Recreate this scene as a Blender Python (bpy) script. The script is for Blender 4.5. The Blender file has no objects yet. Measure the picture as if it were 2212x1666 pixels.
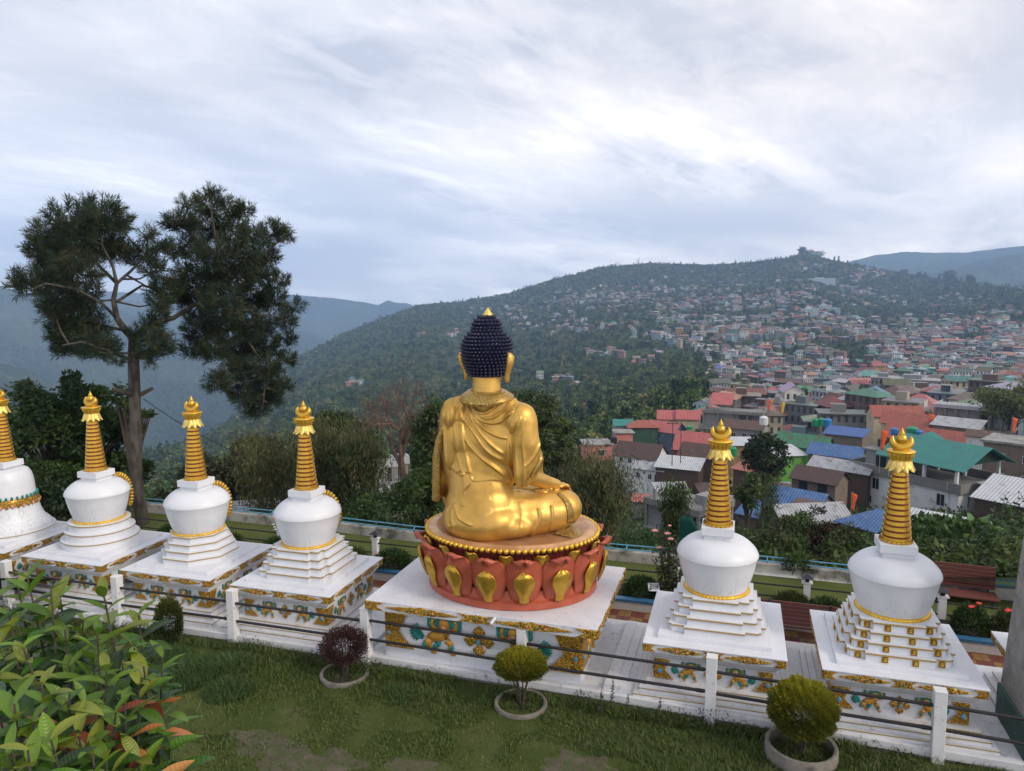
import bpy, bmesh, math, random
import numpy as np
from mathutils import Vector, Matrix, noise
from mathutils.bvhtree import BVHTree
random.seed(7); RNG=np.random.default_rng(7)
S=bpy.context.scene; COL=S.collection
R=math.radians; PI=math.pi
# ---------------- camera: metres, X along the row of stupas, Y away from the viewer, Z up, z=0 on the white platform
CAM=Vector((3.952,-11.797,6.0)); PITCH=R(7.052); ROLL=R(-.39); HEAD=R(17.6)
fwv=Vector((-math.sin(HEAD)*math.cos(PITCH),math.cos(HEAD)*math.cos(PITCH),-math.sin(PITCH)))
rt0=Vector((math.cos(HEAD),math.sin(HEAD),0)); up0=rt0.cross(fwv)
rtv=rt0*math.cos(ROLL)+up0*math.sin(ROLL); upv=up0*math.cos(ROLL)-rt0*math.sin(ROLL)
cd=bpy.data.cameras.new('camera'); cam=bpy.data.objects.new('camera',cd); COL.objects.link(cam)
M=Matrix.Identity(4)
for i in range(3): M[i][0]=rtv[i]; M[i][1]=upv[i]; M[i][2]=-fwv[i]; M[i][3]=CAM[i]
cam.matrix_world=M; cd.sensor_width=36; cd.lens=26.143; cd.clip_start=.1; cd.clip_end=60000
S.camera=cam
FP=1606.4                                   # focal length in pixels of a 2212 wide picture
def ray(u,v): return fwv+rtv*((u-1106)/FP)-upv*((v-833)/FP)
def at(u,v,d):                              # point seen at (u,v), d metres away horizontally
    r=ray(u,v); h=math.hypot(r.x,r.y); return CAM+r*(d/h)
def proj(p):
    q=Vector(p)-CAM; z=q.dot(fwv); return 1106+FP*q.dot(rtv)/z, 833-FP*q.dot(upv)/z
def setc(i,c): i.default_value=(*c,1) if len(c)==3 else c
# ---------------- world, sun, exposure
W=bpy.data.worlds.new('World'); S.world=W; W.use_nodes=True
def nd(t,ty,**k):
    n=t.nodes.new(ty)
    for a,b in k.items():
        if a in ('operation','blend_type','data_type','sky_type','interpolation','feature','distance','noise_dimensions','wave_type','bands_direction','color_ramp','mode','normalize','sun_disc','sun_elevation','sun_rotation','air_density','dust_density','ozone_density','noise_type','attribute_name','layer_name','rings_direction','wave_profile','offset_frequency','offset','squash','squash_frequency'): setattr(n,a,b)
    return n
def lk(t,a,b): t.links.new(a,b)
SUN_EL=R(34); SUN_AZ=R(-18)                 # azimuth measured from +X towards +Y
t=W.node_tree; t.nodes.clear()
o=nd(t,'ShaderNodeOutputWorld'); bg=nd(t,'ShaderNodeBackground'); lk(t,bg.outputs[0],o.inputs[0])
sky=nd(t,'ShaderNodeTexSky',sky_type='NISHITA',sun_disc=False,sun_elevation=SUN_EL,sun_rotation=PI/2-SUN_AZ,dust_density=3.0,air_density=1.0,ozone_density=2.0)
bg.inputs[1].default_value=.1
tc=nd(t,'ShaderNodeTexCoord'); sp=nd(t,'ShaderNodeSeparateXYZ'); lk(t,tc.outputs['Generated'],sp.inputs[0])
# clouds lie on a high flat layer: direction divided by its height
zz=nd(t,'ShaderNodeMath',operation='MAXIMUM'); lk(t,sp.outputs[2],zz.inputs[0]); zz.inputs[1].default_value=.0
za=nd(t,'ShaderNodeMath',operation='ADD'); lk(t,zz.outputs[0],za.inputs[0]); za.inputs[1].default_value=.16
dv=nd(t,'ShaderNodeVectorMath',operation='SCALE'); iv=nd(t,'ShaderNodeMath',operation='DIVIDE'); iv.inputs[0].default_value=1; lk(t,za.outputs[0],iv.inputs[1])
lk(t,tc.outputs['Generated'],dv.inputs[0]); lk(t,iv.outputs[0],dv.inputs['Scale'])
mq=nd(t,'ShaderNodeMapping'); mq.inputs['Rotation'].default_value=(0,0,R(-70)); lk(t,dv.outputs[0],mq.inputs[0]); mp=nd(t,'ShaderNodeMapping'); mp.inputs['Scale'].default_value=(.62,1.15,.0); mp.inputs['Location'].default_value=(2.3,.9,0); lk(t,mq.outputs[0],mp.inputs[0])
n1=nd(t,'ShaderNodeTexNoise',noise_dimensions='3D'); n1.inputs['Scale'].default_value=1.25; n1.inputs['Detail'].default_value=7; n1.inputs['Roughness'].default_value=.56; n1.inputs['Distortion'].default_value=.55; lk(t,mp.outputs[0],n1.inputs[0])
n2=nd(t,'ShaderNodeTexNoise'); n2.inputs['Scale'].default_value=.62; n2.inputs['Detail'].default_value=3; n2.inputs['Distortion'].default_value=.3; lk(t,mp.outputs[0],n2.inputs[0])
n3=nd(t,'ShaderNodeTexNoise'); n3.inputs['Scale'].default_value=5.5; n3.inputs['Detail'].default_value=6; n3.inputs['Roughness'].default_value=.6; n3.inputs['Distortion'].default_value=.8; lk(t,mp.outputs[0],n3.inputs[0])
r1=nd(t,'ShaderNodeMapRange'); lk(t,n1.outputs[0],r1.inputs[0]); r1.inputs[1].default_value=.38; r1.inputs[2].default_value=.66
r2=nd(t,'ShaderNodeMapRange'); lk(t,n2.outputs[0],r2.inputs[0]); r2.inputs[1].default_value=.36; r2.inputs[2].default_value=.62
r3=nd(t,'ShaderNodeMapRange'); lk(t,n3.outputs[0],r3.inputs[0]); r3.inputs[1].default_value=.45; r3.inputs[2].default_value=.70
m1=nd(t,'ShaderNodeMath',operation='MULTIPLY_ADD'); lk(t,r3.outputs[0],m1.inputs[0]); m1.inputs[1].default_value=.42; lk(t,r1.outputs[0],m1.inputs[2])
m2=nd(t,'ShaderNodeMath',operation='MULTIPLY'); lk(t,m1.outputs[0],m2.inputs[0]); lk(t,r2.outputs[0],m2.inputs[1])
cr=nd(t,'ShaderNodeValToRGB'); lk(t,m2.outputs[0],cr.inputs[0])
SKYC=[(0.0,(5.3,5.5,6.2)),(.2,(6.7,6.75,7.2)),(.5,(7.9,7.75,8.0)),(1.0,(9.9,9.7,9.5))]
cr.color_ramp.elements[0].position=0; cr.color_ramp.elements[1].position=1
for p,c in SKYC[1:-1]: cr.color_ramp.elements.new(p)
for e,(p,c) in zip(cr.color_ramp.elements,SKYC): e.position=p; e.color=(*[x/10 for x in c],1)
cs=nd(t,'ShaderNodeVectorMath',operation='SCALE'); lk(t,cr.outputs[0],cs.inputs[0]); cs.inputs['Scale'].default_value=10
# brighter near the low sun behind the cloud (a broad lobe round the sun's azimuth), duller away from it
sd=nd(t,'ShaderNodeVectorMath',operation='DOT_PRODUCT'); lk(t,tc.outputs['Generated'],sd.inputs[0]); sd.inputs[1].default_value=(math.cos(R(38)),math.sin(R(38)),0.0)
sr=nd(t,'ShaderNodeMapRange'); lk(t,sd.outputs['Value'],sr.inputs[0]); sr.inputs[1].default_value=-.4; sr.inputs[2].default_value=1; sr.inputs[3].default_value=.86; sr.inputs[4].default_value=1.14
hb=nd(t,'ShaderNodeMapRange'); lk(t,zz.outputs[0],hb.inputs[0]); hb.inputs[1].default_value=0; hb.inputs[2].default_value=.24; hb.inputs[3].default_value=2.15; hb.inputs[4].default_value=1.12
hs=nd(t,'ShaderNodeMath',operation='MULTIPLY'); lk(t,sr.outputs[0],hs.inputs[0]); lk(t,hb.outputs[0],hs.inputs[1])
cs2=nd(t,'ShaderNodeVectorMath',operation='SCALE'); lk(t,cs.outputs[0],cs2.inputs[0]); lk(t,hs.outputs[0],cs2.inputs['Scale'])
wf=nd(t,'ShaderNodeMapRange'); lk(t,sd.outputs['Value'],wf.inputs[0]); wf.inputs[1].default_value=.1; wf.inputs[2].default_value=1; wm=nd(t,'ShaderNodeMix',data_type='RGBA'); lk(t,wf.outputs[0],wm.inputs[0]); setc(wm.inputs[6],(1,1,1)); setc(wm.inputs[7],(1.10,1.0,.87)); wv=nd(t,'ShaderNodeVectorMath',operation='MULTIPLY'); lk(t,cs2.outputs[0],wv.inputs[0]); lk(t,wm.outputs[2],wv.inputs[1])
mx=nd(t,'ShaderNodeMix',data_type='RGBA'); lk(t,sky.outputs[0],mx.inputs[6]); lk(t,wv.outputs[0],mx.inputs[7])
mx.inputs[0].default_value=.93
lk(t,mx.outputs[2],bg.inputs[0])
sl=bpy.data.lights.new('sun','SUN'); sun=bpy.data.objects.new('sun',sl); COL.objects.link(sun)
sl.energy=1.9; sl.angle=R(16); sl.color=(1,.89,.74)
sdv=Vector((math.cos(SUN_EL)*math.cos(SUN_AZ),math.cos(SUN_EL)*math.sin(SUN_AZ),math.sin(SUN_EL)))
sun.rotation_euler=sdv.to_track_quat('Z','Y').to_euler()
S.view_settings.view_transform='Standard'; S.view_settings.look='None'; S.view_settings.exposure=.38; S.view_settings.gamma=1
S.render.engine='CYCLES'; S.cycles.volume_bounces=2; S.cycles.max_bounces=6; S.cycles.transparent_max_bounces=8; S.cycles.use_denoising=True; S.cycles.diffuse_bounces=3
# ---------------- helpers
def setc(i,c): i.default_value=(*c,1) if len(c)==3 else c
def mat(name,col,rough=.7,metal=0,col2=None,scale=8,bump=0,bscale=30,detail=4,spec=.4,stain=None,stscale=3,stlo=.55,sthi=.7,coords='Object',stretch=(1,1,1),rnd=0,coat=0,trans=0):
    m=bpy.data.materials.new(name); m.use_nodes=True; t=m.node_tree; p=t.nodes['Principled BSDF']
    p.inputs['Roughness'].default_value=rough; p.inputs['Metallic'].default_value=metal; p.inputs['Specular IOR Level'].default_value=spec
    setc(p.inputs['Base Color'],col)
    if coat: p.inputs['Coat Weight'].default_value=coat; p.inputs['Coat Roughness'].default_value=.15
    tc=nd(t,'ShaderNodeTexCoord'); mp=nd(t,'ShaderNodeMapping'); lk(t,tc.outputs[coords],mp.inputs[0]); mp.inputs['Scale'].default_value=stretch
    out=None
    if col2:
        n=nd(t,'ShaderNodeTexNoise'); n.inputs['Scale'].default_value=scale; n.inputs['Detail'].default_value=detail; lk(t,mp.outputs[0],n.inputs[0])
        r=nd(t,'ShaderNodeMapRange'); r.inputs[1].default_value=.35; r.inputs[2].default_value=.65; lk(t,n.outputs[0],r.inputs[0])
        x=nd(t,'ShaderNodeMix',data_type='RGBA'); setc(x.inputs[6],col); setc(x.inputs[7],col2); lk(t,r.outputs[0],x.inputs[0]); out=x.outputs[2]
    if stain:
        n=nd(t,'ShaderNodeTexNoise'); n.inputs['Scale'].default_value=stscale; n.inputs['Detail'].default_value=8; n.inputs['Roughness'].default_value=.7; lk(t,mp.outputs[0],n.inputs[0])
        r=nd(t,'ShaderNodeMapRange'); r.inputs[1].default_value=stlo; r.inputs[2].default_value=sthi; lk(t,n.outputs[0],r.inputs[0])
        x=nd(t,'ShaderNodeMix',data_type='RGBA'); setc(x.inputs[7],stain); lk(t,r.outputs[0],x.inputs[0])
        if out: lk(t,out,x.inputs[6])
        else: setc(x.inputs[6],col)
        out=x.outputs[2]
    if rnd:
        oi=nd(t,'ShaderNodeObjectInfo'); r=nd(t,'ShaderNodeMapRange'); lk(t,oi.outputs['Random'],r.inputs[0]); r.inputs[3].default_value=1-rnd; r.inputs[4].default_value=1+rnd
        x=nd(t,'ShaderNodeVectorMath',operation='SCALE'); lk(t,r.outputs[0],x.inputs['Scale'])
        if out: lk(t,out,x.inputs[0])
        else: x.inputs[0].default_value=col[:3]
        out=x.outputs[0]
    if out: lk(t,out,p.inputs['Base Color'])
    if bump:
        n=nd(t,'ShaderNodeTexNoise'); n.inputs['Scale'].default_value=bscale; n.inputs['Detail'].default_value=4; lk(t,mp.outputs[0],n.inputs[0])
        b=nd(t,'ShaderNodeBump'); b.inputs['Strength'].default_value=min(1,bump); b.inputs['Distance'].default_value=.02 if bump<=1 else .02*bump; lk(t,n.outputs[0],b.inputs['Height']); lk(t,b.outputs[0],p.inputs['Normal'])
    if trans:
        p.inputs['Subsurface Weight'].default_value=0
        tr=nd(t,'ShaderNodeBsdfTranslucent'); ms=nd(t,'ShaderNodeMixShader'); ms.inputs[0].default_value=trans
        if out: lk(t,out,tr.inputs[0])
        else: setc(tr.inputs[0],col)
        lk(t,p.outputs[0],ms.inputs[1]); lk(t,tr.outputs[0],ms.inputs[2]); lk(t,ms.outputs[0],t.nodes['Material Output'].inputs[0])
    return m
def attr_leaf(name,attr='tint',rough=.55,trans=.25,spec=.35):     # foliage: colour carried by the leaf itself
    m=bpy.data.materials.new(name); m.use_nodes=True; t=m.node_tree; p=t.nodes['Principled BSDF']
    a=nd(t,'ShaderNodeAttribute'); a.attribute_name=attr
    p.inputs['Roughness'].default_value=rough; p.inputs['Specular IOR Level'].default_value=spec
    lk(t,a.outputs['Color'],p.inputs['Base Color'])
    tr=nd(t,'ShaderNodeBsdfTranslucent'); lk(t,a.outputs['Color'],tr.inputs[0]); ms=nd(t,'ShaderNodeMixShader'); ms.inputs[0].default_value=trans
    lk(t,p.outputs[0],ms.inputs[1]); lk(t,tr.outputs[0],ms.inputs[2]); lk(t,ms.outputs[0],t.nodes['Material Output'].inputs[0])
    return m
class MB:                                                  # collects vertices and faces, links them as ONE mesh
    def __init__(s): s.v=[]; s.f=[]; s.m=[]; s.mi=0
    def add(s,vs,fs):
        n=len(s.v); s.v+=[tuple(x) for x in vs]; s.f+=[tuple(i+n for i in f) for f in fs]; s.m+=[s.mi]*len(fs); return s
    def box(s,x0,x1,y0,y1,z0,z1,rz=0,o=(0,0,0)):
        c,k=math.cos(rz),math.sin(rz)
        P=[(x,y,z) for z in (z0,z1) for x,y in ((x0,y0),(x1,y0),(x1,y1),(x0,y1))]
        P=[(o[0]+x*c-y*k,o[1]+x*k+y*c,o[2]+z) for x,y,z in P]
        return s.add(P,[(3,2,1,0),(4,5,6,7),(0,1,5,4),(1,2,6,5),(2,3,7,6),(3,0,4,7)])
    def bar(s,a,b,r,n=8,r2=None,cap=True):
        a=Vector(a); b=Vector(b); d=(b-a)
        if d.length<1e-6: return s
        d.normalize(); x=d.orthogonal().normalized(); y=d.cross(x); r2=r if r2 is None else r2
        P=[a+(x*math.cos(2*PI*i/n)+y*math.sin(2*PI*i/n))*r for i in range(n)]+[b+(x*math.cos(2*PI*i/n)+y*math.sin(2*PI*i/n))*r2 for i in range(n)]
        F=[(i,(i+1)%n,n+(i+1)%n,n+i) for i in range(n)]
        if cap: F+=[tuple(range(n-1,-1,-1)),tuple(range(n,2*n))]
        return s.add(P,F)
    def tube(s,pts,rs,n=8,cap=True):
        pts=[Vector(p) for p in pts]; P=[]
        if not hasattr(rs,'__len__'): rs=[rs]*len(pts)
        x=None
        for i,p in enumerate(pts):
            d=(pts[min(i+1,len(pts)-1)]-pts[max(i-1,0)]).normalized()
            x=d.orthogonal().normalized() if x is None else (x-d*x.dot(d)).normalized()
            y=d.cross(x)
            P+=[p+(x*math.cos(2*PI*k/n)+y*math.sin(2*PI*k/n))*rs[i] for k in range(n)]
        F=[(i*n+k,i*n+(k+1)%n,(i+1)*n+(k+1)%n,(i+1)*n+k) for i in range(len(pts)-1) for k in range(n)]
        if cap: F+=[tuple(range(n-1,-1,-1)),tuple(range(len(P)-n,len(P)))]
        return s.add(P,F)
    def lathe(s,prof,n=48,o=(0,0,0),sx=1,sy=1,cap=True,f=None):
        P=[]
        for r,z in prof:
            for k in range(n):
                a=2*PI*k/n; rr=r if f is None else f(r,z,a)
                P.append((o[0]+rr*sx*math.cos(a),o[1]+rr*sy*math.sin(a),o[2]+z))
        F=[(i*n+k,i*n+(k+1)%n,(i+1)*n+(k+1)%n,(i+1)*n+k) for i in range(len(prof)-1) for k in range(n)]
        if cap: F+=[tuple(range(n-1,-1,-1)),tuple(range(len(P)-n,len(P)))]
        return s.add(P,F)
    def prism(s,poly,z0,z1):
        n=len(poly); P=[(x,y,z0) for x,y in poly]+[(x,y,z1) for x,y in poly]
        return s.add(P,[(i,(i+1)%n,n+(i+1)%n,n+i) for i in range(n)]+[tuple(range(n-1,-1,-1)),tuple(range(n,2*n))])
    def ball(s,c,r,n=12,m=8,rx=1,ry=1,rz=1):
        P=[(c[0],c[1],c[2]-r*rz)]
        for i in range(1,m):
            a=-PI/2+PI*i/m
            for k in range(n): b=2*PI*k/n; P.append((c[0]+r*rx*math.cos(a)*math.cos(b),c[1]+r*ry*math.cos(a)*math.sin(b),c[2]+r*rz*math.sin(a)))
        P.append((c[0],c[1],c[2]+r*rz)); F=[(0,1+(k+1)%n,1+k) for k in range(n)]
        for i in range(m-2):
            for k in range(n): F.append((1+i*n+k,1+i*n+(k+1)%n,1+(i+1)*n+(k+1)%n,1+(i+1)*n+k))
        L=len(P)-1; F+=[(L,1+(m-2)*n+k,1+(m-2)*n+(k+1)%n) for k in range(n)]
        return s.add(P,F)
    def xf(s,M,start=0):
        for i in range(start,len(s.v)): s.v[i]=tuple(M@Vector(s.v[i]))
        return s
    def build(s,name,mats,parent=None,smooth=False,bevel=0,autos=None):
        me=bpy.data.meshes.new(name); me.from_pydata(s.v,[],s.f)
        mats=mats if isinstance(mats,(list,tuple)) else [mats]
        for m in mats: me.materials.append(m)
        if len(mats)>1: me.polygons.foreach_set('material_index',s.m)
        me.update()
        if smooth: me.shade_smooth()
        if autos: me.shade_smooth(); me.set_sharp_from_angle(angle=R(autos))
        o=bpy.data.objects.new(name,me); COL.objects.link(o)
        if parent: o.parent=parent
        if bevel:
            b=o.modifiers.new('b','BEVEL'); b.width=bevel; b.segments=2; b.limit_method='ANGLE'; b.angle_limit=R(40)
        return o
def tag(o,label=None,cat=None,group=None,kind=None):
    if label: o['label']=label
    if cat: o['category']=cat
    if group: o['group']=group
    if kind: o['kind']=kind
    return o
def empty(name,loc,rz=0,label=None,cat=None,group=None):
    e=bpy.data.objects.new(name,None); COL.objects.link(e); e.location=loc; e.rotation_euler=(0,0,rz); e.empty_display_size=.2
    return tag(e,label,cat,group)
def copy_tree(o,parent=None):
    c=o.copy(); COL.objects.link(c)
    if parent: c.parent=parent
    for ch in o.children: copy_tree(ch,c)
    return c
def npmesh(name,V,F,mats,parent=None,tint=None,smooth=False,mi=None):   # V (n,3), F (m,k) arrays, tint per vertex (n,3)
    me=bpy.data.meshes.new(name); V=np.ascontiguousarray(V,dtype=np.float32); F=np.ascontiguousarray(F,dtype=np.int32)
    k=F.shape[1]; me.vertices.add(len(V)); me.vertices.foreach_set('co',V.ravel())
    me.loops.add(F.size); me.loops.foreach_set('vertex_index',F.ravel())
    me.polygons.add(len(F)); me.polygons.foreach_set('loop_start',np.arange(0,F.size,k,dtype=np.int32))
    for m in (mats if isinstance(mats,(list,tuple)) else [mats]): me.materials.append(m)
    if mi is not None: me.polygons.foreach_set('material_index',np.asarray(mi,dtype=np.int32))
    if tint is not None:
        a=me.color_attributes.new('tint','FLOAT_COLOR','POINT'); c=np.ones((len(V),4),np.float32); c[:,:3]=tint; a.data.foreach_set('color',c.ravel())
    me.update(calc_edges=True)
    if smooth: me.shade_smooth()
    o=bpy.data.objects.new(name,me); COL.objects.link(o)
    if parent: o.parent=parent
    return o
def vnoise(x,y,seed=0):                                    # smooth value noise on arrays
    x=np.asarray(x,float); y=np.asarray(y,float); xi=np.floor(x).astype(np.int64); yi=np.floor(y).astype(np.int64); fx=x-xi; fy=y-yi
    fx=fx*fx*(3-2*fx); fy=fy*fy*(3-2*fy)
    def h(a,b):
        n=(a*374761393+b*668265263+seed*982451653)&0x7fffffff; n=((n^(n>>13))*1274126177)&0x7fffffff; return ((n^(n>>16))&0xffff)/65535.0
    return (h(xi,yi)*(1-fx)+h(xi+1,yi)*fx)*(1-fy)+(h(xi,yi+1)*(1-fx)+h(xi+1,yi+1)*fx)*fy
def fbm(x,y,o=4,seed=0):
    s=0;a=.5
    for i in range(o): s=s+a*(vnoise(x*2**i,y*2**i,seed+i)-.5)*2; a*=.5
    return s
# ---------------- materials of the terrace
M_white=mat('white_paint',(.67,.68,.72),.42,col2=(.62,.63,.67),scale=3,bump=.12,bscale=60,stain=(.42,.42,.42),stscale=7,stlo=.58,sthi=.8)
M_white2=mat('white_paint_worn',(.68,.68,.69),.6,col2=(.62,.62,.63),scale=5,bump=.3,bscale=45,stain=(.22,.22,.21),stscale=11,stlo=.58,sthi=.72)
M_dirty=mat('white_paint_dirty',(.66,.665,.69),.6,col2=(.60,.60,.62),scale=4,bump=.25,bscale=40,stain=(.30,.26,.22),stscale=6,stlo=.56,sthi=.78)
M_goldline=mat('ochre_line',(.38,.25,.07),.5,metal=.2)
def goldm(name,c,c2,rough,bump,bs,metal=.75):
    return mat(name,c,rough+.06,metal,col2=c2,scale=9,bump=bump,bscale=bs)
M_gold=goldm('gold_paint',(.62,.38,.055),(.50,.29,.035),.3,.1,40,.72)
M_ring=mat('gold_ring_paint',(.60,.35,.05),.3,.7,col2=(.52,.29,.035),scale=6,bump=.12,bscale=20,stretch=(1,1,9))
M_goldhi=goldm('pale_gold_paint',(.80,.60,.18),(.66,.46,.11),.34,.2,50,.6)
M_statue=mat('statue_gold',(.68,.41,.10),.42,.60,col2=(.50,.29,.065),scale=2.6,bump=.14,bscale=24,detail=7,stain=(.46,.30,.12),stscale=2.2,stlo=.56,sthi=.8)
M_groove=mat('maroon_groove',(.16,.018,.012),.6)
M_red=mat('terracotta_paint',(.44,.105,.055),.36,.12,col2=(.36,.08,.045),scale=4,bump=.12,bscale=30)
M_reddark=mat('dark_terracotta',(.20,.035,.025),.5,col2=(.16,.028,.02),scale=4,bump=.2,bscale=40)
M_disc=mat('pink_gold_disc',(.72,.44,.24),.42,.5,col2=(.52,.28,.13),scale=3,bump=.12,bscale=25,stain=(.30,.28,.27),stscale=3,stlo=.6,sthi=.8)
M_navy=mat('navy_curl_paint',(.008,.010,.038),.36,col2=(.006,.007,.026),scale=20)
M_teal=mat('teal_paint',(.012,.15,.14),.45,col2=(.02,.22,.19),scale=14,bump=.4,bscale=60)
M_blue=mat('blue_paint',(.10,.26,.40),.4)
M_pinkp=mat('pink_paint',(.60,.25,.20),.5)
M_lion=mat('ochre_lion_paint',(.55,.29,.045),.42,.35,col2=(.44,.21,.03),scale=20,bump=.3,bscale=40)
M_black=mat('black_rail_paint',(.02,.02,.022),.4,.3,col2=(.035,.03,.03),scale=30,bump=.2,bscale=60)
M_lamp=mat('dark_lamp_metal',(.03,.032,.038),.5,.3)
M_conc=mat('bare_concrete',(.30,.285,.265),.85,col2=(.22,.21,.195),scale=5,bump=.6,bscale=50,stain=(.09,.085,.08),stscale=4)
def scroll(name,c_hi,c_lo,metal=.55):                       # carved scrolls: raised curls with painted recesses
    m=bpy.data.materials.new(name); m.use_nodes=True; t=m.node_tree; p=t.nodes['Principled BSDF']
    tc=nd(t,'ShaderNodeTexCoord'); n=nd(t,'ShaderNodeTexNoise'); n.inputs['Scale'].default_value=7; n.inputs['Detail'].default_value=2; lk(t,tc.outputs['Object'],n.inputs[0])
    ad=nd(t,'ShaderNodeMix',data_type='VECTOR'); ad.inputs[0].default_value=.16; lk(t,tc.outputs['Object'],ad.inputs[4]); lk(t,n.outputs['Color'],ad.inputs[5])
    v=nd(t,'ShaderNodeTexVoronoi',feature='F1'); v.inputs['Scale'].default_value=15; lk(t,ad.outputs[1],v.inputs[0])
    s=nd(t,'ShaderNodeMath',operation='MULTIPLY'); s.inputs[1].default_value=24; lk(t,v.outputs['Distance'],s.inputs[0])
    w=nd(t,'ShaderNodeMath',operation='SINE'); lk(t,s.outputs[0],w.inputs[0])
    r=nd(t,'ShaderNodeMapRange'); r.inputs[1].default_value=-.5; r.inputs[2].default_value=.5; lk(t,w.outputs[0],r.inputs[0])
    x=nd(t,'ShaderNodeMix',data_type='RGBA'); setc(x.inputs[6],c_lo); setc(x.inputs[7],c_hi); lk(t,r.outputs[0],x.inputs[0]); lk(t,x.outputs[2],p.inputs['Base Color'])
    b=nd(t,'ShaderNodeBump'); b.inputs['Strength'].default_value=.8; b.inputs['Distance'].default_value=.02; lk(t,r.outputs[0],b.inputs['Height']); lk(t,b.outputs[0],p.inputs['Normal'])
    p.inputs['Metallic'].default_value=metal; p.inputs['Roughness'].default_value=.34; return m
M_scroll=scroll('gold_scrollwork',(.66,.40,.06),(.22,.095,.012))
M_border=scroll('gold_border_relief',(.60,.40,.12),(.34,.20,.05),.8)
# ---------------- carved panels (built in a local frame: x along the face, z up, y outward towards the viewer is -y)
def relief(mb,poly,th=.022):                               # raised plate with bevelled rim, lying on plane y=0, poly in (x,z)
    c=(sum(p[0] for p in poly)/len(poly),sum(p[1] for p in poly)/len(poly)); n=len(poly)
    inn=[(c[0]+(x-c[0])*.93,c[1]+(z-c[1])*.9) for x,z in poly]
    V=[(x,.003,z) for x,z in poly]+[(x,-th*.6,z) for x,z in poly]+[(x,-th,z) for x,z in inn]+[(c[0],-th*1.25,c[1])]
    F=[(i,(i+1)%n,n+(i+1)%n,n+i) for i in range(n)]+[(n+i,n+(i+1)%n,2*n+(i+1)%n,2*n+i) for i in range(n)]+[(2*n+i,2*n+(i+1)%n,3*n) for i in range(n)]
    mb.add(V,F)
def lens(cx,cz,hw,hh,n=11):                                # long leaf-shaped scroll with a scalloped edge
    up=[];lo=[]
    for i in range(n*2+1):
        x=-1+i/n; e=(1-abs(x))**.75*hh*(1+.16*math.cos(x*21))
        up.append((cx+x*hw,cz+e)); lo.append((cx+x*hw,cz-e))
    return up+lo[-2:0:-1]
def bow(cx,cz,hw,hh):
    return [(cx-hw,cz+hh),(cx-hw*.5,cz+hh*.75),(cx,cz+hh*.95),(cx+hw*.5,cz+hh*.75),(cx+hw,cz+hh),(cx+hw*.72,cz+hh*.3),(cx+hw*.62,cz),(cx+hw*.72,cz-hh*.3),(cx+hw,cz-hh),(cx+hw*.4,cz-hh*.8),(cx,cz-hh),(cx-hw*.4,cz-hh*.8),(cx-hw,cz-hh),(cx-hw*.72,cz-hh*.3),(cx-hw*.62,cz),(cx-hw*.72,cz+hh*.3)]
def corner(x0,z0,z1,w,s):                                   # corner bracket whose inner edge sweeps away from the corner
    h=z1-z0; pts=[(0,0),(w*1.25,0),(w*1.0,h*.12),(w*.72,h*.24),(w*.5,h*.40),(w*.46,h*.56),(w*.55,h*.72),(w*.78,h*.86),(w*.98,h),(0,h)]
    return [(x0+s*x,z0+z) for x,z in pts]
def halfbow(x0,cz,hw,hh,s):
    return [(x0,cz+hh),(x0+s*hw,cz+hh),(x0+s*hw*.72,cz+hh*.35),(x0+s*hw*.55,cz),(x0+s*hw*.72,cz-hh*.35),(x0+s*hw,cz-hh),(x0,cz-hh)]
def gem(mb,x,z,r,y=-.02): mb.ball((x,y,z),r,10,6,1,.6,1)
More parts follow.
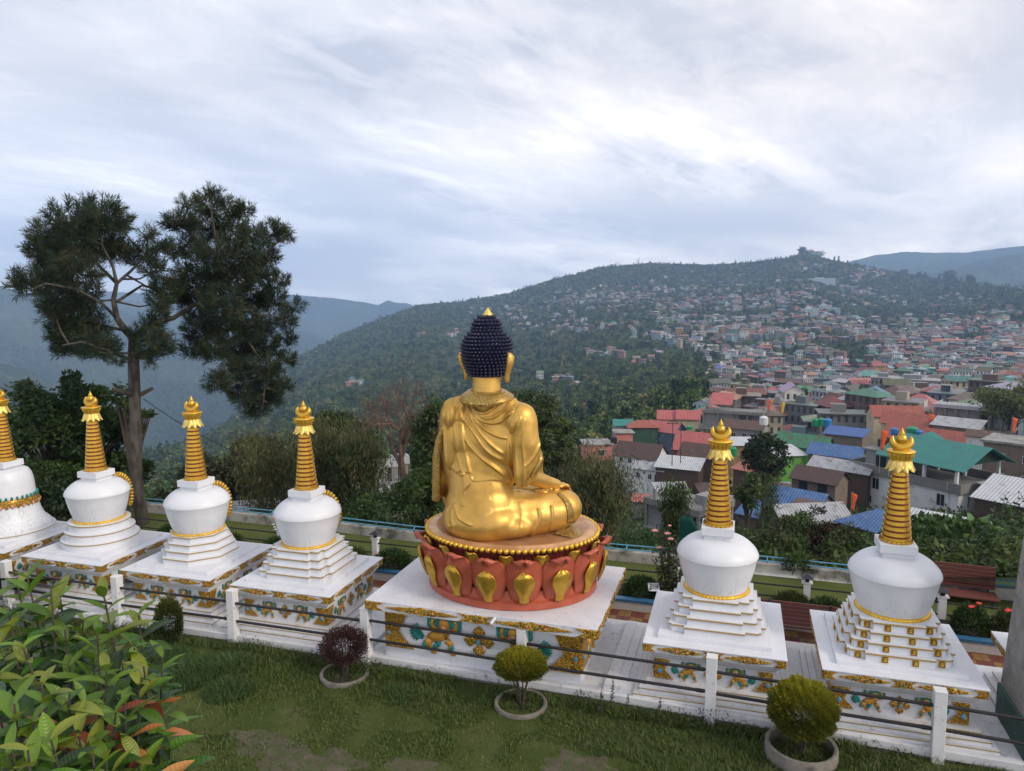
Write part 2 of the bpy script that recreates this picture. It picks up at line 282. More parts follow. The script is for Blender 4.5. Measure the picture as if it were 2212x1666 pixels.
def lion(cx,cz,h,s):
    """snow lion in relief: ochre body and raised arms, teal mane, tail and paws; returns three mesh builders"""
    g=MB(); te=MB(); fa=MB()
    def P(x,z,y=-.015): return (cx+s*x*h,y,cz+z*h)
    def cap(mb,pts,rs,y=-.012):
        n0=len(mb.v); mb.tube([P(x,z,0) for x,z in pts],[r*h for r in rs],8)
        for i in range(n0,len(mb.v)): v=mb.v[i]; mb.v[i]=(v[0],v[1]*.45+y,v[2])
    cap(g,[(-.34,-.10),(-.2,-.04),(0,-.02),(.10,.04)],[.10,.15,.13,.13]); cap(g,[(.08,-.02),(.12,.1),(.13,.22)],[.11,.13,.10])
    cap(g,[(-.30,-.1),(-.36,-.24),(-.28,-.36),(-.22,-.43)],[.12,.1,.06,.05]); cap(g,[(.16,-.1),(.28,-.2),(.25,-.33),(.32,-.42)],[.10,.09,.06,.05])
    cap(g,[(-.04,.20),(-.22,.22),(-.24,.36),(-.20,.46)],[.08,.08,.07,.05]); cap(g,[(.3,.18),(.44,.22),(.44,.36),(.40,.47)],[.08,.08,.07,.05])
    g.ball(P(.12,.34,-.03),.16*h,12,8,1,.5,1.0)
    g.ball(P(-.19,-.45,-.02),.07*h,8,6,1.3,.5,.8); g.ball(P(.35,-.44,-.02),.07*h,8,6,1.3,.5,.8)
    for k in range(9):                                     # mane locks
        a=PI*(.0+k/8); te.ball(P(.12+math.cos(a)*.21,.34+math.sin(a)*.19-.03,-.018),.085*h,8,6,1,.5,1)
    for x,z in ((-.31,.30),(-.30,.42),(.52,.28),(.52,.40),(-.45,-.28),(-.14,-.30),(.30,-.28),(-.06,-.2)): te.ball(P(x,z,-.012),.085*h,8,6,.8,.5,1.25)
    for k in range(9):                                     # tail plume
        a=R(100+k*19); r=.21; c=(-.62,.02)
        cap(te,[(c[0]+.12,c[1]-.12),(c[0]+math.cos(a)*r*.55,c[1]+math.sin(a)*r*.55),(c[0]+math.cos(a)*r*1.25,c[1]+math.sin(a)*r*1.2)],[.05,.075,.012])
    fa.mi=0; fa.ball(P(.12,.27,-.05),.075*h,10,6,1.2,.6,.8)
    fa.mi=1
    for dx in (-.06,.06): fa.ball(P(.12+dx,.385,-.052),.028*h,8,6)
    fa.ball(P(.12,.30,-.065),.05*h,8,6,1.3,.5,.25)
    return g,te,fa
def vajra(cx,cz,r):
    g=MB()
    for k in range(4):
        a=PI/2*k
        for q,(rr,w) in enumerate([(.32,.20),(.62,.34),(.9,.13)]):
            g.ball((cx+math.cos(a)*rr*r,-.016,cz+math.sin(a)*rr*r),r*w,10,6,1,.5/ (1+q*.2),1)
        for sg in (-1,1):
            b=a+sg*.42; g.ball((cx+math.cos(b)*.68*r,-.012,cz+math.sin(b)*.68*r),r*.15,8,6,1,.5,1)
    g.ball((cx,-.02,cz),r*.24,12,8,1,.5,1); return g
_cache={}
def part(key,name,build,parent,M=None):
    """make a part once, afterwards link copies that share its mesh"""
    if key in _cache: o=_cache[key].copy(); COL.objects.link(o)
    else: o=build(); _cache[key]=o
    o.name=name; o.parent=parent
    if M is not None: o.matrix_local=M
    return o
def face_set(parent,key,a,b,z0,z1,zs0,zs1,sa,sb,sides,big=False):
    """panel carvings and slab-edge carvings for the given sides; a,b panel half sizes; sa,sb slab half sizes"""
    for sd in sides:
        rot={'f':0,'r':PI/2,'k':PI,'l':-PI/2}[sd]; hw,dd=(a,b) if sd in 'fk' else (b,a); shw,sdd=(sa,sb) if sd in 'fk' else (sb,sa)
        Mx=Matrix.Rotation(rot,4,'Z')@Matrix.Translation((0,-dd-.003,0)); Ms=Matrix.Rotation(rot,4,'Z')@Matrix.Translation((0,-sdd-.003,0))
        h=z1-z0; hl=h*(1.0 if big else .9); kx=f'{key}{hw:.2f}'
        def cb(s):
            mb=MB(); relief(mb,corner(s*-hw,z0+.012,z1-.006,h*.66,s),.028); mb.mi=1; gem(mb,-s*(hw-.07),z0+h*.42,.035,-.035); return mb.build('corner_carving',[M_scroll,M_blue])
        for s in (1,-1): part(kx+f'cb{s}','corner_carving',lambda s=s:cb(s),parent,Mx)
        lx=hw*.42 if not big else hw*.40
        for s in (1,-1):
            c=(-s*lx,z0+h*.5)
            g,te,fa=None,None,None
            def mk(s=s,c=c):
                g,te,fa=lion(c[0],c[1],hl,s); mb=MB(); mb.add(g.v,g.f); mb.mi=1; mb.add(te.v,te.f)
                mb.mi=2; n=len(mb.v); mb.add(fa.v,fa.f); mb.m[-len(fa.f):]=[2 if q==0 else 3 for q in fa.m]
                return mb.build('lion_relief',[M_lion,M_teal,M_pinkp,M_white],smooth=True)
            part(kx+f'li{s}','lion_relief',mk,parent,Mx)
        def mv(): mb=vajra(0,z0+h*.5,h*.40); mb.mi=1; mb.ball((0,-.04,z0+h*.5),h*.07,8,6,1,.4,1); return mb.build('crossed_emblem',[M_scroll,M_blue],smooth=True)
        part(kx+'va','crossed_emblem',mv,parent,Mx)
        zc=(zs0+zs1)/2; hh=(zs1-zs0)*.47; ks=f'{key}{shw:.2f}'
        def ms():
            mb=MB(); relief(mb,bow(0,zc,shw*.155,hh),.018)
            for s in (1,-1):
                relief(mb,lens(s*shw*.48,zc,shw*.33,hh*.92),.02); relief(mb,halfbow(s*shw*1.0,zc,shw*.17,hh,-s),.018)
                for q,dx in enumerate((-.11,-.04,.04,.11)): mb.mi=1+q%2; gem(mb,s*shw*.48+dx*shw,zc,hh*.24,-.026)
                mb.mi=0
            mb.mi=1; gem(mb,0,zc,hh*.25,-.024)
            return mb.build('edge_carving',[M_scroll,M_teal,M_pinkp],smooth=False)
        part(ks+'sl','edge_carving',ms,parent,Ms)
# ---------------- stupas
def redent(A,z0,z1,mb,d=.07):
    a1,a2=.60*A,.86*A; b0,b1,b2=A,A-d,A-2*d
    q=[(a1,b0),(a1,b1),(a2,b1),(a2,b2),(b2,b2),(b2,a2),(b1,a2),(b1,a1),(b0,a1)]
    q=[(a1,b0),(a1,b1),(a2,b1),(a2,a2),(b1,a2),(b1,a1),(b0,a1)]
    P=[]
    for k in range(4):
        c,s=math.cos(-k*PI/2),math.sin(-k*PI/2); P+=[(x*c-y*s,x*s+y*c) for x,y in q]
    mb.prism(P[::-1],z0,z1)
def petal_ring(mb,n,r0,z0,r1,z1,w,th=.01,o=(0,0,0),tip=.5,curl=0):  # petals round a ring, each a small curved plate, from (r0,z0) to (r1,z1)
    for k in range(n):
        a=2*PI*k/n; c,s=math.cos(a),math.sin(a); V=[];F=[]
        J=5; I=4
        for i in range(I+1):
            t=i/I; ww=w*(1 if t<.5 else math.sqrt(max(0,1-((t-.5)/.52)**2))*.98+.02); r=r0+(r1-r0)*t+curl*t*t*t; z=z0+(z1-z0)*t
            for j in range(J+1):
                x=(j/J*2-1); rr=r+th*(1-x*x)*1.8; lat=x*ww/2; V.append((o[0]+c*rr-s*lat,o[1]+s*rr+c*lat,o[2]+z))
        for i in range(I):
            for j in range(J): q=i*(J+1)+j; F.append((q,q+1,q+J+2,q+J+1))
        mb.add(V,F)
SZ=.815
def stupa(kind,x,y,rz,label,sides='fr'):
    root=empty('stupa',(x,y,0),rz,label,'stupa','row of white stupas with golden spires')
    def steps():
        mb=MB()
        for a,z0,z1 in ((1.14,0,.055),(1.06,.055,.115),(.97,.115,.185)): mb.box(-a,a,-a,a,z0,z1)
        mb.mi=1
        for a,z1 in ((1.14,.055),(1.06,.115),(.97,.185)):
            for k in range(4):
                c=Matrix.Rotation(k*PI/2,4,'Z'); n=len(mb.v); mb.box(-a-.004,a+.004,-a-.004,-a+.006,z1-.016,z1-.002); mb.xf(c,n)
        return mb.build('base_steps',[M_dirty,M_goldline])
    part('st','base_steps',steps,root)
    def block():
        mb=MB(); mb.box(-.84,.84,-.84,.84,.183,.52); mb.box(-.865,.865,-.865,.865,.517,.553); mb.mi=1; mb.box(-.885,.885,-.885,.885,.551,.569); mb.mi=0; mb.box(-.905,.905,-.905,.905,.567,.61)
        mb.mi=1; mb.box(-.925,.925,-.925,.925,.608,.626); mb.mi=0; mb.box(-.95,.95,-.95,.95,.624,.69); return mb.build('panel_block',[M_white,M_goldline])
    part('bl','panel_block',block,root)
    def slab():
        mb=MB(); mb.box(-1.0,1.0,-1.0,1.0,.672,.795); mb.box(-1.02,1.02,-1.02,1.02,.793,SZ); mb.box(-.82,.82,-.82,.82,SZ-.002,SZ+.062); return mb.build('slab',M_white,bevel=.006)
    part('sl','slab',slab,root)
    face_set(root,'s',.84,.84,.19,.516,.672,.795,1.0,1.0,sides)
    z=SZ+.06
    def tiers():
        mb=MB()
        for i in range(4 if kind!='round' else 3):
            if kind in('cross','plaque'):
                A=.74-.06*i; z0=z+.127*i; redent(A-.015,z0,z0+.10,mb); mb.mi=1; redent(A,z0+.095,z0+.118,mb); mb.mi=0; redent(A-.002,z0+.118,z0+.128,mb)
            elif kind=='oct':
                A=.70-.062*i; z0=z+.127*i; o8=lambda r:[(r/math.cos(PI/8)*math.cos(PI/8+k*PI/4),r/math.cos(PI/8)*math.sin(PI/8+k*PI/4)) for k in range(8)]
                mb.prism(o8(A-.015),z0,z0+.10); mb.mi=1; mb.prism(o8(A),z0+.098,z0+.118); mb.mi=0; mb.prism(o8(A-.002),z0+.118,z0+.128)
            elif kind=='round':
                A=.74-.075*i; z0=z+.17*i; mb.lathe([(A-.015,z0),(A-.015,z0+.145)],56); mb.mi=1; mb.lathe([(A,z0+.14),(A,z0+.158)],56); mb.mi=0; mb.lathe([(A-.002,z0+.158),(A-.002,z0+.17)],56)
            elif kind=='bell' and i==0:
                mb.lathe([(.84,z),(.84,z+.085)],56); mb.mi=1; mb.lathe([(.852,z+.082),(.852,z+.1)],56); mb.mi=0; mb.lathe([(.855,z+.1),(.80,z+.11)],56)
        return mb.build('tiers',[M_white,M_goldline],autos=30)
    part('ti'+('cross' if kind=='plaque' else kind),'tiers',tiers,root)
    if kind=='plaque':
        def plaq(): mb=MB(); mb.box(-.036,.036,-.016,.004,-.04,.04); mb.mi=1; mb.ball((0,-.018,.005),.020,8,6,1,.5,1.1); mb.ball((0,-.018,-.02),.024,8,6,1.1,.5,.6); mb.mi=2; mb.box(-.042,.042,-.008,.004,-.046,.046); return mb.build('gold_plaque',[M_scroll,M_gold,M_goldline])
        for i in range(4):
            A=.74-.06*i-.015
            for sd,rot in enumerate((0,PI/2,-PI/2)):
                for xx in ((-.19,.19) if i!=9 else ()):
                    part('pq','gold_plaque',plaq,root,Matrix.Rotation(rot,4,'Z')@Matrix.Translation((xx*A/.72,-A-.001,z+.127*i+.05)))
                for xx in (-.73,.73):
                    part('pq','gold_plaque',plaq,root,Matrix.Rotation(rot,4,'Z')@Matrix.Translation((xx*A,-A+.069,z+.127*i+.05)))
    zd=z+.51
    def dome():
        mb=MB()
        if kind=='bell':
            pr=[(.80,z+.11),(.79,z+.14),(.745,z+.17),(.66,z+.22),(.60,z+.30),(.56,z+.40),(.53,z+.50),(.515,z+.62),(.50,z+.70),(.47,z+.76),(.42,z+.805),(.34,z+.83),(.25,z+.84)]
        else:
            pr=[(.445,zd-.01),(.46,zd+.02),(.52,zd+.15),(.57,zd+.30),(.600,zd+.425),(.620,zd+.450),(.617,zd+.475),(.595,zd+.515),(.55,zd+.56),(.49,zd+.605),(.42,zd+.642),(.355,zd+.655),(.34,zd+.66),(.2,zd+.665)]
        pr=[(r,pr[0][1]+(h-pr[0][1])*(1.248 if kind!='bell' else 1.82)) for r,h in pr]
        mb.lathe(pr,72); return mb.build('dome',M_dome,autos=28)
    part('do'+('bell' if kind=='bell' else ''),'dome',dome,root)
    if kind=='bell':
        def band():
            mb=MB()
            for k in range(34):
                a=2*PI*k/34; mb.mi=1; mb.ball((math.cos(a)*.552,math.sin(a)*.552,z+.83),.052,8,6,.5,.5,.9); mb.mi=2 if k%2 else 0; mb.ball((math.cos(a)*.585,math.sin(a)*.585,z+.66),.055,8,6,.5,.5,.8)
            mb.mi=0; mb.lathe([(.545,z+.81),(.578,z+.76),(.583,z+.72),(.59,z+.66)],56,cap=False); return mb.build('ornament_band',[M_scroll,M_teal,M_pinkp],smooth=True)
        part('ob','ornament_band',band,root)
    else:
        def ring():
            mb=MB(); mb.lathe([(.455,zd-.022),(.49,zd-.015),(.502,zd+.01),(.492,zd+.035),(.45,zd+.042)],72,cap=False)
            for k in range(52):
                a=2*PI*k/52; mb.ball((math.cos(a)*.485,math.sin(a)*.485,zd+.012),.024,8,6,1.0,1.0,1.15)
            return mb.build('lotus_ring',M_gold2,smooth=True)
        part('ri','lotus_ring',ring,root)
    zb=1.46 if kind!='bell' else 1.53
    dz=Matrix.Translation((0,0,SZ+(.05 if kind=='bell' else 0)))
    def neck(): mb=MB(); mb.box(-.205,.205,-.205,.205,1.34,1.475); mb.box(-.245,.245,-.245,.245,1.472,1.60); return mb.build('neck_block',M_white,bevel=.006)
    part('nb','neck_block',neck,root,dz)
    def spire():
        mb=MB(); n=13; pr=[]
        for i in range(n):
            f=lambda q:.206-(.206-.108)*q; za=1.60+1.03*i/n; zc=1.60+1.03*(i+1)/n; ra=f(i/n); rb=f((i+1)/n)
            g=.021; mb.mi=0; mb.lathe([(ra-.012,za+g-.002),(ra,za+g+.004),(rb+.003,zc-.006),(rb-.010,zc)],40,cap=False)
            mb.mi=1; mb.lathe([(ra-.014,za-.003),(ra-.014,za+g+.002)],40,cap=False)
        mb.mi=0; petal_ring(mb,20,.210,1.64,.216,1.598,.064,.008)
        return mb.build('spire',[M_ring,M_groove],autos=50)
    part('sp','spire',spire,root,dz)
    def crown():
        mb=MB(); petal_ring(mb,10,.118,2.79,.155,2.645,.108,.016,curl=.022)
        n=len(mb.v); petal_ring(mb,10,.112,2.785,.140,2.70,.10,.012,curl=.015); mb.xf(Matrix.Rotation(PI/10,4,'Z'),n)
        mb.lathe([(.10,2.6),(.118,2.74),(.14,2.765),(.118,2.785)],40,cap=False); return mb.build('petal_skirt',M_goldhi,smooth=True)
    part('cr','petal_skirt',crown,root,dz)
    def cup():
        mb=MB(); mb.lathe([(.115,2.775),(.128,2.79),(.122,2.80),(.12,2.81),(.15,2.87),(.165,2.90),(.19,2.915),(.19,2.928),(.06,2.94)],40); petal_ring(mb,16,.125,2.805,.165,2.895,.05,.01); return mb.build('lotus_cup',M_gold2,smooth=True)
    part('cu','lotus_cup',cup,root,dz)
    def fin():
        mb=MB(); P=[]; n=18
        for i in range(n+1):                               # crescent moon standing on its belly
            a=PI+PI*i/n*1.28-PI*.14; q=abs(i/n*2-1); w=.068*(1-q**2.2)+.003; c=(math.cos(a)*.122,3.09+math.sin(a)*.115)
            P.append((c,w))
        V=[];F=[];m=10
        for (cx,cz),w in P:
            d=Vector((cx,0,cz-3.075)).normalized()
            for k in range(m): b=2*PI*k/m; V.append((cx+d.x*math.cos(b)*w,math.sin(b)*w*1.15,cz+d.z*math.cos(b)*w))
        for i in range(n):
            for k in range(m): F.append((i*m+k,i*m+(k+1)%m,(i+1)*m+(k+1)%m,(i+1)*m+k))
        mb.add(V,F); mb.ball((0,0,3.095),.072,18,12); mb.lathe([(.02,3.13),(.036,3.15),(.04,3.17),(.03,3.195),(.014,3.225),(.002,3.262)],16)
        mb.lathe([(.05,2.935),(.06,2.95),(.04,2.965)],16); return mb.build('moon_finial',M_gold,smooth=True)
    part('fi','moon_finial',fin,root,dz)
    if kind in('round','oct','cross') and x<0:
        def niche():
            mb=MB(); n=26
            for i in range(n):
                a=-.22*PI+1.44*PI*i/(n-1); c=math.cos(a); s=math.sin(a); zc=zd+.42
                yb=math.sqrt(max(.0,.62**2-(c*.3)**2)); 
                for r0 in (.25,):
                    p=Vector((c*.25,yb*.86+.03,zc+s*.27)); q=Vector((c*.41,yb*.74+.12,zc+s*.43)); mb.bar(p,q,.035,8,.032)
            mb.ball((0,.55,zd+.41),.24,16,10,1,.35,1.1); return mb.build('niche_surround',M_gold,smooth=True)
        part('ni','niche_surround',niche,root)
    return root
M_gold2=goldm('ring_gold_paint',(.74,.46,.06),(.62,.36,.04),.3,.15,60,.65)
# dome paint: white with dark rain streaks running down
def domemat():
    m=mat('dome_white_paint',(.67,.68,.715),.4,col2=(.61,.62,.655),scale=2.5,bump=.1,bscale=40); t=m.node_tree; p=t.nodes['Principled BSDF']; src=p.inputs['Base Color'].links[0].from_socket
    tc=nd(t,'ShaderNodeTexCoord'); mp=nd(t,'ShaderNodeMapping'); mp.inputs['Scale'].default_value=(24,24,1.7); lk(t,tc.outputs['Object'],mp.inputs[0])
    n=nd(t,'ShaderNodeTexNoise'); n.inputs['Scale'].default_value=1.5; n.inputs['Detail'].default_value=5; n.inputs['Roughness'].default_value=.65; lk(t,mp.outputs[0],n.inputs[0])
    r=nd(t,'ShaderNodeMapRange'); r.inputs[1].default_value=.54; r.inputs[2].default_value=.66; lk(t,n.outputs[0],r.inputs[0])
    sx=nd(t,'ShaderNodeSeparateXYZ'); lk(t,tc.outputs['Object'],sx.inputs[0]); rr=nd(t,'ShaderNodeMapRange'); lk(t,sx.outputs[2],rr.inputs[0]); rr.inputs[1].default_value=1.66-.0; rr.inputs[2].default_value=1.30; rr.inputs[1].default_value=1.85; rr.inputs[3].default_value=0; rr.inputs[4].default_value=.55
    q=nd(t,'ShaderNodeMath',operation='MULTIPLY'); lk(t,r.outputs[0],q.inputs[0]); lk(t,rr.outputs[0],q.inputs[1])
    x=nd(t,'ShaderNodeMix',data_type='RGBA'); lk(t,q.outputs[0],x.inputs[0]); lk(t,src,x.inputs[6]); setc(x.inputs[7],(.16,.16,.17)); lk(t,x.outputs[2],p.inputs['Base Color']); return m
M_dome=domemat()
RZ=R(.6)
stupa('bell',-11.42,.02,RZ,'white stupa with a bell-shaped body and a teal and gold band','fr')
stupa('round',-8.90,.03,RZ,'white stupa whose dome stands on three round steps','fr')
stupa('oct',-6.355,.0,RZ,'white stupa whose dome stands on eight-sided steps, third from the left edge','fr')
stupa('cross',-3.83,-.02,RZ,'white stupa with plain notched steps, first to the left of the golden statue','fr')
stupa('cross',3.604,-.116,RZ,'white stupa with plain notched steps, first to the right of the golden statue','fl')
stupa('plaque',6.09,-.198,RZ,'white stupa with small golden plaques on its notched steps','fl')
stupa('cross',8.68,-.24,RZ,'white stupa at the right edge, hidden but for the corner of its slab','fl')
# ---------------- plinth, lotus throne, statue
pl=empty('plinth',(0,0,0),0,'broad white plinth with carved lions carrying the golden statue, moss-stained on top','plinth')
mb=MB(); mb.box(-1.94,1.94,-1.33,1.33,.835,1.0); mb.build('slab',mat('stained_white_top',(.64,.64,.68),.6,col2=(.56,.56,.60),scale=2,bump=.3,bscale=30,stain=(.34,.34,.34),stscale=13,stlo=.56,sthi=.72),pl,bevel=.006)
mb=MB(); mb.box(-1.66,1.66,-1.17,1.17,0.0,.80); mb.mi=1; mb.box(-1.70,1.70,-1.21,1.21,.795,.815); mb.mi=0; mb.box(-1.76,1.76,-1.25,1.25,.813,.838); mb.build('panel_block',[M_white,M_goldline],pl)
face_set(pl,'b',1.66,1.17,.16,.79,.84,.99,1.94,1.33,'fr',True)
mb=MB(); mb.bar((.33,-1.30,.98),(.30,-1.46,.93),.022,10); mb.build('drain_spout',M_white2,pl)
LC=(.15,.12); LX,LY=1.46,1.22
th=empty('lotus_throne',(LC[0],LC[1],1.0),0,'oval terracotta and gold lotus throne under the golden statue','throne')
def ell(a,s=1,off=0):                                      # point on the oval and outward normal
    x,y=LX*s*math.cos(a),LY*s*math.sin(a); n=Vector((math.cos(a)/LX,math.sin(a)/LY,0)).normalized(); return Vector((x,y,0))+n*off,n
def oval(prof,n=128,flute=0):
    mb=MB(); V=[];F=[]
    for s,z in prof:
        for k in range(n):
            a=2*PI*k/n; p,nn=ell(a,1,s+(flute*math.cos(k*PI) if flute else 0)); V.append((p.x,p.y,z))
    for i in range(len(prof)-1):
        for k in range(n): F.append((i*n+k,i*n+(k+1)%n,(i+1)*n+(k+1)%n,(i+1)*n+k))
    F.append(tuple(range(len(V)-n,len(V)))); mb.add(V,F); return mb
oval([(.0,-.0),(.02,.015),(.02,.12),(-.03,.145),(-.05,.30)]).build('foot_ring',M_red,th,autos=50)
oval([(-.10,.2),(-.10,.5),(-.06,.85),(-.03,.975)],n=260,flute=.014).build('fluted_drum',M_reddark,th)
oval([(-.05,.965),(.02,.975),(.03,.99),(.025,1.01),(-.01,1.022),(-.06,1.024),(-.07,1.034),(-.13,1.038),(-.16,1.015)]).build('seat_disc',M_disc,th,autos=45)
mb=MB(); nb=88
# beads spaced evenly along the rim
pts=[]; L=0; prev=None; samp=[ell(2*PI*i/2000,1,.035)[0] for i in range(2001)]
cum=[0]
for i in range(2000): cum.append(cum[-1]+(samp[i+1]-samp[i]).length)
j=0
for k in range(nb):
    tgt=cum[-1]*k/nb
    while cum[j]<tgt: j+=1
    p=samp[j]; mb.ball((p.x,p.y,.985),.044,12,8)
mb.build('bead_row',M_gold2,th,smooth=True)
def petal(W,H,name,mt,parent,prof,widths,conv,thick=.02,lobe=0):
    """petal plate: prof gives (t, outward, height), widths by t, conv bulges its middle outward"""
    mb=MB(); I=18; J=12; V=[];F=[]
    for i in range(I+1):
        t=i/I; o_=np.interp(t,[p[0] for p in prof],[p[1] for p in prof]); z=np.interp(t,[p[0] for p in prof],[p[2] for p in prof]); w=np.interp(t,[q[0] for q in widths],[q[1] for q in widths])*W/2
        for jj in range(J+1):
            x=jj/J*2-1; edge=.0 if abs(x)<.82 else .02*(abs(x)-.82)/.18
            zz=z+(lobe*(-abs(abs(x)-.5)*.0-x*x*.35+(-.10 if abs(x)<.14 else 0)) if t>.86 else 0)*H*(t-.86)/.14
            V.append((x*w,-(o_+conv*(1-x*x)*(.45+.55*math.sin(PI*min(1,t*.95)))-edge*.0+ (edge*.9)),zz))
    n=len(V)
    for i in range(I):
        for jj in range(J): q=i*(J+1)+jj; F.append((q,q+1,q+J+2,q+J+1))
    mb.add(V,F); o=mb.build(name,mt,parent,smooth=True); m=o.modifiers.new('s','SOLIDIFY'); m.thickness=thick; m.offset=-1; return o
NP=15
big=None; angs=[]
L=cum[-1]
samp0=[ell(2*PI*i/2000,1,0)[0] for i in range(2001)]; cum0=[0]
for i in range(2000): cum0.append(cum0[-1]+(samp0[i+1]-samp0[i]).length)
def even(k,n,ph=0):
    tgt=(cum0[-1]*(k+ph)/n)%cum0[-1]; j=int(np.searchsorted(cum0,tgt)); return 2*PI*j/2000
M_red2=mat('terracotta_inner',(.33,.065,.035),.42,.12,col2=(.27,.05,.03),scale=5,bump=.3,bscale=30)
PW=cum0[-1]/NP*1.04
P0=(( 0,-.07,.13),(.3,-.04,.34),(.6,-.02,.58),(.78,.01,.74),(.9,.065,.86),(.96,.13,.91),(1,.19,.90))
W0=((0,.66),(.25,.84),(.45,1.0),(.60,1.04),(.72,.99),(.81,.89),(.88,.75),(.94,.55),(.98,.33),(1,.12))
for k in range(NP):
    a=even(k,NP,.25); p,n=ell(a); rz=math.atan2(n.y,n.x)+PI/2
    M_=Matrix.Translation((p.x,p.y,0))@Matrix.Rotation(rz,4,'Z')
    if big is None:
        big=petal(PW,.64,'petal',M_red,th,P0,W0,.15,.026,lobe=.5)
        PB=((0,.035,.14),(.3,.07,.27),(.6,.11,.43),(.8,.15,.56),(.92,.17,.64),(1,.13,.69)); WB=((0,.40),(.25,.46),(.45,.72),(.62,.98),(.74,1.0),(.84,.88),(.92,.62),(.98,.30),(1,.06))
        boss=petal(.34,.5,'petal_boss',M_gold,big,PB,WB,.07,.02)
        PR=((0,-.062,.14),(.3,.022,.265),(.6,.125,.42),(.85,.215,.55),(.93,.235,.58),(1,.225,.6)); 
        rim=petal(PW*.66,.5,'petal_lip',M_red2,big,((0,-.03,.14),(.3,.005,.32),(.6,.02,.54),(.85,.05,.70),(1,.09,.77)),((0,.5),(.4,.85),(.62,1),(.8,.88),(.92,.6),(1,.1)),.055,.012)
        big.matrix_local=M_
    else:
        c=big.copy(); COL.objects.link(c); c.matrix_local=M_
        for ch in (boss,rim): d=ch.copy(); COL.objects.link(d); d.parent=c
small=None
for k in range(NP):
    a=even(k,NP,.75); p,n=ell(a); rz=math.atan2(n.y,n.x)+PI/2; M_=Matrix.Translation((p.x,p.y,0))@Matrix.Rotation(rz,4,'Z')
    if small is None:
        small=petal(.24,.3,'inner_petal',M_gold,th,((0,-.04,.60),(.5,.0,.80),(.8,.045,.90),(.92,.075,.92),(1,.09,.90)),((0,.6),(.4,.9),(.6,1),(.8,.86),(.93,.55),(1,.15)),.05,.018,lobe=.0)
    c=small if k==0 else small.copy()
    if k: COL.objects.link(c)
    c.matrix_local=M_
# ---------------- the seated figure. local frame: X to its right hand, Y the way it faces, Z up from the seat
st=empty('golden_statue',(-.13,-.30,1.985),R(-9),'large golden robed statue with dark blue curled hair, seated with its back to the viewer','statue')
SM=Matrix.Translation((-.13,-.30,1.985))@Matrix.Rotation(R(-9),4,'Z')
def ellipsoid(mb,c,r,rx=0,n=24,m=16):
    k=len(mb.v); mb.ball((0,0,0),1,n,m,*r); mb.xf(Matrix.Translation(c)@Matrix.Rotation(R(rx),4,'X'),k)
def caps(mb,pts,rs,n=16):
    mb.tube(pts,rs,n)
    for p,r in zip(pts,rs): mb.ball(p,r,n,10)
mb=MB()
ellipsoid(mb,(-.05,-.07,.28),(.73,.63,.42)); ellipsoid(mb,(-.10,-.05,.50),(.63,.52,.50)); ellipsoid(mb,(-.12,-.02,.75),(.58,.45,.5)); ellipsoid(mb,(-.13,.0,.70),(.58,.42,.5)); ellipsoid(mb,(-.08,.02,1.15),(.57,.37,.75)); ellipsoid(mb,(-.17,.0,.85),(.58,.40,.6)); ellipsoid(mb,(-.55,.0,1.3),(.30,.26,.8))
ellipsoid(mb,(-.01,.02,1.62),(.74,.37,.56)); ellipsoid(mb,(0,.0,1.98),(.70,.30,.30)); ellipsoid(mb,(0,.02,2.18),(.42,.26,.20))
for s in (-1,1):
    ellipsoid(mb,(s*.60,.0,2.00),(.27,.27,.27)); ellipsoid(mb,(s*.33,.0,2.19),(.30,.22,.14))
caps(mb,[(.66,.0,1.95),(.71,.0,1.55),(.70,-.04,1.22)],[.235,.215,.17]); caps(mb,[(.71,-.02,1.5),(.68,-.10,1.12),(.655,-.14,.93)],[.2,.11,.05])
caps(mb,[(.70,.04,1.6),(.78,.16,1.28),(.81,.26,1.08)],[.2,.16,.09]); caps(mb,[(.67,-.07,1.0),(.74,.05,1.03),(.80,.22,1.08)],[.10,.10,.08])
caps(mb,[(-.66,.0,1.95),(-.72,.0,1.5),(-.72,.05,1.1)],[.235,.215,.2]); caps(mb,[(-.74,.1,1.6),(-.80,.2,1.0),(-.84,.2,.6)],[.17,.12,.08])
caps(mb,[(-.6,.05,1.0),(-.66,.05,.6),(-.62,.1,.3)],[.18,.15,.2])
# legs folded, knees out
caps(mb,[(.25,.05,.40),(.75,.40,.37),(1.06,.78,.36)],[.38,.335,.315]); caps(mb,[(1.06,.82,.33),(.5,1.02,.30),(-.3,1.1,.30)],[.29,.25,.2])
caps(mb,[(-.25,.05,.40),(-.75,.40,.37),(-1.06,.78,.36)],[.38,.33,.30]); caps(mb,[(-1.06,.82,.33),(-.5,1.05,.30),(.3,1.1,.30)],[.29,.25,.2])
ellipsoid(mb,(0,.6,.3),(.9,.6,.28)); ellipsoid(mb,(.2,-.02,.22),(.66,.46,.26))
# neck and head
caps(mb,[(-.02,.02,2.25),(-.02,.04,2.75)],[.245,.235]); ellipsoid(mb,(-.02,.08,2.98),(.33,.35,.40)); ellipsoid(mb,(-.02,.20,2.86),(.28,.26,.32))
ellipsoid(mb,(-.02,.455,2.92),(.05,.07,.1))
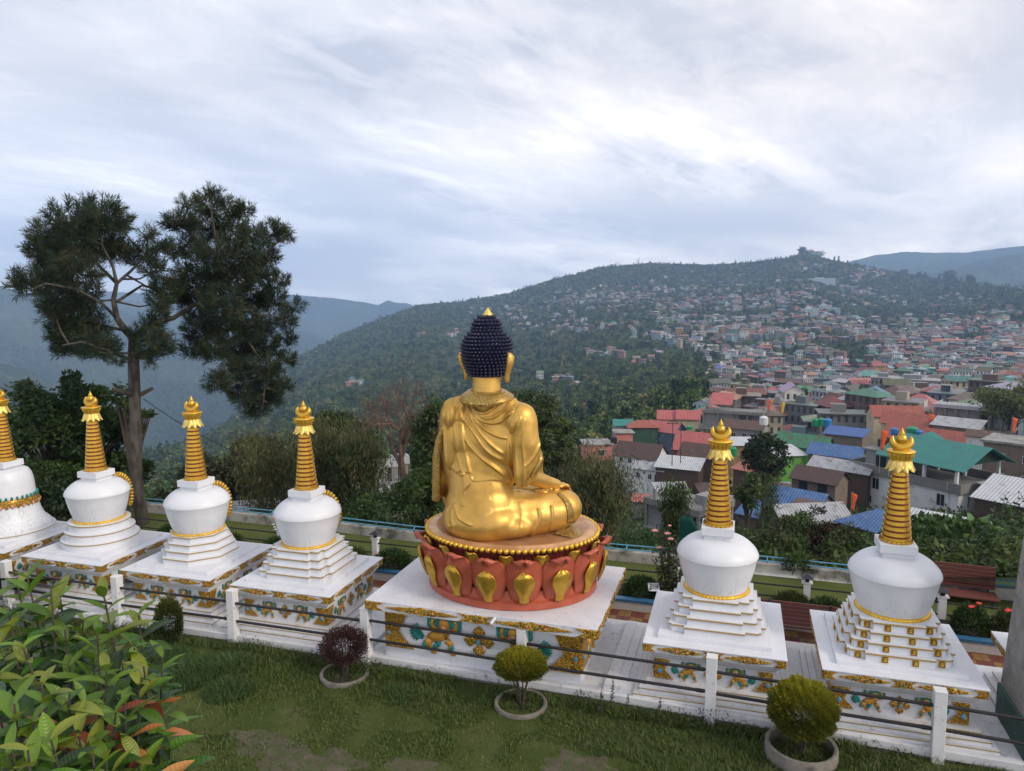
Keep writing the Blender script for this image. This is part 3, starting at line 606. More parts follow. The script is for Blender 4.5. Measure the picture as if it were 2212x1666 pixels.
# right forearm and hand reaching over the knee, left forearm to the lap
caps(mb,[(.74,.12,1.02),(.84,.42,.88),(.95,.74,.77)],[.15,.125,.085]); caps(mb,[(.72,.0,1.6),(.75,.05,1.25),(.71,.0,1.03)],[.22,.19,.11]); caps(mb,[(.25,-.12,.27),(.65,.2,.30),(1.0,.55,.32)],[.33,.32,.30]); caps(mb,[(-.72,.12,1.1),(-.5,.6,.75),(-.1,.75,.68)],[.15,.12,.09])
o=mb.build('body',M_statue)
md=o.modifiers.new('r','REMESH'); md.mode='VOXEL'; md.voxel_size=.0125; md.adaptivity=0
ms=o.modifiers.new('s','SMOOTH'); ms.factor=.6; ms.iterations=70
dg=bpy.context.evaluated_depsgraph_get(); me=bpy.data.meshes.new_from_object(o.evaluated_get(dg)); o.modifiers.clear(); o.data=me
nv=len(me.vertices); co=np.empty(nv*3,np.float32); me.vertices.foreach_get('co',co); co=co.reshape(-1,3).astype(float)
no=np.empty(nv*3,np.float32); me.vertices.foreach_get('normal',no); no=no.reshape(-1,3).astype(float)
A=np.array(SM); cw=co@A[:3,:3].T+A[:3,3]; nw=no@A[:3,:3].T
q=cw-np.array(CAM); zc=q@np.array(fwv)
# position of every point of the back in a drawing plane seen from behind (same plane the fold lines are listed in)
PU=((1106+FP*(q@np.array(rtv))/zc)*2560/2212); PV=((833-FP*(q@np.array(upv))/zc)*2560/2212)
facing=np.clip(-(nw*q).sum(1)/np.linalg.norm(q,axis=1)*2.2,0,1)
def sdist(poly,closed=False):
    d=np.full(nv,1e9); sgn=np.zeros(nv); P=poly+[poly[0]] if closed else poly; tt=np.zeros(nv); n=len(P)-1
    for i,((x0,y0),(x1,y1)) in enumerate(zip(P[:-1],P[1:])):
        dx,dy=x1-x0,y1-y0; l2=dx*dx+dy*dy; tq=np.clip(((PU-x0)*dx+(PV-y0)*dy)/l2,0,1); ex=PU-x0-tq*dx; ey=PV-y0-tq*dy; dd=np.hypot(ex,ey)
        m=dd<d; d[m]=dd[m]; sgn[m]=np.sign(dx*ey-dy*ex)[m]; tt[m]=((i+tq)/n)[m]
    return d,sgn,tt
def inside(poly):
    r=np.zeros(nv,bool); j=len(poly)-1
    for i in range(len(poly)):
        xi,yi=poly[i]; xj,yj=poly[j]; c=((yi>PV)!=(yj>PV))&(PU<(xj-xi)*(PV-yi)/(yj-yi+1e-9)+xi); r^=c; j=i
    return r
def spl(P,k=6):                                            # smooth a polyline (Catmull-Rom)
    out=[]; Q=[P[0]]+P+[P[-1]]
    for i in range(1,len(Q)-2):
        for s in range(k):
            t=s/k; out.append(tuple(.5*((2*Q[i][c])+(-Q[i-1][c]+Q[i+1][c])*t+(2*Q[i-1][c]-5*Q[i][c]+4*Q[i+1][c]-Q[i+2][c])*t*t+(-Q[i-1][c]+3*Q[i][c]-3*Q[i+1][c]+Q[i+2][c])*t**3) for c in(0,1)))
    return out+[P[-1]]
cA=lambda P:spl([(1080+x/6.172,960+y/6.172) for x,y in P]); cB=lambda P:spl([(1080+x/4.809,1180+y/4.809) for x,y in P])
disp=np.zeros(nv); MPX=1/149.4
def plateau(poly,h,soft=.03):
    d,_,_=sdist(poly,True); ins=inside(poly); s=np.where(ins,d,-d)*MPX; global disp; disp=disp+h*(1/(1+np.exp(-s/soft*4)))*facing
def fold(poly,h=.03,w=.022,taper=True,side=.5):            # raised crease, steeper on one flank
    d,s,tt=sdist(poly); x=d*MPX*s; ww=np.where(x>0,w*.75,w*1.7); f=np.exp(-(x/ww)**2)
    if taper: f=f*np.clip(np.minimum(tt,1-tt)*6,0,1)**.6
    global disp; disp=disp+h*f*facing
drape=cA([(200,310),(330,190),(480,165),(520,400),(520,700),(560,1050),(610,1320),(600,1395),(545,1370),(480,1440),(468,1360),(400,1375),(338,1325),(300,1310),(258,1285),(215,1000),(190,600)])
plateau(drape,.045,.012)
sleeve=cA([(1250,520),(1180,850),(1122,1100),(1150,1400),(1330,1660),(1450,1580),(1650,1320),(1700,1150),(1640,750),(1640,480),(1500,330),(1330,330)])
plateau(sleeve,.03,.02)
back=cA([(480,200),(900,270),(1300,250),(1250,520),(1180,850),(1122,1100),(1150,1400),(1200,1500),(900,1490),(630,1500),(600,1300),(500,800)])
plateau(back,.018,.02)
for P in ([(555,220),(575,380),(640,560),(740,740),(860,880),(1000,1000),(1115,1080)],[(480,300),(490,470),(560,620),(680,790),(800,960),(930,1080),(1110,1175)],[(520,700),(560,890),(660,1020),(800,1170),(960,1290),(1140,1440)],
          [(650,490),(720,600),(860,730),(1020,810),(1175,840)],[(660,460),(760,560),(920,605),(1080,570),(1200,490),(1275,420)],[(670,440),(830,530),(960,520),(1100,430),(1220,310),(1330,240),(1440,250),(1520,330)],[(600,310),(680,420),(800,470),(920,420),(1040,310),(1160,200)]): fold(cA(P),.042,.017)
for P in ([(410,190),(385,350),(400,700),(430,1050),(475,1340)],[(480,180),(470,450),(500,800),(560,1100),(600,1390)],[(250,420),(290,800),(285,1050),(260,1280)],[(200,380),(190,600),(230,900),(250,1250)],[(360,300),(380,800),(370,1100),(340,1320)],[(300,350),(330,800),(325,1100),(300,1300)]): fold(cA(P),.032,.014)
for P in ([(1310,500),(1230,800),(1225,1050),(1310,1550)],[(1360,500),(1310,800),(1320,1200),(1335,1600)],[(1415,530),(1400,900),(1420,1250),(1390,1550)],[(1640,900),(1560,1100),(1430,1270)],[(1690,1050),(1560,1350),(1400,1600)],[(1250,600),(1170,900),(1180,1300),(1300,1600)]): fold(cA(P),.028,.014)
for P in ([(1270,440),(1290,560),(1240,680),(1170,790)],[(1430,400),(1440,560),(1410,700)],[(280,380),(310,540),(400,610),(480,650)],[(180,400),(175,600),(215,680)],[(280,380),(240,520),(260,690)]): fold(cB(P),.034,.017)
for P in ([(500,310),(600,350),(710,320)],[(510,480),(600,525),(730,460)],[(330,260),(370,420)],[(1050,360),(1080,520),(1060,700)]): fold(cB(P),.008,.035)
hang=cA([(400,1380),(600,1400),(625,1500),(520,1640),(500,1700),(480,1440)]); plateau(hang,.03,.012)
disp+=.006*facing*(np.array([noise.noise(Vector(c*5)) for c in co]))
co2=co+no*disp[:,None]; me.vertices.foreach_set('co',co2.astype(np.float32).ravel()); me.shade_smooth(); me.materials.clear(); me.materials.append(M_statue)
o.parent=st; body=o
bm=bmesh.new(); bm.from_mesh(me); bvh=BVHTree.FromBMesh(bm); bm.free()
SMi=SM.inverted(); cl=SMi@CAM
def hit(u,v,lift):                                          # point on the figure behind (u,v) of the 2560 wide view, lifted off the surface
    d=SMi.to_3x3()@ray(u*2212/2560,v*2212/2560); h=bvh.ray_cast(cl,d.normalized())
    return (h[0]+h[1]*lift,h[1]) if h[0] is not None else None
def band(name,l1,l2,mt,lift=.014,parent=st,nj=6):           # ornate border strip lying on the robe between two lines
    V=[];n=min(len(l1),len(l2)); rows=[]
    for i in range(n):
        row=[]
        for j in range(nj+1):
            a=j/nj; h=hit(l1[i][0]*(1-a)+l2[i][0]*a,l1[i][1]*(1-a)+l2[i][1]*a,lift); row.append(h[0] if h else None)
        if all(r is not None for r in row): rows.append(row)
    mb=MB(); F=[]
    for r in rows: V+=r
    for i in range(len(rows)-1):
        if (rows[i][0]-rows[i+1][0]).length>.25: continue
        for j in range(nj): q=i*(nj+1)+j; F.append((q,q+1,q+nj+2,q+nj+1))
    mb.add(V,F); o=mb.build(name,mt,parent,smooth=True); m=o.modifiers.new('s','SOLIDIFY'); m.thickness=.02; m.offset=0; return o
band('robe_border',cA([(1700,1130),(1690,1230),(1600,1380),(1480,1500),(1390,1590)]),cA([(1655,1100),(1630,1230),(1550,1380),(1460,1480),(1385,1560)]),M_border)
band('knee_band',cB([(1500,262),(1590,370),(1625,500),(1625,620),(1620,690)]),cB([(1530,255),(1650,360),(1690,480),(1720,620),(1725,690)]),M_border)
# collar: ornate neckband standing round the neck
mb=MB(); V=[];F=[]; n=48
for i in range(n):
    a=2*PI*i/n; c,s=math.cos(a),math.sin(a)
    for r,z in ((.27,2.43),(.33,2.43),(.47,2.33),(.475,2.29),(.44,2.25)):
        V.append((r*c-.01,(r*.84)*s+.0,z+(-.05 if s<0 else .03)*abs(s)*((r-.25)/.2)))
for i in range(n):
    for j in range(4): F.append((i*5+j,((i+1)%n)*5+j,((i+1)%n)*5+j+1,i*5+j+1))
mb.add(V,F); mb.build('collar',M_border,st,smooth=True)
# sleeve cloth hanging on the left side, with its ornate edge
mb=MB(); V=[];F=[]; I=22;J=10
for i in range(I+1):
    t=i/I; z=2.02-(2.02-.46)*t
    for j in range(J+1):
        s=j/J; y=-.16+.62*s; x=-(.80+.13*min(1,t*2.2)+.05*t)-.04*math.sin(s*PI)+.012*math.sin(s*17+t*2)+(.12*(1-min(1,t*4)))+(.05 if s<.12 else 0); V.append((x,y,z))
for i in range(I):
    for j in range(J): q=i*(J+1)+j; F.append((q,q+J+1,q+J+2,q+1))
mb.add(V,F); o=mb.build('sleeve_cloth',M_statue,st,smooth=True); m=o.modifiers.new('s','SOLIDIFY'); m.thickness=.05; m.offset=0
mb=MB(); V=[];F=[]
for i in range(I+1):
    t=i/I; z=1.95-(1.95-.5)*t
    for j in range(4):
        s=j/3; V.append((-(.80+.13*min(1,t*2.2)+.05*t)+.02+.13*s+(.10*(1-min(1,t*4))),-.22-.02*math.sin(s*PI)+.02*s,z))
for i in range(I):
    for j in range(3): q=i*4+j; F.append((q,q+1,q+5,q+4))
mb.add(V,F); o=mb.build('robe_border',M_border,st,smooth=True); m=o.modifiers.new('s','SOLIDIFY'); m.thickness=.04; m.offset=0
# ears
for s in (-1,1):
    mb=MB(); x=s*.0
    pts=[(.385,.04,3.02),(.425,.05,3.045),(.455,.06,2.99),(.445,.06,2.88),(.40,.07,2.76),(.375,.08,2.66),(.385,.08,2.59),(.37,.08,2.57)]
    rs=[.03,.045,.062,.056,.045,.040,.038,.02]
    mb.tube([(s*p[0]-.05,p[1],p[2]) for p in pts],rs,12)
    for i,v in enumerate(mb.v): mb.v[i]=(v[0],.06+(v[1]-.06)*1.5,v[2])
    mb.build('ear',M_statue,st,smooth=True)
# hair: cap with rows of snail curls, top knot
mb=MB(); prof=[(2.66,.255),(2.72,.285),(2.80,.325),(2.9,.36),(3.0,.385),(3.1,.395),(3.2,.385),(3.29,.345),(3.36,.285),(3.40,.235),(3.44,.215),(3.50,.215),(3.56,.19),(3.61,.145),(3.66,.085),(3.69,.03)]
Hc=(-.02,.055)
mb.lathe([(r*1.0,z) for z,r in prof],40,o=(Hc[0],Hc[1],0),sy=1.04)
zs=[2.70+.0545*i for i in range(18)]
for i,z in enumerate(zs):
    r=float(np.interp(z,[p[0] for p in prof],[p[1] for p in prof])); dr=(float(np.interp(z+.02,[p[0] for p in prof],[p[1] for p in prof]))-float(np.interp(z-.02,[p[0] for p in prof],[p[1] for p in prof])))/.04
    n=max(6,int(2*PI*r/.062))
    nn=Vector((1,0,-dr)).normalized()
    for k in range(n):
        a=2*PI*(k+.5*(i%2))/n; c,s=math.cos(a),math.sin(a)
        if z<3.12 and s>.35: continue
        d=Vector((c*nn.x,s*nn.x,nn.z+.12)).normalized(); p=Vector((Hc[0]+r*c,Hc[1]+r*1.04*s,z))
        x=d.orthogonal().normalized(); y=d.cross(x); V=[]
        for q,(rr,h) in enumerate(((.031,-.012),(.034,.010),(.027,.028),(.012,.044))):
            V+=[p+d*h+(x*math.cos(2*PI*m_/7)+y*math.sin(2*PI*m_/7))*rr for m_ in range(7)]
        V.append(p+d*.06); F=[(e*7+f,e*7+(f+1)%7,(e+1)*7+(f+1)%7,(e+1)*7+f) for e in range(3) for f in range(7)]+[(21+f,21+(f+1)%7,28) for f in range(7)]
        mb.add(V,F)
mb.build('curled_hair',M_navy,st,smooth=True)
mb=MB(); mb.lathe([(.05,3.64),(.085,3.668),(.082,3.68),(.03,3.75),(.002,3.79)],24,o=(-.0,.055,0)); mb.build('topknot_cone',M_goldhi,st,autos=40)
# right hand over the knee: palm, four fingers and a thumb
mb=MB()
def f3(pts,rs): mb.tube(pts,rs,10); [mb.ball(p,r,10,6) for p,r in zip(pts,rs)]
mb.ball((.99,.80,.745),.10,14,8,.85,1.25,.42)
for i in range(4):
    x0=.93+.042*i; l=(.9,1.0,.96,.8)[i]; f3([(x0,.86,.74),(x0+.01,.95,.70),(x0+.015,.95+.10*l,.60),(x0+.01,.95+.12*l,.60-.12*l)],[.026,.025,.022,.016])
f3([(.92,.76,.74),(.875,.84,.72),(.87,.92,.68)],[.03,.026,.02])
mb.build('hand',M_statue,st,smooth=True)
# foot resting sole up on the right thigh, toes towards the knee
mb=MB(); ellipsoid(mb,(.55,.50,.68),(.34,.14,.08)); 
for i in range(5): mb.ball((.70+.052*i,.40+.035*i,.715+.004*i),.052-.003*i,12,8)
mb.build('foot',M_statue,st,smooth=True)
# skirt cloth spread on the disc under the shins
mb=MB(); V=[];F=[]; n=40
for i in range(n+1):
    a=-.15+1.9*i/n; w=1+.02*math.sin(a*11)
    for j,(r,z) in enumerate(((.80,.052),(.98,.05),(1.06,.046),(1.12,.03))): V.append((.1+math.cos(a)*r*w*1.22,.38+math.sin(a)*r*w*.86,z))
for i in range(n):
    for j in range(3): q=i*4+j; F.append((q,q+1,q+5,q+4))
mb.add(V,F); mb.build('skirt_hem',M_border,st,smooth=True)
# ---------------- the white platform, garden, path, far lawn (axis of the row)
mb=MB()
PX=[-26,-7.2,-4.9,-1.9,1.9,4.4,6.4,9.5,24]; PY=[-1.36,-1.36,-1.30,-1.28,-1.30,-1.36,-1.42,-1.5,-1.7]
for i in range(len(PX)-1):
    pass
poly=[(x,y) for x,y in zip(PX,PY)]+[(24,1.30),(-26,1.30)]
mb.prism(poly,-.12,0); mb.mi=1; mb.prism([(x,y+.03) for x,y in zip(PX,PY)]+[(24,1.27),(-26,1.27)],-.30,-.118)
tag(mb.build('platform',[mat('platform_paint',(.62,.62,.64),.6,col2=(.55,.55,.57),scale=3,bump=.3,bscale=40,stain=(.14,.14,.13),stscale=9,stlo=.57,sthi=.70),M_conc],bevel=.008),kind='structure')
# low steps between neighbouring stupas and plinth
for x0,x1 in ((-2.72,-2.02),(2.02,2.5)):
    mb=MB(); mb.box(x0,x1,-1.22,1.2,.0,.022); mb.box(x0+.16*(x0<0),x1-.16*(x0>0),-1.2,1.18,.021,.045); mb.box(x0+.34*(x0<0),x1-.3*(x0>0),-1.18,1.16,.044,.07)
    tag(mb.build('step',M_dirty,bevel=.004),kind='structure')
def grassmat(name,c1,c2,c3):
    m=mat(name,c1,.9,col2=c2,scale=1.6,detail=8,bump=.9,bscale=90,stain=c3,stscale=.55,stlo=.57,sthi=.68,spec=.1); return m
M_lawn=grassmat('lawn_soil',(.052,.072,.018),(.078,.095,.030),(.15,.125,.085))
xs=np.linspace(-30,30,180); ys=np.linspace(-16,-1.2,60)
def sheet(name,xs,ys,zf,mt,kind='structure'):
    X,Y=np.meshgrid(xs,ys); Z=zf(X,Y); V=np.stack([X.ravel(),Y.ravel(),Z.ravel()],1); n=len(xs)
    i=np.arange(len(ys)-1)[:,None]*n+np.arange(n-1)[None,:]; F=np.stack([i,i+1,i+n+1,i+n],-1).reshape(-1,4)
    o=npmesh(name,V,F,mt,smooth=True); return tag(o,kind=kind)
lawnz=lambda X,Y: -.17+.05*fbm(X*.5,Y*.5,3,5)+.02*fbm(X*3,Y*3,2,9)
sheet('lawn',xs,ys,lawnz,M_lawn)
# worn earth patches in the lawn
WORN=[]
for (u,v,r) in ((560,1600,.42),(640,1650,.55),(735,1645,.38),(1255,1655,.45),(900,1660,.3)):
    rr=ray(u,v); k=(-.16-CAM.z)/rr.z; WORN.append((CAM.x+rr.x*k,CAM.y+rr.y*k,r))
M_worn=mat('worn_earth',(.068,.060,.034),.95,col2=(.105,.088,.062),scale=5,bump=.9,bscale=40,stain=(.055,.07,.02),stscale=6,stlo=.46,sthi=.58)
for i,(x,y,r) in enumerate(WORN):
    V=[(x,y,float(lawnz(np.array([x]),np.array([y]))[0])+.006)]
    for ring in (1,2,3):
        for k in range(36): a=2*PI*k/36; q=r*ring/3*(1+.22*math.sin(a*3+i)+.12*math.sin(a*7+2*i)); X_,Y_=x+math.cos(a)*q*1.3,y+math.sin(a)*q*.8; V.append((X_,Y_,float(lawnz(np.array([X_]),np.array([Y_]))[0])+(.006 if ring<3 else -.006)))
    F=[(0,1+k,1+(k+1)%36) for k in range(36)]+[(1+rg*36+k,1+(rg+1)*36+k,1+(rg+1)*36+(k+1)%36,1+rg*36+(k+1)%36) for rg in (0,1) for k in range(36)]
    mb=MB(); mb.add(V,F); tag(mb.build('bare_ground',M_worn,smooth=True),kind='structure')
# tiled path: red and ochre squares
m=bpy.data.materials.new('checker_tiles'); m.use_nodes=True; t=m.node_tree; p=t.nodes['Principled BSDF']; p.inputs['Roughness'].default_value=.45
tc=nd(t,'ShaderNodeTexCoord'); mp=nd(t,'ShaderNodeMapping'); lk(t,tc.outputs['Object'],mp.inputs[0]); mp.inputs['Scale'].default_value=(4,4,0); mp.inputs['Location'].default_value=(.05,.05,.5)
ck=nd(t,'ShaderNodeTexChecker'); ck.inputs['Scale'].default_value=1; setc(ck.inputs[1],(.20,.045,.022)); setc(ck.inputs[2],(.33,.17,.045)); lk(t,mp.outputs[0],ck.inputs[0])
br=nd(t,'ShaderNodeTexBrick'); br.offset=0; br.inputs['Scale'].default_value=1; br.inputs['Mortar Size'].default_value=.02; br.inputs['Brick Width'].default_value=.5; br.inputs['Row Height'].default_value=.5; lk(t,mp.outputs[0],br.inputs[0]); setc(br.inputs['Mortar'],(.03,.02,.015)); lk(t,ck.outputs[0],br.inputs[1]); lk(t,ck.outputs[0],br.inputs[2])
n=nd(t,'ShaderNodeTexNoise'); n.inputs['Scale'].default_value=1.2; n.inputs['Detail'].default_value=6; lk(t,tc.outputs['Object'],n.inputs[0]); x=nd(t,'ShaderNodeMix',data_type='RGBA',blend_type='MULTIPLY'); x.inputs[0].default_value=.6; lk(t,br.outputs[0],x.inputs[6]); lk(t,n.outputs[0],x.inputs[7]); lk(t,x.outputs[2],p.inputs['Base Color'])
mb=MB(); mb.box(-26,24,1.30,2.02,-.22,-.12); tag(mb.build('tiled_path',m),kind='structure')
# planting bed: kerb with blue top
M_bluekerb=mat('blue_kerb_paint',(.025,.095,.19),.45,col2=(.03,.12,.22),scale=5)
mb=MB(); mb.box(-26,24,2.02,2.12,-.2,.055); mb.mi=1; mb.box(-26,24,2.0,2.16,.055,.10); tag(mb.build('bed_kerb',[mat('kerb_paint',(.52,.50,.49),.7,col2=(.42,.40,.39),scale=4,bump=.4),M_bluekerb]),'long low planting-bed kerb with a blue painted top beside the tiled path','kerb')
M_soil=mat('garden_soil',(.035,.028,.02),.95,col2=(.02,.018,.012),scale=6,bump=1,bscale=30)
mb=MB(); mb.box(-26,24,2.12,2.95,-.1,.03); tag(mb.build('bed_soil',M_soil),kind='structure')
M_lawn2=grassmat('far_lawn_grass',(.070,.092,.024),(.10,.115,.035),(.13,.12,.06))
sheet('far_lawn',np.linspace(-26,24,100),np.linspace(2.9,4.35,14),lambda X,Y:.0+.02*fbm(X*2,Y*2,2,3),M_lawn2)
# retaining wall with blue pipe rail
M_oldwall=mat('weathered_wall',(.42,.405,.37),.85,col2=(.30,.29,.265),scale=2.2,bump=.6,bscale=25,stain=(.08,.078,.07),stscale=2.2,stlo=.5,sthi=.66)
WX=[-27,-6.4,-3.7,1.5,4.5,6.2,8.2,12,24]; WY=[4.45,4.36,4.20,4.30,4.42,4.36,4.34,4.3,4.2]
rw=empty('retaining_wall',(0,4.3,0),0,'low weathered retaining wall topped by a pale blue pipe rail beyond the far lawn','wall')
mb=MB(); mb.prism([(x,y-4.3) for x,y in zip(WX,WY)]+[(x,y+.16-4.3) for x,y in zip(WX[::-1],WY[::-1])],-1.8,.23); mb.build('wall',M_oldwall,rw,bevel=.01)
mb=MB()
for zz,dy in ((.275,.05),(.335,.16)): mb.tube([(x,y+dy-4.3,zz) for x,y in zip(WX,WY)],.017,8)
for i in range(len(WX)-1):
    k=int((WX[i+1]-WX[i])/1.4)
    for j in range(k): a=j/k; x=WX[i]*(1-a)+WX[i+1]*a; y=WY[i]*(1-a)+WY[i+1]*a-4.3; mb.bar((x,y+.05,.2),(x,y+.05,.275),.014); mb.bar((x,y+.05,.275),(x,y+.16,.335),.014)
mb.build('rail',mat('pale_blue_paint',(.10,.30,.42),.45,col2=(.07,.22,.32),scale=9),rw)
# ---------------- near fence: white posts, two black rails
posts=[-18.1,-15.35,-12.6,-9.87,-7.12,-4.62,-1.98,.76,3.60,6.50]; pn=[]
def fy(x): return float(np.interp(x,PX,PY))+.02
words=['outermost on the left','third left of the shrub','second left of the shrub','half behind the big-leaved shrub','beside the small cone-shaped conifer','in front of the stupa left of the statue','behind the reddish-brown bush','behind the small yellow bush','in front of the stupa right of the statue','in front of the plaque-covered stupa']
for i,x in enumerate(posts):
    if x<-14: continue
    mb=MB(); k=.075; mb.box(-k,k,-k,k,-.2,.83); mb.box(-k-.003,k+.003,-k-.003,k+.003,.80,.835)
    o=mb.build('fence_post',M_white2,bevel=.008); o.location=(x,fy(x)-.0,0); o.rotation_euler=(R(random.uniform(-.8,.8)),R(random.uniform(-.8,.8)),R(-2))
    tag(o,'white fence post '+words[i],'fence post','white posts of the near fence')
rl=empty('fence_rail',(0,-1.35,0),0,'pair of black pipe rails running through the white posts of the near fence','railing')
for z in (.60,.27):
    mb=MB(); xx=posts+[9.2]
    for i in range(len(xx)-1):
        a=(xx[i],fy(xx[i])+1.35,z+.012*math.sin(i*2.3)); b=(xx[i+1],fy(xx[i+1])+1.35,z+.012*math.cos(i*1.7)); mb.bar(a,b,.024,10)
        c=Vector(a).lerp(Vector(b),.93); mb.bar(c,Vector(a).lerp(Vector(b),.965),.030,10)
    mb.build('rail',M_black,rl,smooth=False)
# ---------------- far fence: posts carrying lanterns
lp=[-13.9,-11.4,-9.15,-6.6,-4.06,-1.3,1.2,2.70,5.19,7.50,10.0]
def lampf(root):
    mb=MB(); mb.box(-.062,.062,-.062,.062,-.12,.42); mb.box(-.10,.10,-.07,.07,.415,.44); mb.build('post',M_white2,root)
    mb=MB(); mb.box(-.035,.035,-.035,.035,.44,.53); mb.build('lamp_glass',M_lamp,root)
    mb=MB(); mb.add([(-.11,-.11,.53),(.11,-.11,.53),(.11,.11,.53),(-.11,.11,.53),(0,0,.61)],[(3,2,1,0),(0,1,4),(1,2,4),(2,3,4),(3,0,4)]); mb.build('lamp_cap',M_lamp,root)
wl={-6.6:'beside the red roof seen past the round-stepped stupa',-4.06:'between the golden statue and the stupa left of it',2.70:'just left of the first stupa right of the statue',5.19:'between the two right-hand stupas',7.5:'right of the plaque-covered stupa',-9.15:'behind the round-stepped stupa',-11.4:'behind the bell-shaped stupa',-1.3:'hidden close to the golden statue, on its left',1.2:'close to the golden statue, on its right',10.0:'near the concrete pillar',-13.9:'leftmost'}
l0=None
for x in lp:
    if x in(-1.3,1.2,-13.9): continue
    if l0 is None: r=empty('lantern_post',(x,3.0,.02)); lampf(r); l0=r
    else: r=copy_tree(l0); r.location=(x,3.0,.02)
    tag(r,'white post with a dark lantern, '+wl[x],'lamp post','lantern posts of the far fence')
rl=empty('fence_rail',(0,3.0,0),0,'pair of thin black rails between the lantern posts of the far fence','railing')
for z in (.33,.10):
    mb=MB(); mb.bar((-26,0,z),(23.5,0,z),.018,8); mb.build('rail',M_black,rl)
# ---------------- benches, small sign, concrete pillar
M_bench=mat('red_bench_paint',(.15,.045,.035),.55,col2=(.11,.035,.028),scale=12,bump=.3,stretch=(1,8,8))
def bench(x,y,rz,label):
    e=empty('park_bench',(x,y,-.12),rz,label,'bench','red slatted benches')
    mb=MB(); 
    for i in range(5): mb.box(-.62,.62,-.20+.085*i,-.125+.085*i,.27,.30)
    mb.build('seat',M_bench,e,bevel=.004)
    mb=MB()
    for i in range(6): a=R(12); z=.34+.075*i; mb.box(-.62,.62,.235+z*.15-.05,.26+z*.15-.05,z,z+.062)
    mb.build('backrest',M_bench,e,bevel=.004)
    for s in (-.5,.5):
        mb=MB(); mb.bar((s,-.18,0),(s,-.16,.27),.022); mb.bar((s,.22,0),(s,.25,.27),.022); mb.bar((s,.25,.27),(s,.33,.80),.02); mb.bar((s,-.18,.26),(s,.25,.26),.018); mb.build('leg_frame',M_lamp,e)
    return e
bench(4.95,1.72,PI,'red slatted bench on the tiled path between the two right-hand stupas')
bench(8.05,4.0,R(-3),'red slatted bench by the blue-railed wall near the concrete pillar')
e=empty('solar_lamp',(2.35,2.35,.03),R(12),'small tilted white garden panel on a stake at the foot of the rose bush','garden light')
mb=MB(); mb.bar((0,0,0),(0,0,.22),.012); mb.build('stake',M_lamp,e)
mb=MB(); mb.box(-.11,.11,-.09,.09,-.012,.012); mb.xf(Matrix.Translation((0,0,.24))@Matrix.Rotation(R(35),4,'X')); mb.mi=1; n=len(mb.v); mb.box(-.08,.08,-.06,.06,.0125,.015); mb.xf(Matrix.Translation((0,0,.24))@Matrix.Rotation(R(35),4,'X'),n); mb.build('panel',[M_white,mat('grey_cell',(.3,.31,.34),.3)],e)
e=empty('concrete_pillar',(7.5,-.75,-.16),0,'tall bare concrete pillar with a dark green painted foot at the right edge','pillar')
mb=MB(); mb.add([(0.02,-.58,.62),(.75,-.58,.62),(.75,.53,.62),(0.02,.53,.62),(.17,-.52,3.62),(.72,-.52,3.62),(.72,.42,3.62),(.17,.42,3.62)],[(3,2,1,0),(4,5,6,7),(0,1,5,4),(1,2,6,5),(2,3,7,6),(3,0,4,7)])
mb.box(.13,.76,-.56,.46,3.62,3.68); mb.build('shaft',M_conc,e,bevel=.02)
mb=MB(); mb.box(-.01,.8,-.61,.55,0,.63); mb.build('painted_foot',mat('dark_green_paint',(.012,.055,.042),.5,col2=(.02,.07,.05),scale=5,bump=.4,stain=(.03,.03,.03),stscale=4),e,bevel=.015)
# ---------------- far terrain, built as real slopes round the viewer
UK=[-900,0,300,420,500,560,620,700,760,830,900,1000,1100,1200,1300,1400,1500,1600,1700,1740,1800,1900,2000,2100,2212,3100]
RIDGE=[1000,992,985,955,900,850,788,742,716,688,663,652,637,606,581,573,576,573,561,551,570,590,603,612,630,645]
RD=[900,950,1000,1300,1600,1900,2150,2350,2500,2650,2750,2850,2950,3100,3200,3250,3250,3250,3250,3250,3250,3150,2900,2600,2300,1900]
DK=np.array([17,21,30,45,65,85,105,125,172,210,274,350,430,600,850,1150,1500,1900,2400,2900])
VR=np.array([1255,1290,1320,1290,1240,1200,1145,1112,1050,985,905,885,875,838,795,752,712,678,640,600])   # right-hand side: town in the hollow
VM=np.array([1250,1300,1340,1320,1280,1240,1200,1160,1090,1050,1010,975,945,900,850,806,762,720,690,660])   # middle
VL=np.array([1260,1320,1380,1380,1350,1320,1290,1250,1200,1170,1130,1100,1080,1050,1010,990,985,985,985,985])   # left
def hdir(u):
    r=ray(u,640); h=math.hypot(r.x,r.y); return r.x/h,r.y/h
def slope(u,v): r=ray(u,v); return r.z/math.hypot(r.x,r.y)
UU=np.concatenate([np.linspace(-900,-40,34),np.linspace(-30,2250,330),np.linspace(2275,3100,30)])
DD=np.concatenate([np.geomspace(16.5,140,60),np.geomspace(143,3400,210),np.geomspace(3450,5200,14)])
ridge=np.interp(UU,UK,RIDGE); rd=np.interp(UU,UK,RD)
HX=np.zeros(len(UU));HY=np.zeros(len(UU))
Vt=np.zeros((len(UU),len(DD)))
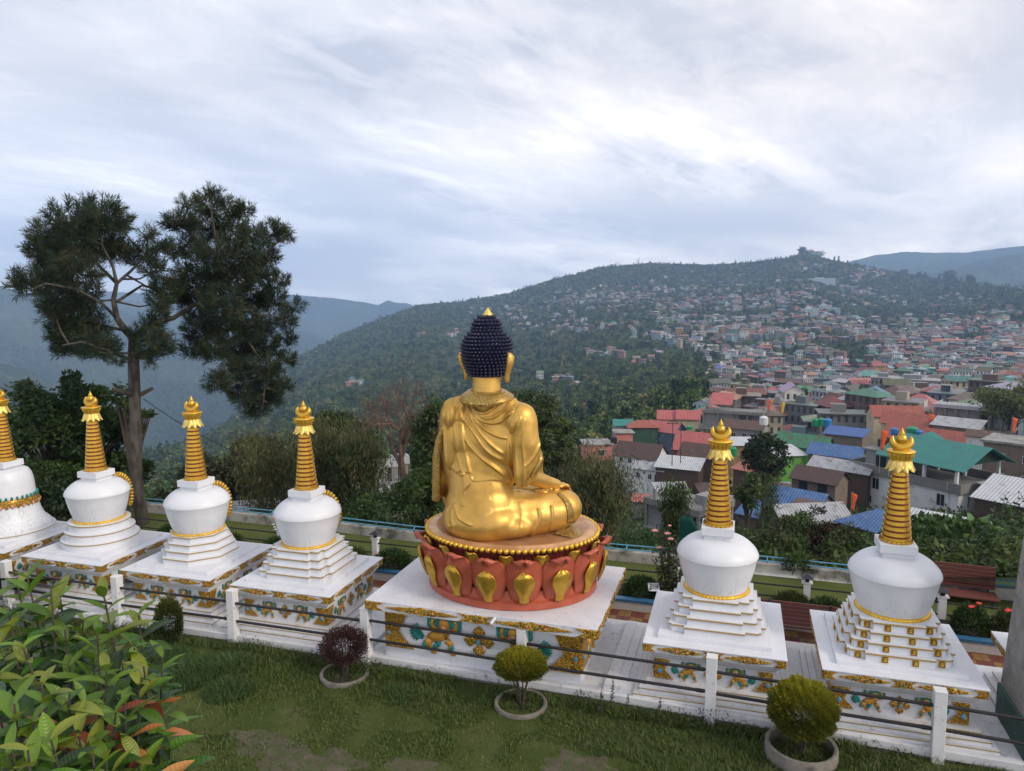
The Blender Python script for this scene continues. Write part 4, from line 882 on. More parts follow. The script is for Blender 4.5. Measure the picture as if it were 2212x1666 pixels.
for i,u in enumerate(UU):
    HX[i],HY[i]=hdir(u)
    a=np.interp(u,[300,700,1150,1500],[0,1,2,3]); T=[VL,VM*.45+VL*.55,VM,VR]; k=min(2,int(a)); base=T[k]*(1-(a-k))+T[k+1]*(a-k)
    vd=np.interp(np.log(DD),np.log(DK),base)
    # stretch so that the crest is met at the ridge distance
    vr=np.interp(np.log(rd[i]),np.log(DK),base); d0=np.interp(u,[300,700,1400],[300,400,500]); w=np.clip((np.log(DD)-math.log(d0))/(math.log(rd[i])-math.log(d0)),0,1)
    vd=vd+(ridge[i]-vr)*w
    vd=np.where((DD<rd[i])&(vd<ridge[i]),ridge[i]+ (1-w)*6,vd)
    Vt[i]=np.where(DD>rd[i],ridge[i]+(DD-rd[i])*.09,vd)
Vt=np.maximum(Vt,0)
SL=np.array([[0.0]*len(DD)]*len(UU))
for i,u in enumerate(UU):
    s0=slope(u,500); s1=slope(u,1300)
    # elevation slope is almost linear in v; use exact end values with a quadratic correction
    sm=slope(u,900); vv=Vt[i]; L0=(vv-900)*(vv-1300)/((500-900)*(500-1300)); L1=(vv-500)*(vv-1300)/((900-500)*(900-1300)); L2=(vv-500)*(vv-900)/((1300-500)*(1300-900)); SL[i]=s0*L0+sm*L1+s1*L2
GX=CAM.x+HX[:,None]*DD[None,:]; GY=CAM.y+HY[:,None]*DD[None,:]; GZ=CAM.z+SL*DD[None,:]
amp=np.clip((DD-250)/1500,0,1)[None,:]*26*np.clip((rd[:,None]-DD[None,:])/500,.10,1)
GZ+=amp*(fbm(GX/420,GY/420,4,11)+.35*fbm(GX/90,GY/90,3,31))
GZ+=np.clip((DD-40)/100,0,1)[None,:]*1.2*fbm(GX/30,GY/30,3,4)
n=len(DD); ii=np.arange(len(UU)-1)[:,None]*n+np.arange(n-1)[None,:]; Fg=np.stack([ii,ii+n,ii+n+1,ii+1],-1).reshape(-1,4)
M_hill=mat('hill_vegetation',(.034,.056,.020),.95,col2=(.055,.078,.026),scale=.012,detail=9,stain=(.075,.085,.045),stscale=.006,stlo=.56,sthi=.62,spec=.05)
def forestbump(m,sc,dist,strg=1.0):
    t=m.node_tree; p=t.nodes['Principled BSDF']; tc=nd(t,'ShaderNodeTexCoord'); v=nd(t,'ShaderNodeTexVoronoi',feature='F1'); v.inputs['Scale'].default_value=sc; lk(t,tc.outputs['Object'],v.inputs[0])
    b=nd(t,'ShaderNodeBump',); b.invert=True; b.inputs['Strength'].default_value=strg; b.inputs['Distance'].default_value=dist; lk(t,v.outputs['Distance'],b.inputs['Height']); lk(t,b.outputs[0],p.inputs['Normal'])
forestbump(M_hill,.11,6)
hill=npmesh('hillside',np.stack([GX.ravel(),GY.ravel(),GZ.ravel()],1),Fg,M_hill,smooth=True); tag(hill,kind='structure')
def gz(u,d):                                                # ground height under (u,d)
    i=np.clip(np.searchsorted(UU,u)-1,0,len(UU)-2); a=(u-UU[i])/(UU[i+1]-UU[i]); r0=np.interp(d,DD,GZ[i]); r1=np.interp(d,DD,GZ[i+1]); return r0*(1-a)+r1*a
def gpos(u,d): h=hdir(u); return Vector((CAM.x+h[0]*d,CAM.y+h[1]*d,float(gz(u,d))))
def ghit(u,v,dmin=110):                                     # nearest ground seen at (u,v)
    i=int(np.clip(np.searchsorted(UU,u)-1,0,len(UU)-2)); z=GZ[i]; s=slope(u,v); L=CAM.z+s*DD; k=np.where((z>=L)&(DD>=dmin))[0]
    if len(k)==0: return None
    k=k[0]
    if k==0: return DD[0]
    f0=L[k-1]-z[k-1]; f1=L[k]-z[k]; return DD[k-1]+(DD[k]-DD[k-1])*(f0/(f0-f1) if f0!=f1 else 0)
def mountain(name,us,vs,d0,d1,foot,mt,seed,rough=1.0):
    """a far range: its crest seen along (us,vs) at distance d1, its foot at distance d0 and height foot"""
    U2=np.linspace(us[0],us[-1],max(60,int((us[-1]-us[0])/5))); V2=np.interp(U2,us,vs); D2=np.concatenate([np.linspace(d0,d1,60),np.linspace(d1*1.02,d1*1.25,6)])
    X=np.zeros((len(U2),len(D2)));Y=X.copy();Z=X.copy()
    for i,(u,v) in enumerate(zip(U2,V2)):
        h=hdir(u); top=CAM.z+slope(u,v)*d1; t_=np.clip((D2-d0)/(d1-d0),0,1); z=foot+(top-foot)*(t_**1.15); z=np.where(D2>d1,top-(D2-d1)*.5,z); X[i]=CAM.x+h[0]*D2; Y[i]=CAM.y+h[1]*D2; Z[i]=z
    A=np.clip((D2-d0)/(d1-d0),0,1); A=(np.sin(A*PI)*.9+.06)[None,:]*(d1*.042)*rough
    rr=np.abs(fbm(X/(d1*.09),Y/(d1*.09),5,seed)); Z+=A*(.5-rr*2.2)+(d1*.0009)*fbm(X/(d1*.006),Y/(d1*.006),3,seed+7)
    n=len(D2); q=np.arange(len(U2)-1)[:,None]*n+np.arange(n-1)[None,:]; F=np.stack([q,q+n,q+n+1,q+1],-1).reshape(-1,4)
    return tag(npmesh(name,np.stack([X.ravel(),Y.ravel(),Z.ravel()],1),F,mt,smooth=True),kind='structure')
M_mtn=mat('far_forest_slope',(.018,.032,.014),.95,col2=(.075,.095,.042),scale=.0028,detail=10,spec=.05,stain=(.09,.10,.06),stscale=.0035,stlo=.60,sthi=.66); forestbump(M_mtn,.05,16)  # light and dark of ridges and gullies put into the colour noise
mountain('left_spur',[-500,-100,0,60,110,200,330],[740,775,790,808,835,900,990],1400,2500,-420,M_mtn,3)
mountain('left_mountain',[-420,-300,0,60,150,260,340,430,520,600,700,800],[575,590,617,632,650,672,700,735,770,800,850,900],2500,4300,-560,M_mtn,17)
mountain('valley_mountain',[100,300,420,520,600,680,720,790,840,900,1000],[640,650,672,690,705,725,742,770,800,820,830],3600,5600,-600,M_mtn,29,.8)
mountain('far_mountain',[-200,100,400,560,620,680,740,790,815,838,852,880,900,960,1100],[640,630,634,636,636,641,648,655,660,649,654,656,663,680,700],5600,7600,-600,M_mtn,41,.6)
mountain('right_mountain',[1500,1740,1820,1880,1950,2000,2080,2140,2212,2400,2500,2700],[600,580,568,553,543,545,545,539,532,520,512,500],5500,7600,-60,M_mtn,53,.5)
mountain('right_spur',[1700,1900,1960,2050,2120,2212,2400,2500,2700],[640,614,602,581,562,545,530,524,512],4000,5800,-60,M_mtn,67,.5)
# valley floor sheet so that no gap shows between the ranges
mb=MB(); mb.box(-6900,3400,600,7900,-702,-700); tag(mb.build('valley_floor',M_mtn),kind='structure')
# ---------------- haze: thin blue air round the whole scene
hz=MB(); hz.box(-7200,4600,-400,8300,-704,720); h=hz.build('haze',[]); tag(h,kind='stuff'); h['label']='thin blue haze over the valley and far ranges'
m=bpy.data.materials.new('haze_air'); m.use_nodes=True; t=m.node_tree; t.nodes.clear(); o=nd(t,'ShaderNodeOutputMaterial'); v=nd(t,'ShaderNodeVolumePrincipled'); v.inputs['Color'].default_value=(.40,.58,.87,1); v.inputs['Density'].default_value=.000165; v.inputs['Anisotropy'].default_value=.0; lk(t,v.outputs[0],o.inputs['Volume']); h.data.materials.append(m)
# ---------------- foliage tools
def unit(v): return v/np.maximum(np.linalg.norm(v,axis=-1,keepdims=True),1e-9)
def rvec(n): return unit(RNG.normal(size=(n,3)))
def leafgeo(P,D,L,Wd,N=None,bend=0.0):                      # rhombic leaves: base P, axis D, length L, width Wd; folded a little
    n=len(P); L=np.broadcast_to(L,(n,))[:,None]; Wd=np.broadcast_to(Wd,(n,))[:,None]
    if N is None: N=rvec(n)
    Sd=unit(np.cross(D,N)); U=unit(np.cross(Sd,D))
    a=P; b=P+D*L*.45+Sd*Wd/2+U*Wd*.15; c=P+D*L-U*L*bend; d=P+D*L*.45-Sd*Wd/2+U*Wd*.15
    V=np.stack([a,b,c,d],1).reshape(-1,3); F=np.arange(4*n).reshape(-1,4); return V,F
def pal(cols,n,jit=.25,k=None):
    cols=np.array(cols,float); i=RNG.integers(0,len(cols),n) if k is None else k%len(cols); return cols[i]*(1+RNG.uniform(-jit,jit,(n,1)))
M_leaf=attr_leaf('leaf_surface'); M_needle=attr_leaf('pine_needles',trans=.12,rough=.6)
M_bark=mat('pine_bark',(.034,.027,.022),.95,col2=(.085,.075,.064),scale=9,bump=1,bscale=22,stretch=(1,1,.35),stain=(.028,.02,.016),stscale=7)
M_bark2=mat('dark_bark',(.045,.036,.028),.95,col2=(.075,.06,.048),scale=8,bump=.8)
M_bare=mat('reddish_bark',(.16,.105,.085),.9,col2=(.11,.07,.055),scale=8,bump=.5)
def crownpts(C,Rr,n,k,shell=.55,rc=.32):
    """k clumps in an ellipsoid, n leaf points gathered round them"""
    d=rvec(k); rad=RNG.uniform(shell,1,(k,1))**.6; cen=C+d*Rr*rad; cr=RNG.uniform(.6,1.35,k)*rc*float(np.mean(Rr))
    i=RNG.integers(0,k,n); o=rvec(n)*(RNG.uniform(0,1,(n,1))**.45); P=cen[i]+o*cr[i][:,None]*np.array([1,1,.75]); return P,o,i
def leafy(name,u,v,d,ru,rv,n,ls,cols,label,cat='tree',group=None,k=34,aspect=.5,trunk=True,depth=None,droop=.25,rc=.32,shell=.55,extra=None,base=None,bend=.1):
    C=np.array(at(u,v,d)); rx=ru*d/FP; rz=rv*d/FP; g=gpos(u,d) if base is None else base; e=empty(name,(g.x,g.y,g.z-.2),0,label,cat,group); off=np.array([g.x,g.y,g.z-.2])
    parts=[(C,np.array([rx,depth or rx,rz]),n,k)]+[(np.array(at(*q[:3])),np.array([q[3]*q[2]/FP]*2+[q[4]*q[2]/FP]),q[5],max(6,q[5]//260)) for q in (extra or [])]
    Vs=[];Ts=[];cc=[]
    for C_,R_,n_,k_ in parts:
        P,o,i=crownpts(C_,R_,n_,k_,shell,rc); D=unit(o*.8+rvec(n_)*.9+np.array([0,0,-droop])); V,F=leafgeo(P-off,D,ls*RNG.uniform(.7,1.3,n_),ls*aspect*RNG.uniform(.7,1.2,n_),bend=bend)
        t_=pal(cols,n_,.22,k=(i*7919)%97)*(1+RNG.uniform(-.1,.1,(n_,1))); Vs.append(V); Ts.append(np.repeat(t_,4,0)); cc.append((C_,R_,P[:: max(1,n_//14)]))
    V=np.concatenate(Vs); npmesh('crown',V,np.arange(len(V)).reshape(-1,4),M_leaf,e,np.concatenate(Ts))
    if trunk:
        mb=MB(); H=C[2]-off[2]; r0=max(.05,.022*H+.02)
        top=Vector(C-off); mb.tube([(0,0,0),(top.x*.3+.02*H,top.y*.3,H*.4),tuple(top*.85)],[r0,r0*.75,r0*.45],8)
        for C_,R_,Q in cc:
            for q in Q:
                q=Vector(q-off); a=Vector((top.x*.55,top.y*.55,H*.55)).lerp(top,random.random()*.7); m=a.lerp(q,.5)+Vector((0,0,.08*H*.3)); mb.tube([a,m,q],[r0*.4,r0*.25,r0*.08],5)
        mb.build('trunk',M_bark2,e)
    return e
# ---------------- the tall pine
PD=21.5
pb=gpos(293,PD); pine=empty('pine_tree',(pb.x,pb.y,pb.z-.3),0,'tall pine tree with two broad crowns on a bare trunk behind the left stupas','tree'); poff=Vector((pb.x,pb.y,pb.z-.3))
cq=lambda x,y:(x*.394,380+y*.394)
def PP(x,y,dd=0): u,v=cq(x,y); return at(u,v,PD+dd)-poff
mb=MB(); base=Vector((0,0,0)); mb.tube([base,PP(745,1660),PP(742,1400),PP(738,1200),PP(732,1020),PP(735,940),PP(732,890)],[.18,.155,.148,.142,.138,.135,.12],14)
limbs=[[(732,890,0),(690,850,-.2),(640,780,-.4),(622,680,-.5),(640,590,-.5),(620,500,-.6),(560,380,-.7)],[(732,900,0),(790,840,.2),(860,800,.4),(950,780,.6),(1080,700,.8),(1180,560,.9),(1190,400,1),(1160,200,1)],
 [(640,780,-.4),(560,700,-.9),(420,620,-1.3),(250,590,-1.6)],[(640,590,-.5),(520,470,-.2),(380,400,.1),(260,350,.2)],[(640,590,-.5),(720,520,.2),(800,430,.4),(900,400,.5)],[(1080,700,.8),(1250,720,.6),(1420,760,.4),(1560,780,.3)],[(1180,560,.9),(1320,480,1),(1450,420,1.1),(1540,350,1.2)],
 [(1250,720,.6),(1330,860,.5),(1420,1000,.4),(1450,1160,.3),(1440,1270,.2)],[(732,1010,0),(660,990,-.3),(600,960,-.6),(450,910,-.9),(340,930,-1.0)],[(690,850,-.2),(560,820,.5),(420,800,.9)],[(1080,700,.8),(1130,850,1.3),(1120,950,1.4)],[(740,950,0),(800,920,.5),(870,900,.9)],[(640,690,-.5),(780,600,1.1),(900,640,1.4)],[(1180,420,1),(1060,330,1),(980,260,1)],[(1190,400,1),(1300,300,1.1),(1360,220,1)]]
lp_=[]
for L_ in limbs:
    pts=[PP(*p) for p in L_]; r0=.10 if L_ in limbs[:2] else .042; mb.tube(pts,list(np.linspace(r0,.02,len(pts))),8)
    for a,b in zip(pts[:-1],pts[1:]):
        for s in (0,.33,.66): lp_.append(a.lerp(b,s))
    lp_.append(pts[-1])
mb.tube([PP(738,1200),PP(690,1190,-.2),PP(620,1170,-.5)],[.08,.065,.05],8); mb.tube([PP(738,1210),PP(780,1195,.1),PP(835,1165,.3)],[.08,.06,.045],8)
clumps=[(400,250,110),(550,230,115),(650,260,70),(280,330,95),(400,380,115),(560,380,110),(230,420,75),(300,480,105),(170,590,80),(110,610,35),(280,600,95),(420,520,105),(640,420,75),(760,440,70),(810,320,42),(880,390,55),(960,420,55),(350,700,85),(290,740,65),(420,780,105),(340,850,80),(420,900,105),(520,930,85),(350,960,55),(600,960,50),(540,830,60),(640,1010,32),(470,650,70),
(860,520,60),(900,620,75),(880,700,60),(850,790,60),(800,870,70),(870,930,75),(820,990,45),(760,990,28),(1160,90,42),(1140,170,75),(1040,160,52),(1250,190,75),(1335,190,50),(1000,260,75),(940,265,45),(1130,290,105),(1270,300,95),(1380,340,80),(1500,320,80),(1565,340,42),(1460,440,75),(1060,400,85),(1200,420,95),(1330,450,95),(1400,520,85),(1480,580,75),(1555,585,34),(1300,560,105),(1180,560,105),(1050,560,95),(980,640,85),(1080,700,105),(1220,700,110),(1370,680,105),(1500,680,85),(1620,720,42),(1560,790,65),(1400,820,105),(1250,840,105),(1100,830,85),(1050,950,62),(1170,950,80),(1310,960,105),(1450,930,105),(1580,890,52),(1570,1010,52),(1450,1060,85),(1300,1090,95),(1190,1130,62),(1340,1200,85),(1460,1180,90),(1550,1150,52),(1400,1270,70),(1500,1230,45)]
TP=[];TD=[]; rs_=np.random.default_rng(3)
for x,y,r in clumps:
    c=PP(x,y,rs_.uniform(-1.3,1.3)+(.8 if x>950 else 0)); R_=r*.394*PD/FP*1.0
    near=sorted(lp_,key=lambda q:(q-c).length)[:1][0]; m=near.lerp(c,.5)+Vector((0,0,-.1)); mb.tube([near,m,c],[.03,.022,.012],5)
    nt=max(7,int(r*r/105))
    for k in range(nt):
        o=Vector(rs_.normal(size=3)).normalized(); rr=R_*rs_.uniform(.3,1.0)**.6; p=c+Vector((o.x*rr,o.y*rr,o.z*rr*.8)); TP.append(p); dd=(o*.8+Vector((0,0,.75))+Vector(rs_.normal(size=3))*.25).normalized(); TD.append(dd)
        if k%3==0: mb.tube([c,c.lerp(p,.5)-Vector((0,0,.04)),p],[.011,.008,.005],4,cap=False)
mb.build('trunk',M_bark,pine,smooth=True)
TP=np.array(TP);TD=np.array(TD); NN=34; n=len(TP); s=RNG.uniform(0,1,(n,NN,1)); P=TP[:,None,:]+TD[:,None,:]*(s-.5)*.26; nd_=unit(TD[:,None,:]*(.55+.5*s)+rvec(n*NN).reshape(n,NN,3)*.85)
P=P.reshape(-1,3); nd_=nd_.reshape(-1,3); V,F=leafgeo(P,nd_,RNG.uniform(.13,.21,len(P)),.0145)
tt=pal([(.016,.032,.014),(.022,.042,.016),(.013,.026,.013),(.032,.052,.02),(.045,.045,.02)],n,.3); npmesh('crown',V,F,M_needle,pine,np.repeat(np.repeat(tt,NN,0),4,0))
# ---------------- other near trees
G_dk=[(.030,.060,.016),(.045,.085,.020),(.022,.045,.013),(.065,.11,.028)]
G_ol=[(.080,.092,.026),(.056,.070,.020),(.105,.108,.036),(.040,.054,.017)]
G_yl=[(.060,.095,.020),(.045,.080,.018),(.085,.115,.030),(.030,.055,.014)]
G_bb=[(.11,.112,.040),(.080,.088,.030),(.15,.14,.060),(.055,.066,.024)]
leafy('broadleaf_tree',110,960,25,95,120,14000,.15,G_dk,'dense dark green leafy tree behind the bell-shaped and round-stepped stupas',k=60,extra=[(210,930,24.5,70,95,6000),(60,900,25,45,60,3000),(160,860,25,50,40,2500),(280,900,24,30,40,900),(265,990,24,45,90,3000),(190,1050,24,110,70,6000)],rc=.26)
leafy('young_tree',268,858,23,16,34,320,.13,G_yl,'thin young tree with pale green leaves growing against the pine trunk',k=12,extra=[(310,905,23,16,22,200)])
leafy('olive_tree',470,1040,42,75,60,5200,.26,[(.035,.045,.018),(.05,.055,.022),(.028,.038,.015)],'wide dull green tree behind the eight-sided-step stupa',k=40,extra=[(560,1000,40,60,60,4200),(430,1090,38,90,40,3500)])
def bamboo(u,v,d,ru,rv,n,label,cols=G_bb,nc=26,ls=.24,group=None):
    g=gpos(u,d); e=empty('bamboo_clump',(g.x,g.y,g.z-.3),0,label,'bamboo',group); off=np.array([g.x,g.y,g.z-.3]); C=np.array(at(u,v,d)); top=np.array(at(u,v-rv,d)); rx=ru*d/FP; mb=MB(); P=[]
    for k in range(nc):
        a=RNG.uniform(0,2*PI); r=rx*RNG.uniform(.1,1)**.7; tip=np.array([C[0]+math.cos(a)*r,C[1]+math.sin(a)*r,C[2]+RNG.uniform(.25,1.0)*(top[2]-C[2])*math.sqrt(max(.1,1-(r/rx)**2*.6))]); b=np.array([g.x+math.cos(a)*r*.3,g.y+math.sin(a)*r*.3,g.z-.3])
        mid=b*.45+tip*.55; mid[2]+=.25*(tip[2]-b[2]); pts=[]
        for q in np.linspace(0,1,9): pts.append((1-q)**2*b+2*q*(1-q)*mid+q*q*tip)
        mb.tube([Vector(x-off) for x in pts],list(np.linspace(.035,.006,9)),5)
        m=n//nc; q=RNG.uniform(.22,1,m)**.7; cur=(1-q)[:,None]**2*b+(2*q*(1-q))[:,None]*mid+(q*q)[:,None]*tip; lobe=RNG.normal(size=(m,3))*np.array([1,1,.7])*(.20*rx*(.4+q)[:,None]); P.append(cur+lobe)
    P=np.concatenate(P)-off; D=unit(rvec(len(P))*.6+np.array([0,0,-.75])); V,F=leafgeo(P,D,ls*RNG.uniform(.7,1.3,len(P)),ls*.16,bend=.1); i=(P[:,0]*3).astype(int)+(P[:,2]*2).astype(int)
    npmesh('crown',V,F,M_leaf,e,np.repeat(pal(cols,len(P),.3,k=np.abs(i*7919)%97),4,0)); mb.build('culms',mat('culm',(.10,.11,.04),.6) if 'culm' not in bpy.data.materials else bpy.data.materials['culm'],e); return e
bamboo(570,1030,33,75,130,7000,'feathery olive bamboo clump left of the plain-stepped stupa')
bamboo(700,1010,31,70,135,9000,'feathery bamboo clump just right of the spire of the fourth stupa from the left')
bamboo(770,1000,29,60,100,7000,'tall olive bamboo clump left of the bare tree',cols=G_yl+G_bb)
leafy('round_tree',730,950,36,75,55,5200,.24,[(.045,.07,.02),(.06,.085,.025),(.03,.05,.016)],'rounded bright olive tree crown above the bamboo left of the bare tree',k=40)
bamboo(1275,1080,24,88,120,10500,'large drooping willow-like bamboo clump right of the golden statue',cols=[(.075,.092,.032),(.055,.074,.026),(.10,.115,.044),(.13,.125,.06)],nc=34,ls=.2)
bamboo(1462,1100,26,30,90,2200,'slender pale green bamboo in front of the grey concrete house',cols=G_yl,nc=9)
bamboo(1655,1090,42,26,75,1100,'light bamboo sprays in front of the blue roofs right of the first right-hand stupa',cols=G_yl,nc=8,ls=.3)
leafy('dark_tree',945,960,23,46,105,7500,.13,G_dk+G_ol,'dark evergreen tree hugging the left side of the golden statue',k=60,extra=[(925,1070,22,60,60,5000),(985,1000,25,40,110,3500)])
leafy('spreading_tree',1130,885,38,75,34,4200,.2,[(.05,.075,.02),(.07,.095,.028),(.035,.055,.018)],'flat-topped spreading tree just right of the statue head',k=44,extra=[(1190,920,36,40,32,1500),(1120,990,30,70,80,4200),(1200,985,30,40,35,1400)])
leafy('slim_tree',1212,955,33,28,50,2200,.17,G_yl,'slim bright green tree right of the statue shoulder',k=20)
leafy('garden_shrub',830,1110,21,90,45,7500,.09,G_dk,'dense dark shrub behind the blue rail left of the golden statue',cat='shrub',k=60,extra=[(900,1080,21,60,60,4500),(760,1130,20.5,40,18,1200),(960,1120,20.5,40,40,2600)],trunk=False)
leafy('garden_shrub',1400,1190,19.5,70,35,4800,.07,[(.035,.075,.018),(.05,.10,.025),(.02,.05,.014)],'low leafy shrub behind the blue rail beside the rose bush',cat='shrub',k=50,trunk=False,extra=[(1320,1190,19,40,22,1800)])
leafy('dark_shrub',1680,1205,24,85,50,8500,.11,G_ol[:2]+G_dk,'broad dark shrub between the two right-hand stupas',cat='shrub',k=60,trunk=False,extra=[(1590,1195,24,60,45,4200),(1830,1190,23,60,50,4500),(1740,1165,27,80,40,4000)])
leafy('creeper_snag',1772,1150,23,17,68,1700,.09,[(.045,.03,.018),(.03,.032,.014),(.07,.03,.02),(.02,.03,.01)],'dead snag wrapped in dark reddish creeper before the grey tin roof',cat='tree',k=26)
leafy('broadleaf_shrub',2050,1178,30,95,34,4600,.26,[(.05,.10,.024),(.035,.075,.018),(.07,.125,.03)],'broad-leaved bright shrub below the white house',cat='shrub',aspect=.85,k=60,trunk=False,extra=[(1960,1200,27,60,38,3600),(2130,1195,27,60,42,3400)])
leafy('dark_shrub',2150,1220,22,60,50,4000,.12,G_dk,'dark shrub beside the concrete pillar',cat='shrub',k=40,trunk=False,extra=[(2010,1225,21,100,35,3600)])
leafy('mango_tree',1655,985,88,42,42,3600,.5,[(.022,.038,.014),(.035,.055,.018),(.045,.06,.03)],'round dark tree standing among the tin roofs left of the green-walled hut',k=30,rc=.36)
leafy('garden_tree',1620,1060,60,26,30,1200,.36,G_yl,'bright leafy tree between grey flat roof and blue roofs',k=18)
leafy('edge_tree',2190,868,200,62,24,3200,.95,[(.10,.13,.03),(.075,.105,.028),(.12,.14,.04)],'round yellow-green tree at the right edge above the rusty roofs',k=24,rc=.4)
# tall grass tuft below the broad-leaved shrub
def tuft(name,u,v,d,w,h,n,cols,label,cat='grass clump',base=None,wd=.012):
    g=base or gpos(u,d); P=np.zeros((n,3)); a=RNG.uniform(0,2*PI,n); r=w*np.sqrt(RNG.uniform(0,1,n)); P[:,0]=np.cos(a)*r; P[:,1]=np.sin(a)*r
    if base is None: zt=at(u,v,d).z-g.z; h=max(h,.3); P[:,2]=max(0,zt-h)
    D=unit(np.stack([np.cos(a)*.45,np.sin(a)*.45,np.ones(n)],1)+RNG.normal(size=(n,3))*.22); L=h*RNG.uniform(.5,1,n)
    Sd=unit(np.cross(D,rvec(n))); q=L[:,None]; p1=P+D*q*.6; out=np.stack([np.cos(a),np.sin(a),-.5*np.ones(n)],1); p2=P+D*q*.85+out*q*.28; w_=wd*RNG.uniform(.7,1.4,(n,1))
    V=np.stack([P-Sd*w_*.5,P+Sd*w_*.5,p1+Sd*w_*.6,p1-Sd*w_*.6,p2,p2+Sd*w_*.06],1).reshape(-1,3); b=np.arange(n)[:,None]*6; F=np.concatenate([b+np.array([[0,1,2,3]]),b+np.array([[3,2,5,4]])]); t_=np.repeat(pal(cols,n,.3),6,0)
    o=npmesh(name,V,F,M_leaf,None,t_); o.location=g; return tag(o,label,cat)
tuft('tall_grass',1985,1175,23,1.5,1.6,1500,G_yl,'tall arching grass clump below the white house',wd=.03)
# bare tree
bt=empty('bare_tree',gpos(868,27)-Vector((0,0,.3)),0,'leafless reddish-brown tree left of the golden statue','tree'); bo=Vector(bt.location)
mb=MB(); rb=np.random.default_rng(5)
def grow(p,d,L,r,lev):
    q=p+d*L; m=p.lerp(q,.5)+Vector(rb.normal(size=3))*L*.04; mb.tube([p,m,q],[r,r*.85,r*.68],6 if lev<3 else 4,cap=False)
    if lev>=6: return
    for k in range(3 if lev<5 else 4 if lev<6 else 2):
        nd2=(d*1.0+Vector(rb.normal(size=3))*(.42 if lev<2 else .5)+Vector((0,0,.12))).normalized(); s=rb.uniform(.62,.86); grow(p.lerp(q,rb.uniform(.55,1)),nd2,L*s,r*.56,lev+1)
f=at(868,1000,27)-bo; t0=at(872,985,27)-bo; mb.tube([(0,0,0),(.1,0,f.z*.5),f],[.17,.15,.12],9)
grow(f,Vector((.05,0,1)).normalized(),1.25,.10,1); grow(f-Vector((0,0,.2)),Vector((-.38,.1,.9)).normalized(),1.3,.085,1); grow(f+Vector((0,0,.1)),Vector((.25,-.1,.95)).normalized(),.95,.06,2); grow(f+Vector((0,0,.4)),Vector((-.2,.3,.95)).normalized(),1.0,.055,2)
mb.build('branches',M_bare,bt)
# banana plant
bp=empty('banana_plant',gpos(2150,32),0,'banana plant with upright torn leaves below the white house','plant'); g=bp.location; zt=at(2150,1160,32).z-g.z
mb=MB(); mb.tube([(0,0,0),(.05,0,zt)],[.12,.09],8); mb.build('stem',mat('banana_stem',(.10,.13,.04),.6),bp)
for k in range(7):
    mb=MB(); a=k*2.4; L=1.25; V=[];F=[]
    for i in range(9):
        t=i/8; rr=.1+.75*t**1.4*(.35+.12*k); z=zt+L*(t-.30*t*t*(1+.25*k)); w=.20*math.sin(PI*min(1,t*.93+.07))**.6
        for s in (-1,0,1): V.append((math.cos(a)*rr-math.sin(a)*w*s,math.sin(a)*rr+math.cos(a)*w*s,z-.05*abs(s)))
    for i in range(8):
        for s in (0,1): q=i*3+s; F.append((q,q+1,q+4,q+3))
    mb.add(V,F); mb.build('leaf',mat('banana_leaf',(.075,.16,.03),.5,col2=(.10,.19,.045),scale=4,trans=.25),bp,smooth=True)
# undergrowth on the slope below the terrace
n=76000; u=RNG.uniform(-420,2900,n); d=17.2*(125/17.2)**RNG.uniform(0,1,n); cl=vnoise(u*.02+d*.15,d*.35,5)
H=np.array([hdir(x) for x in np.linspace(-420,2900,300)]); hx=np.interp(u,np.linspace(-420,2900,300),H[:,0]); hy=np.interp(u,np.linspace(-420,2900,300),H[:,1])
from_grid=np.array([np.interp(dd,DD,GZ[min(len(UU)-1,int(np.searchsorted(UU,uu)))]) for uu,dd in zip(u,d)])
hgt=(.4+2.4*cl)*np.clip(d/30,.55,1.8)*RNG.uniform(.1,1,n)**.7; hgt=np.where(d<20,np.minimum(hgt,1.2),hgt); hgt=np.where((u>1560)&(u<2180)&(d>30),hgt*.35,hgt); P=np.stack([CAM.x+hx*d,CAM.y+hy*d,from_grid+hgt],1); keep=P[:,1]>4.75; P=P[keep]; dk=d[keep]; ck=cl[keep]
D=unit(rvec(len(P))+np.array([0,0,.1])); V,F=leafgeo(P,D,(.10+.0045*dk)*RNG.uniform(.7,1.4,len(P)),(.05+.0024*dk),bend=.1)
c=np.array(G_dk+G_yl+G_ol)*1.25; ci=((ck*11).astype(int)*5+3)%len(c); tt=c[ci]*RNG.uniform(.75,1.25,(len(P),1))
tag(npmesh('undergrowth',V,F,M_leaf,None,np.repeat(tt,4,0)),kind='stuff')
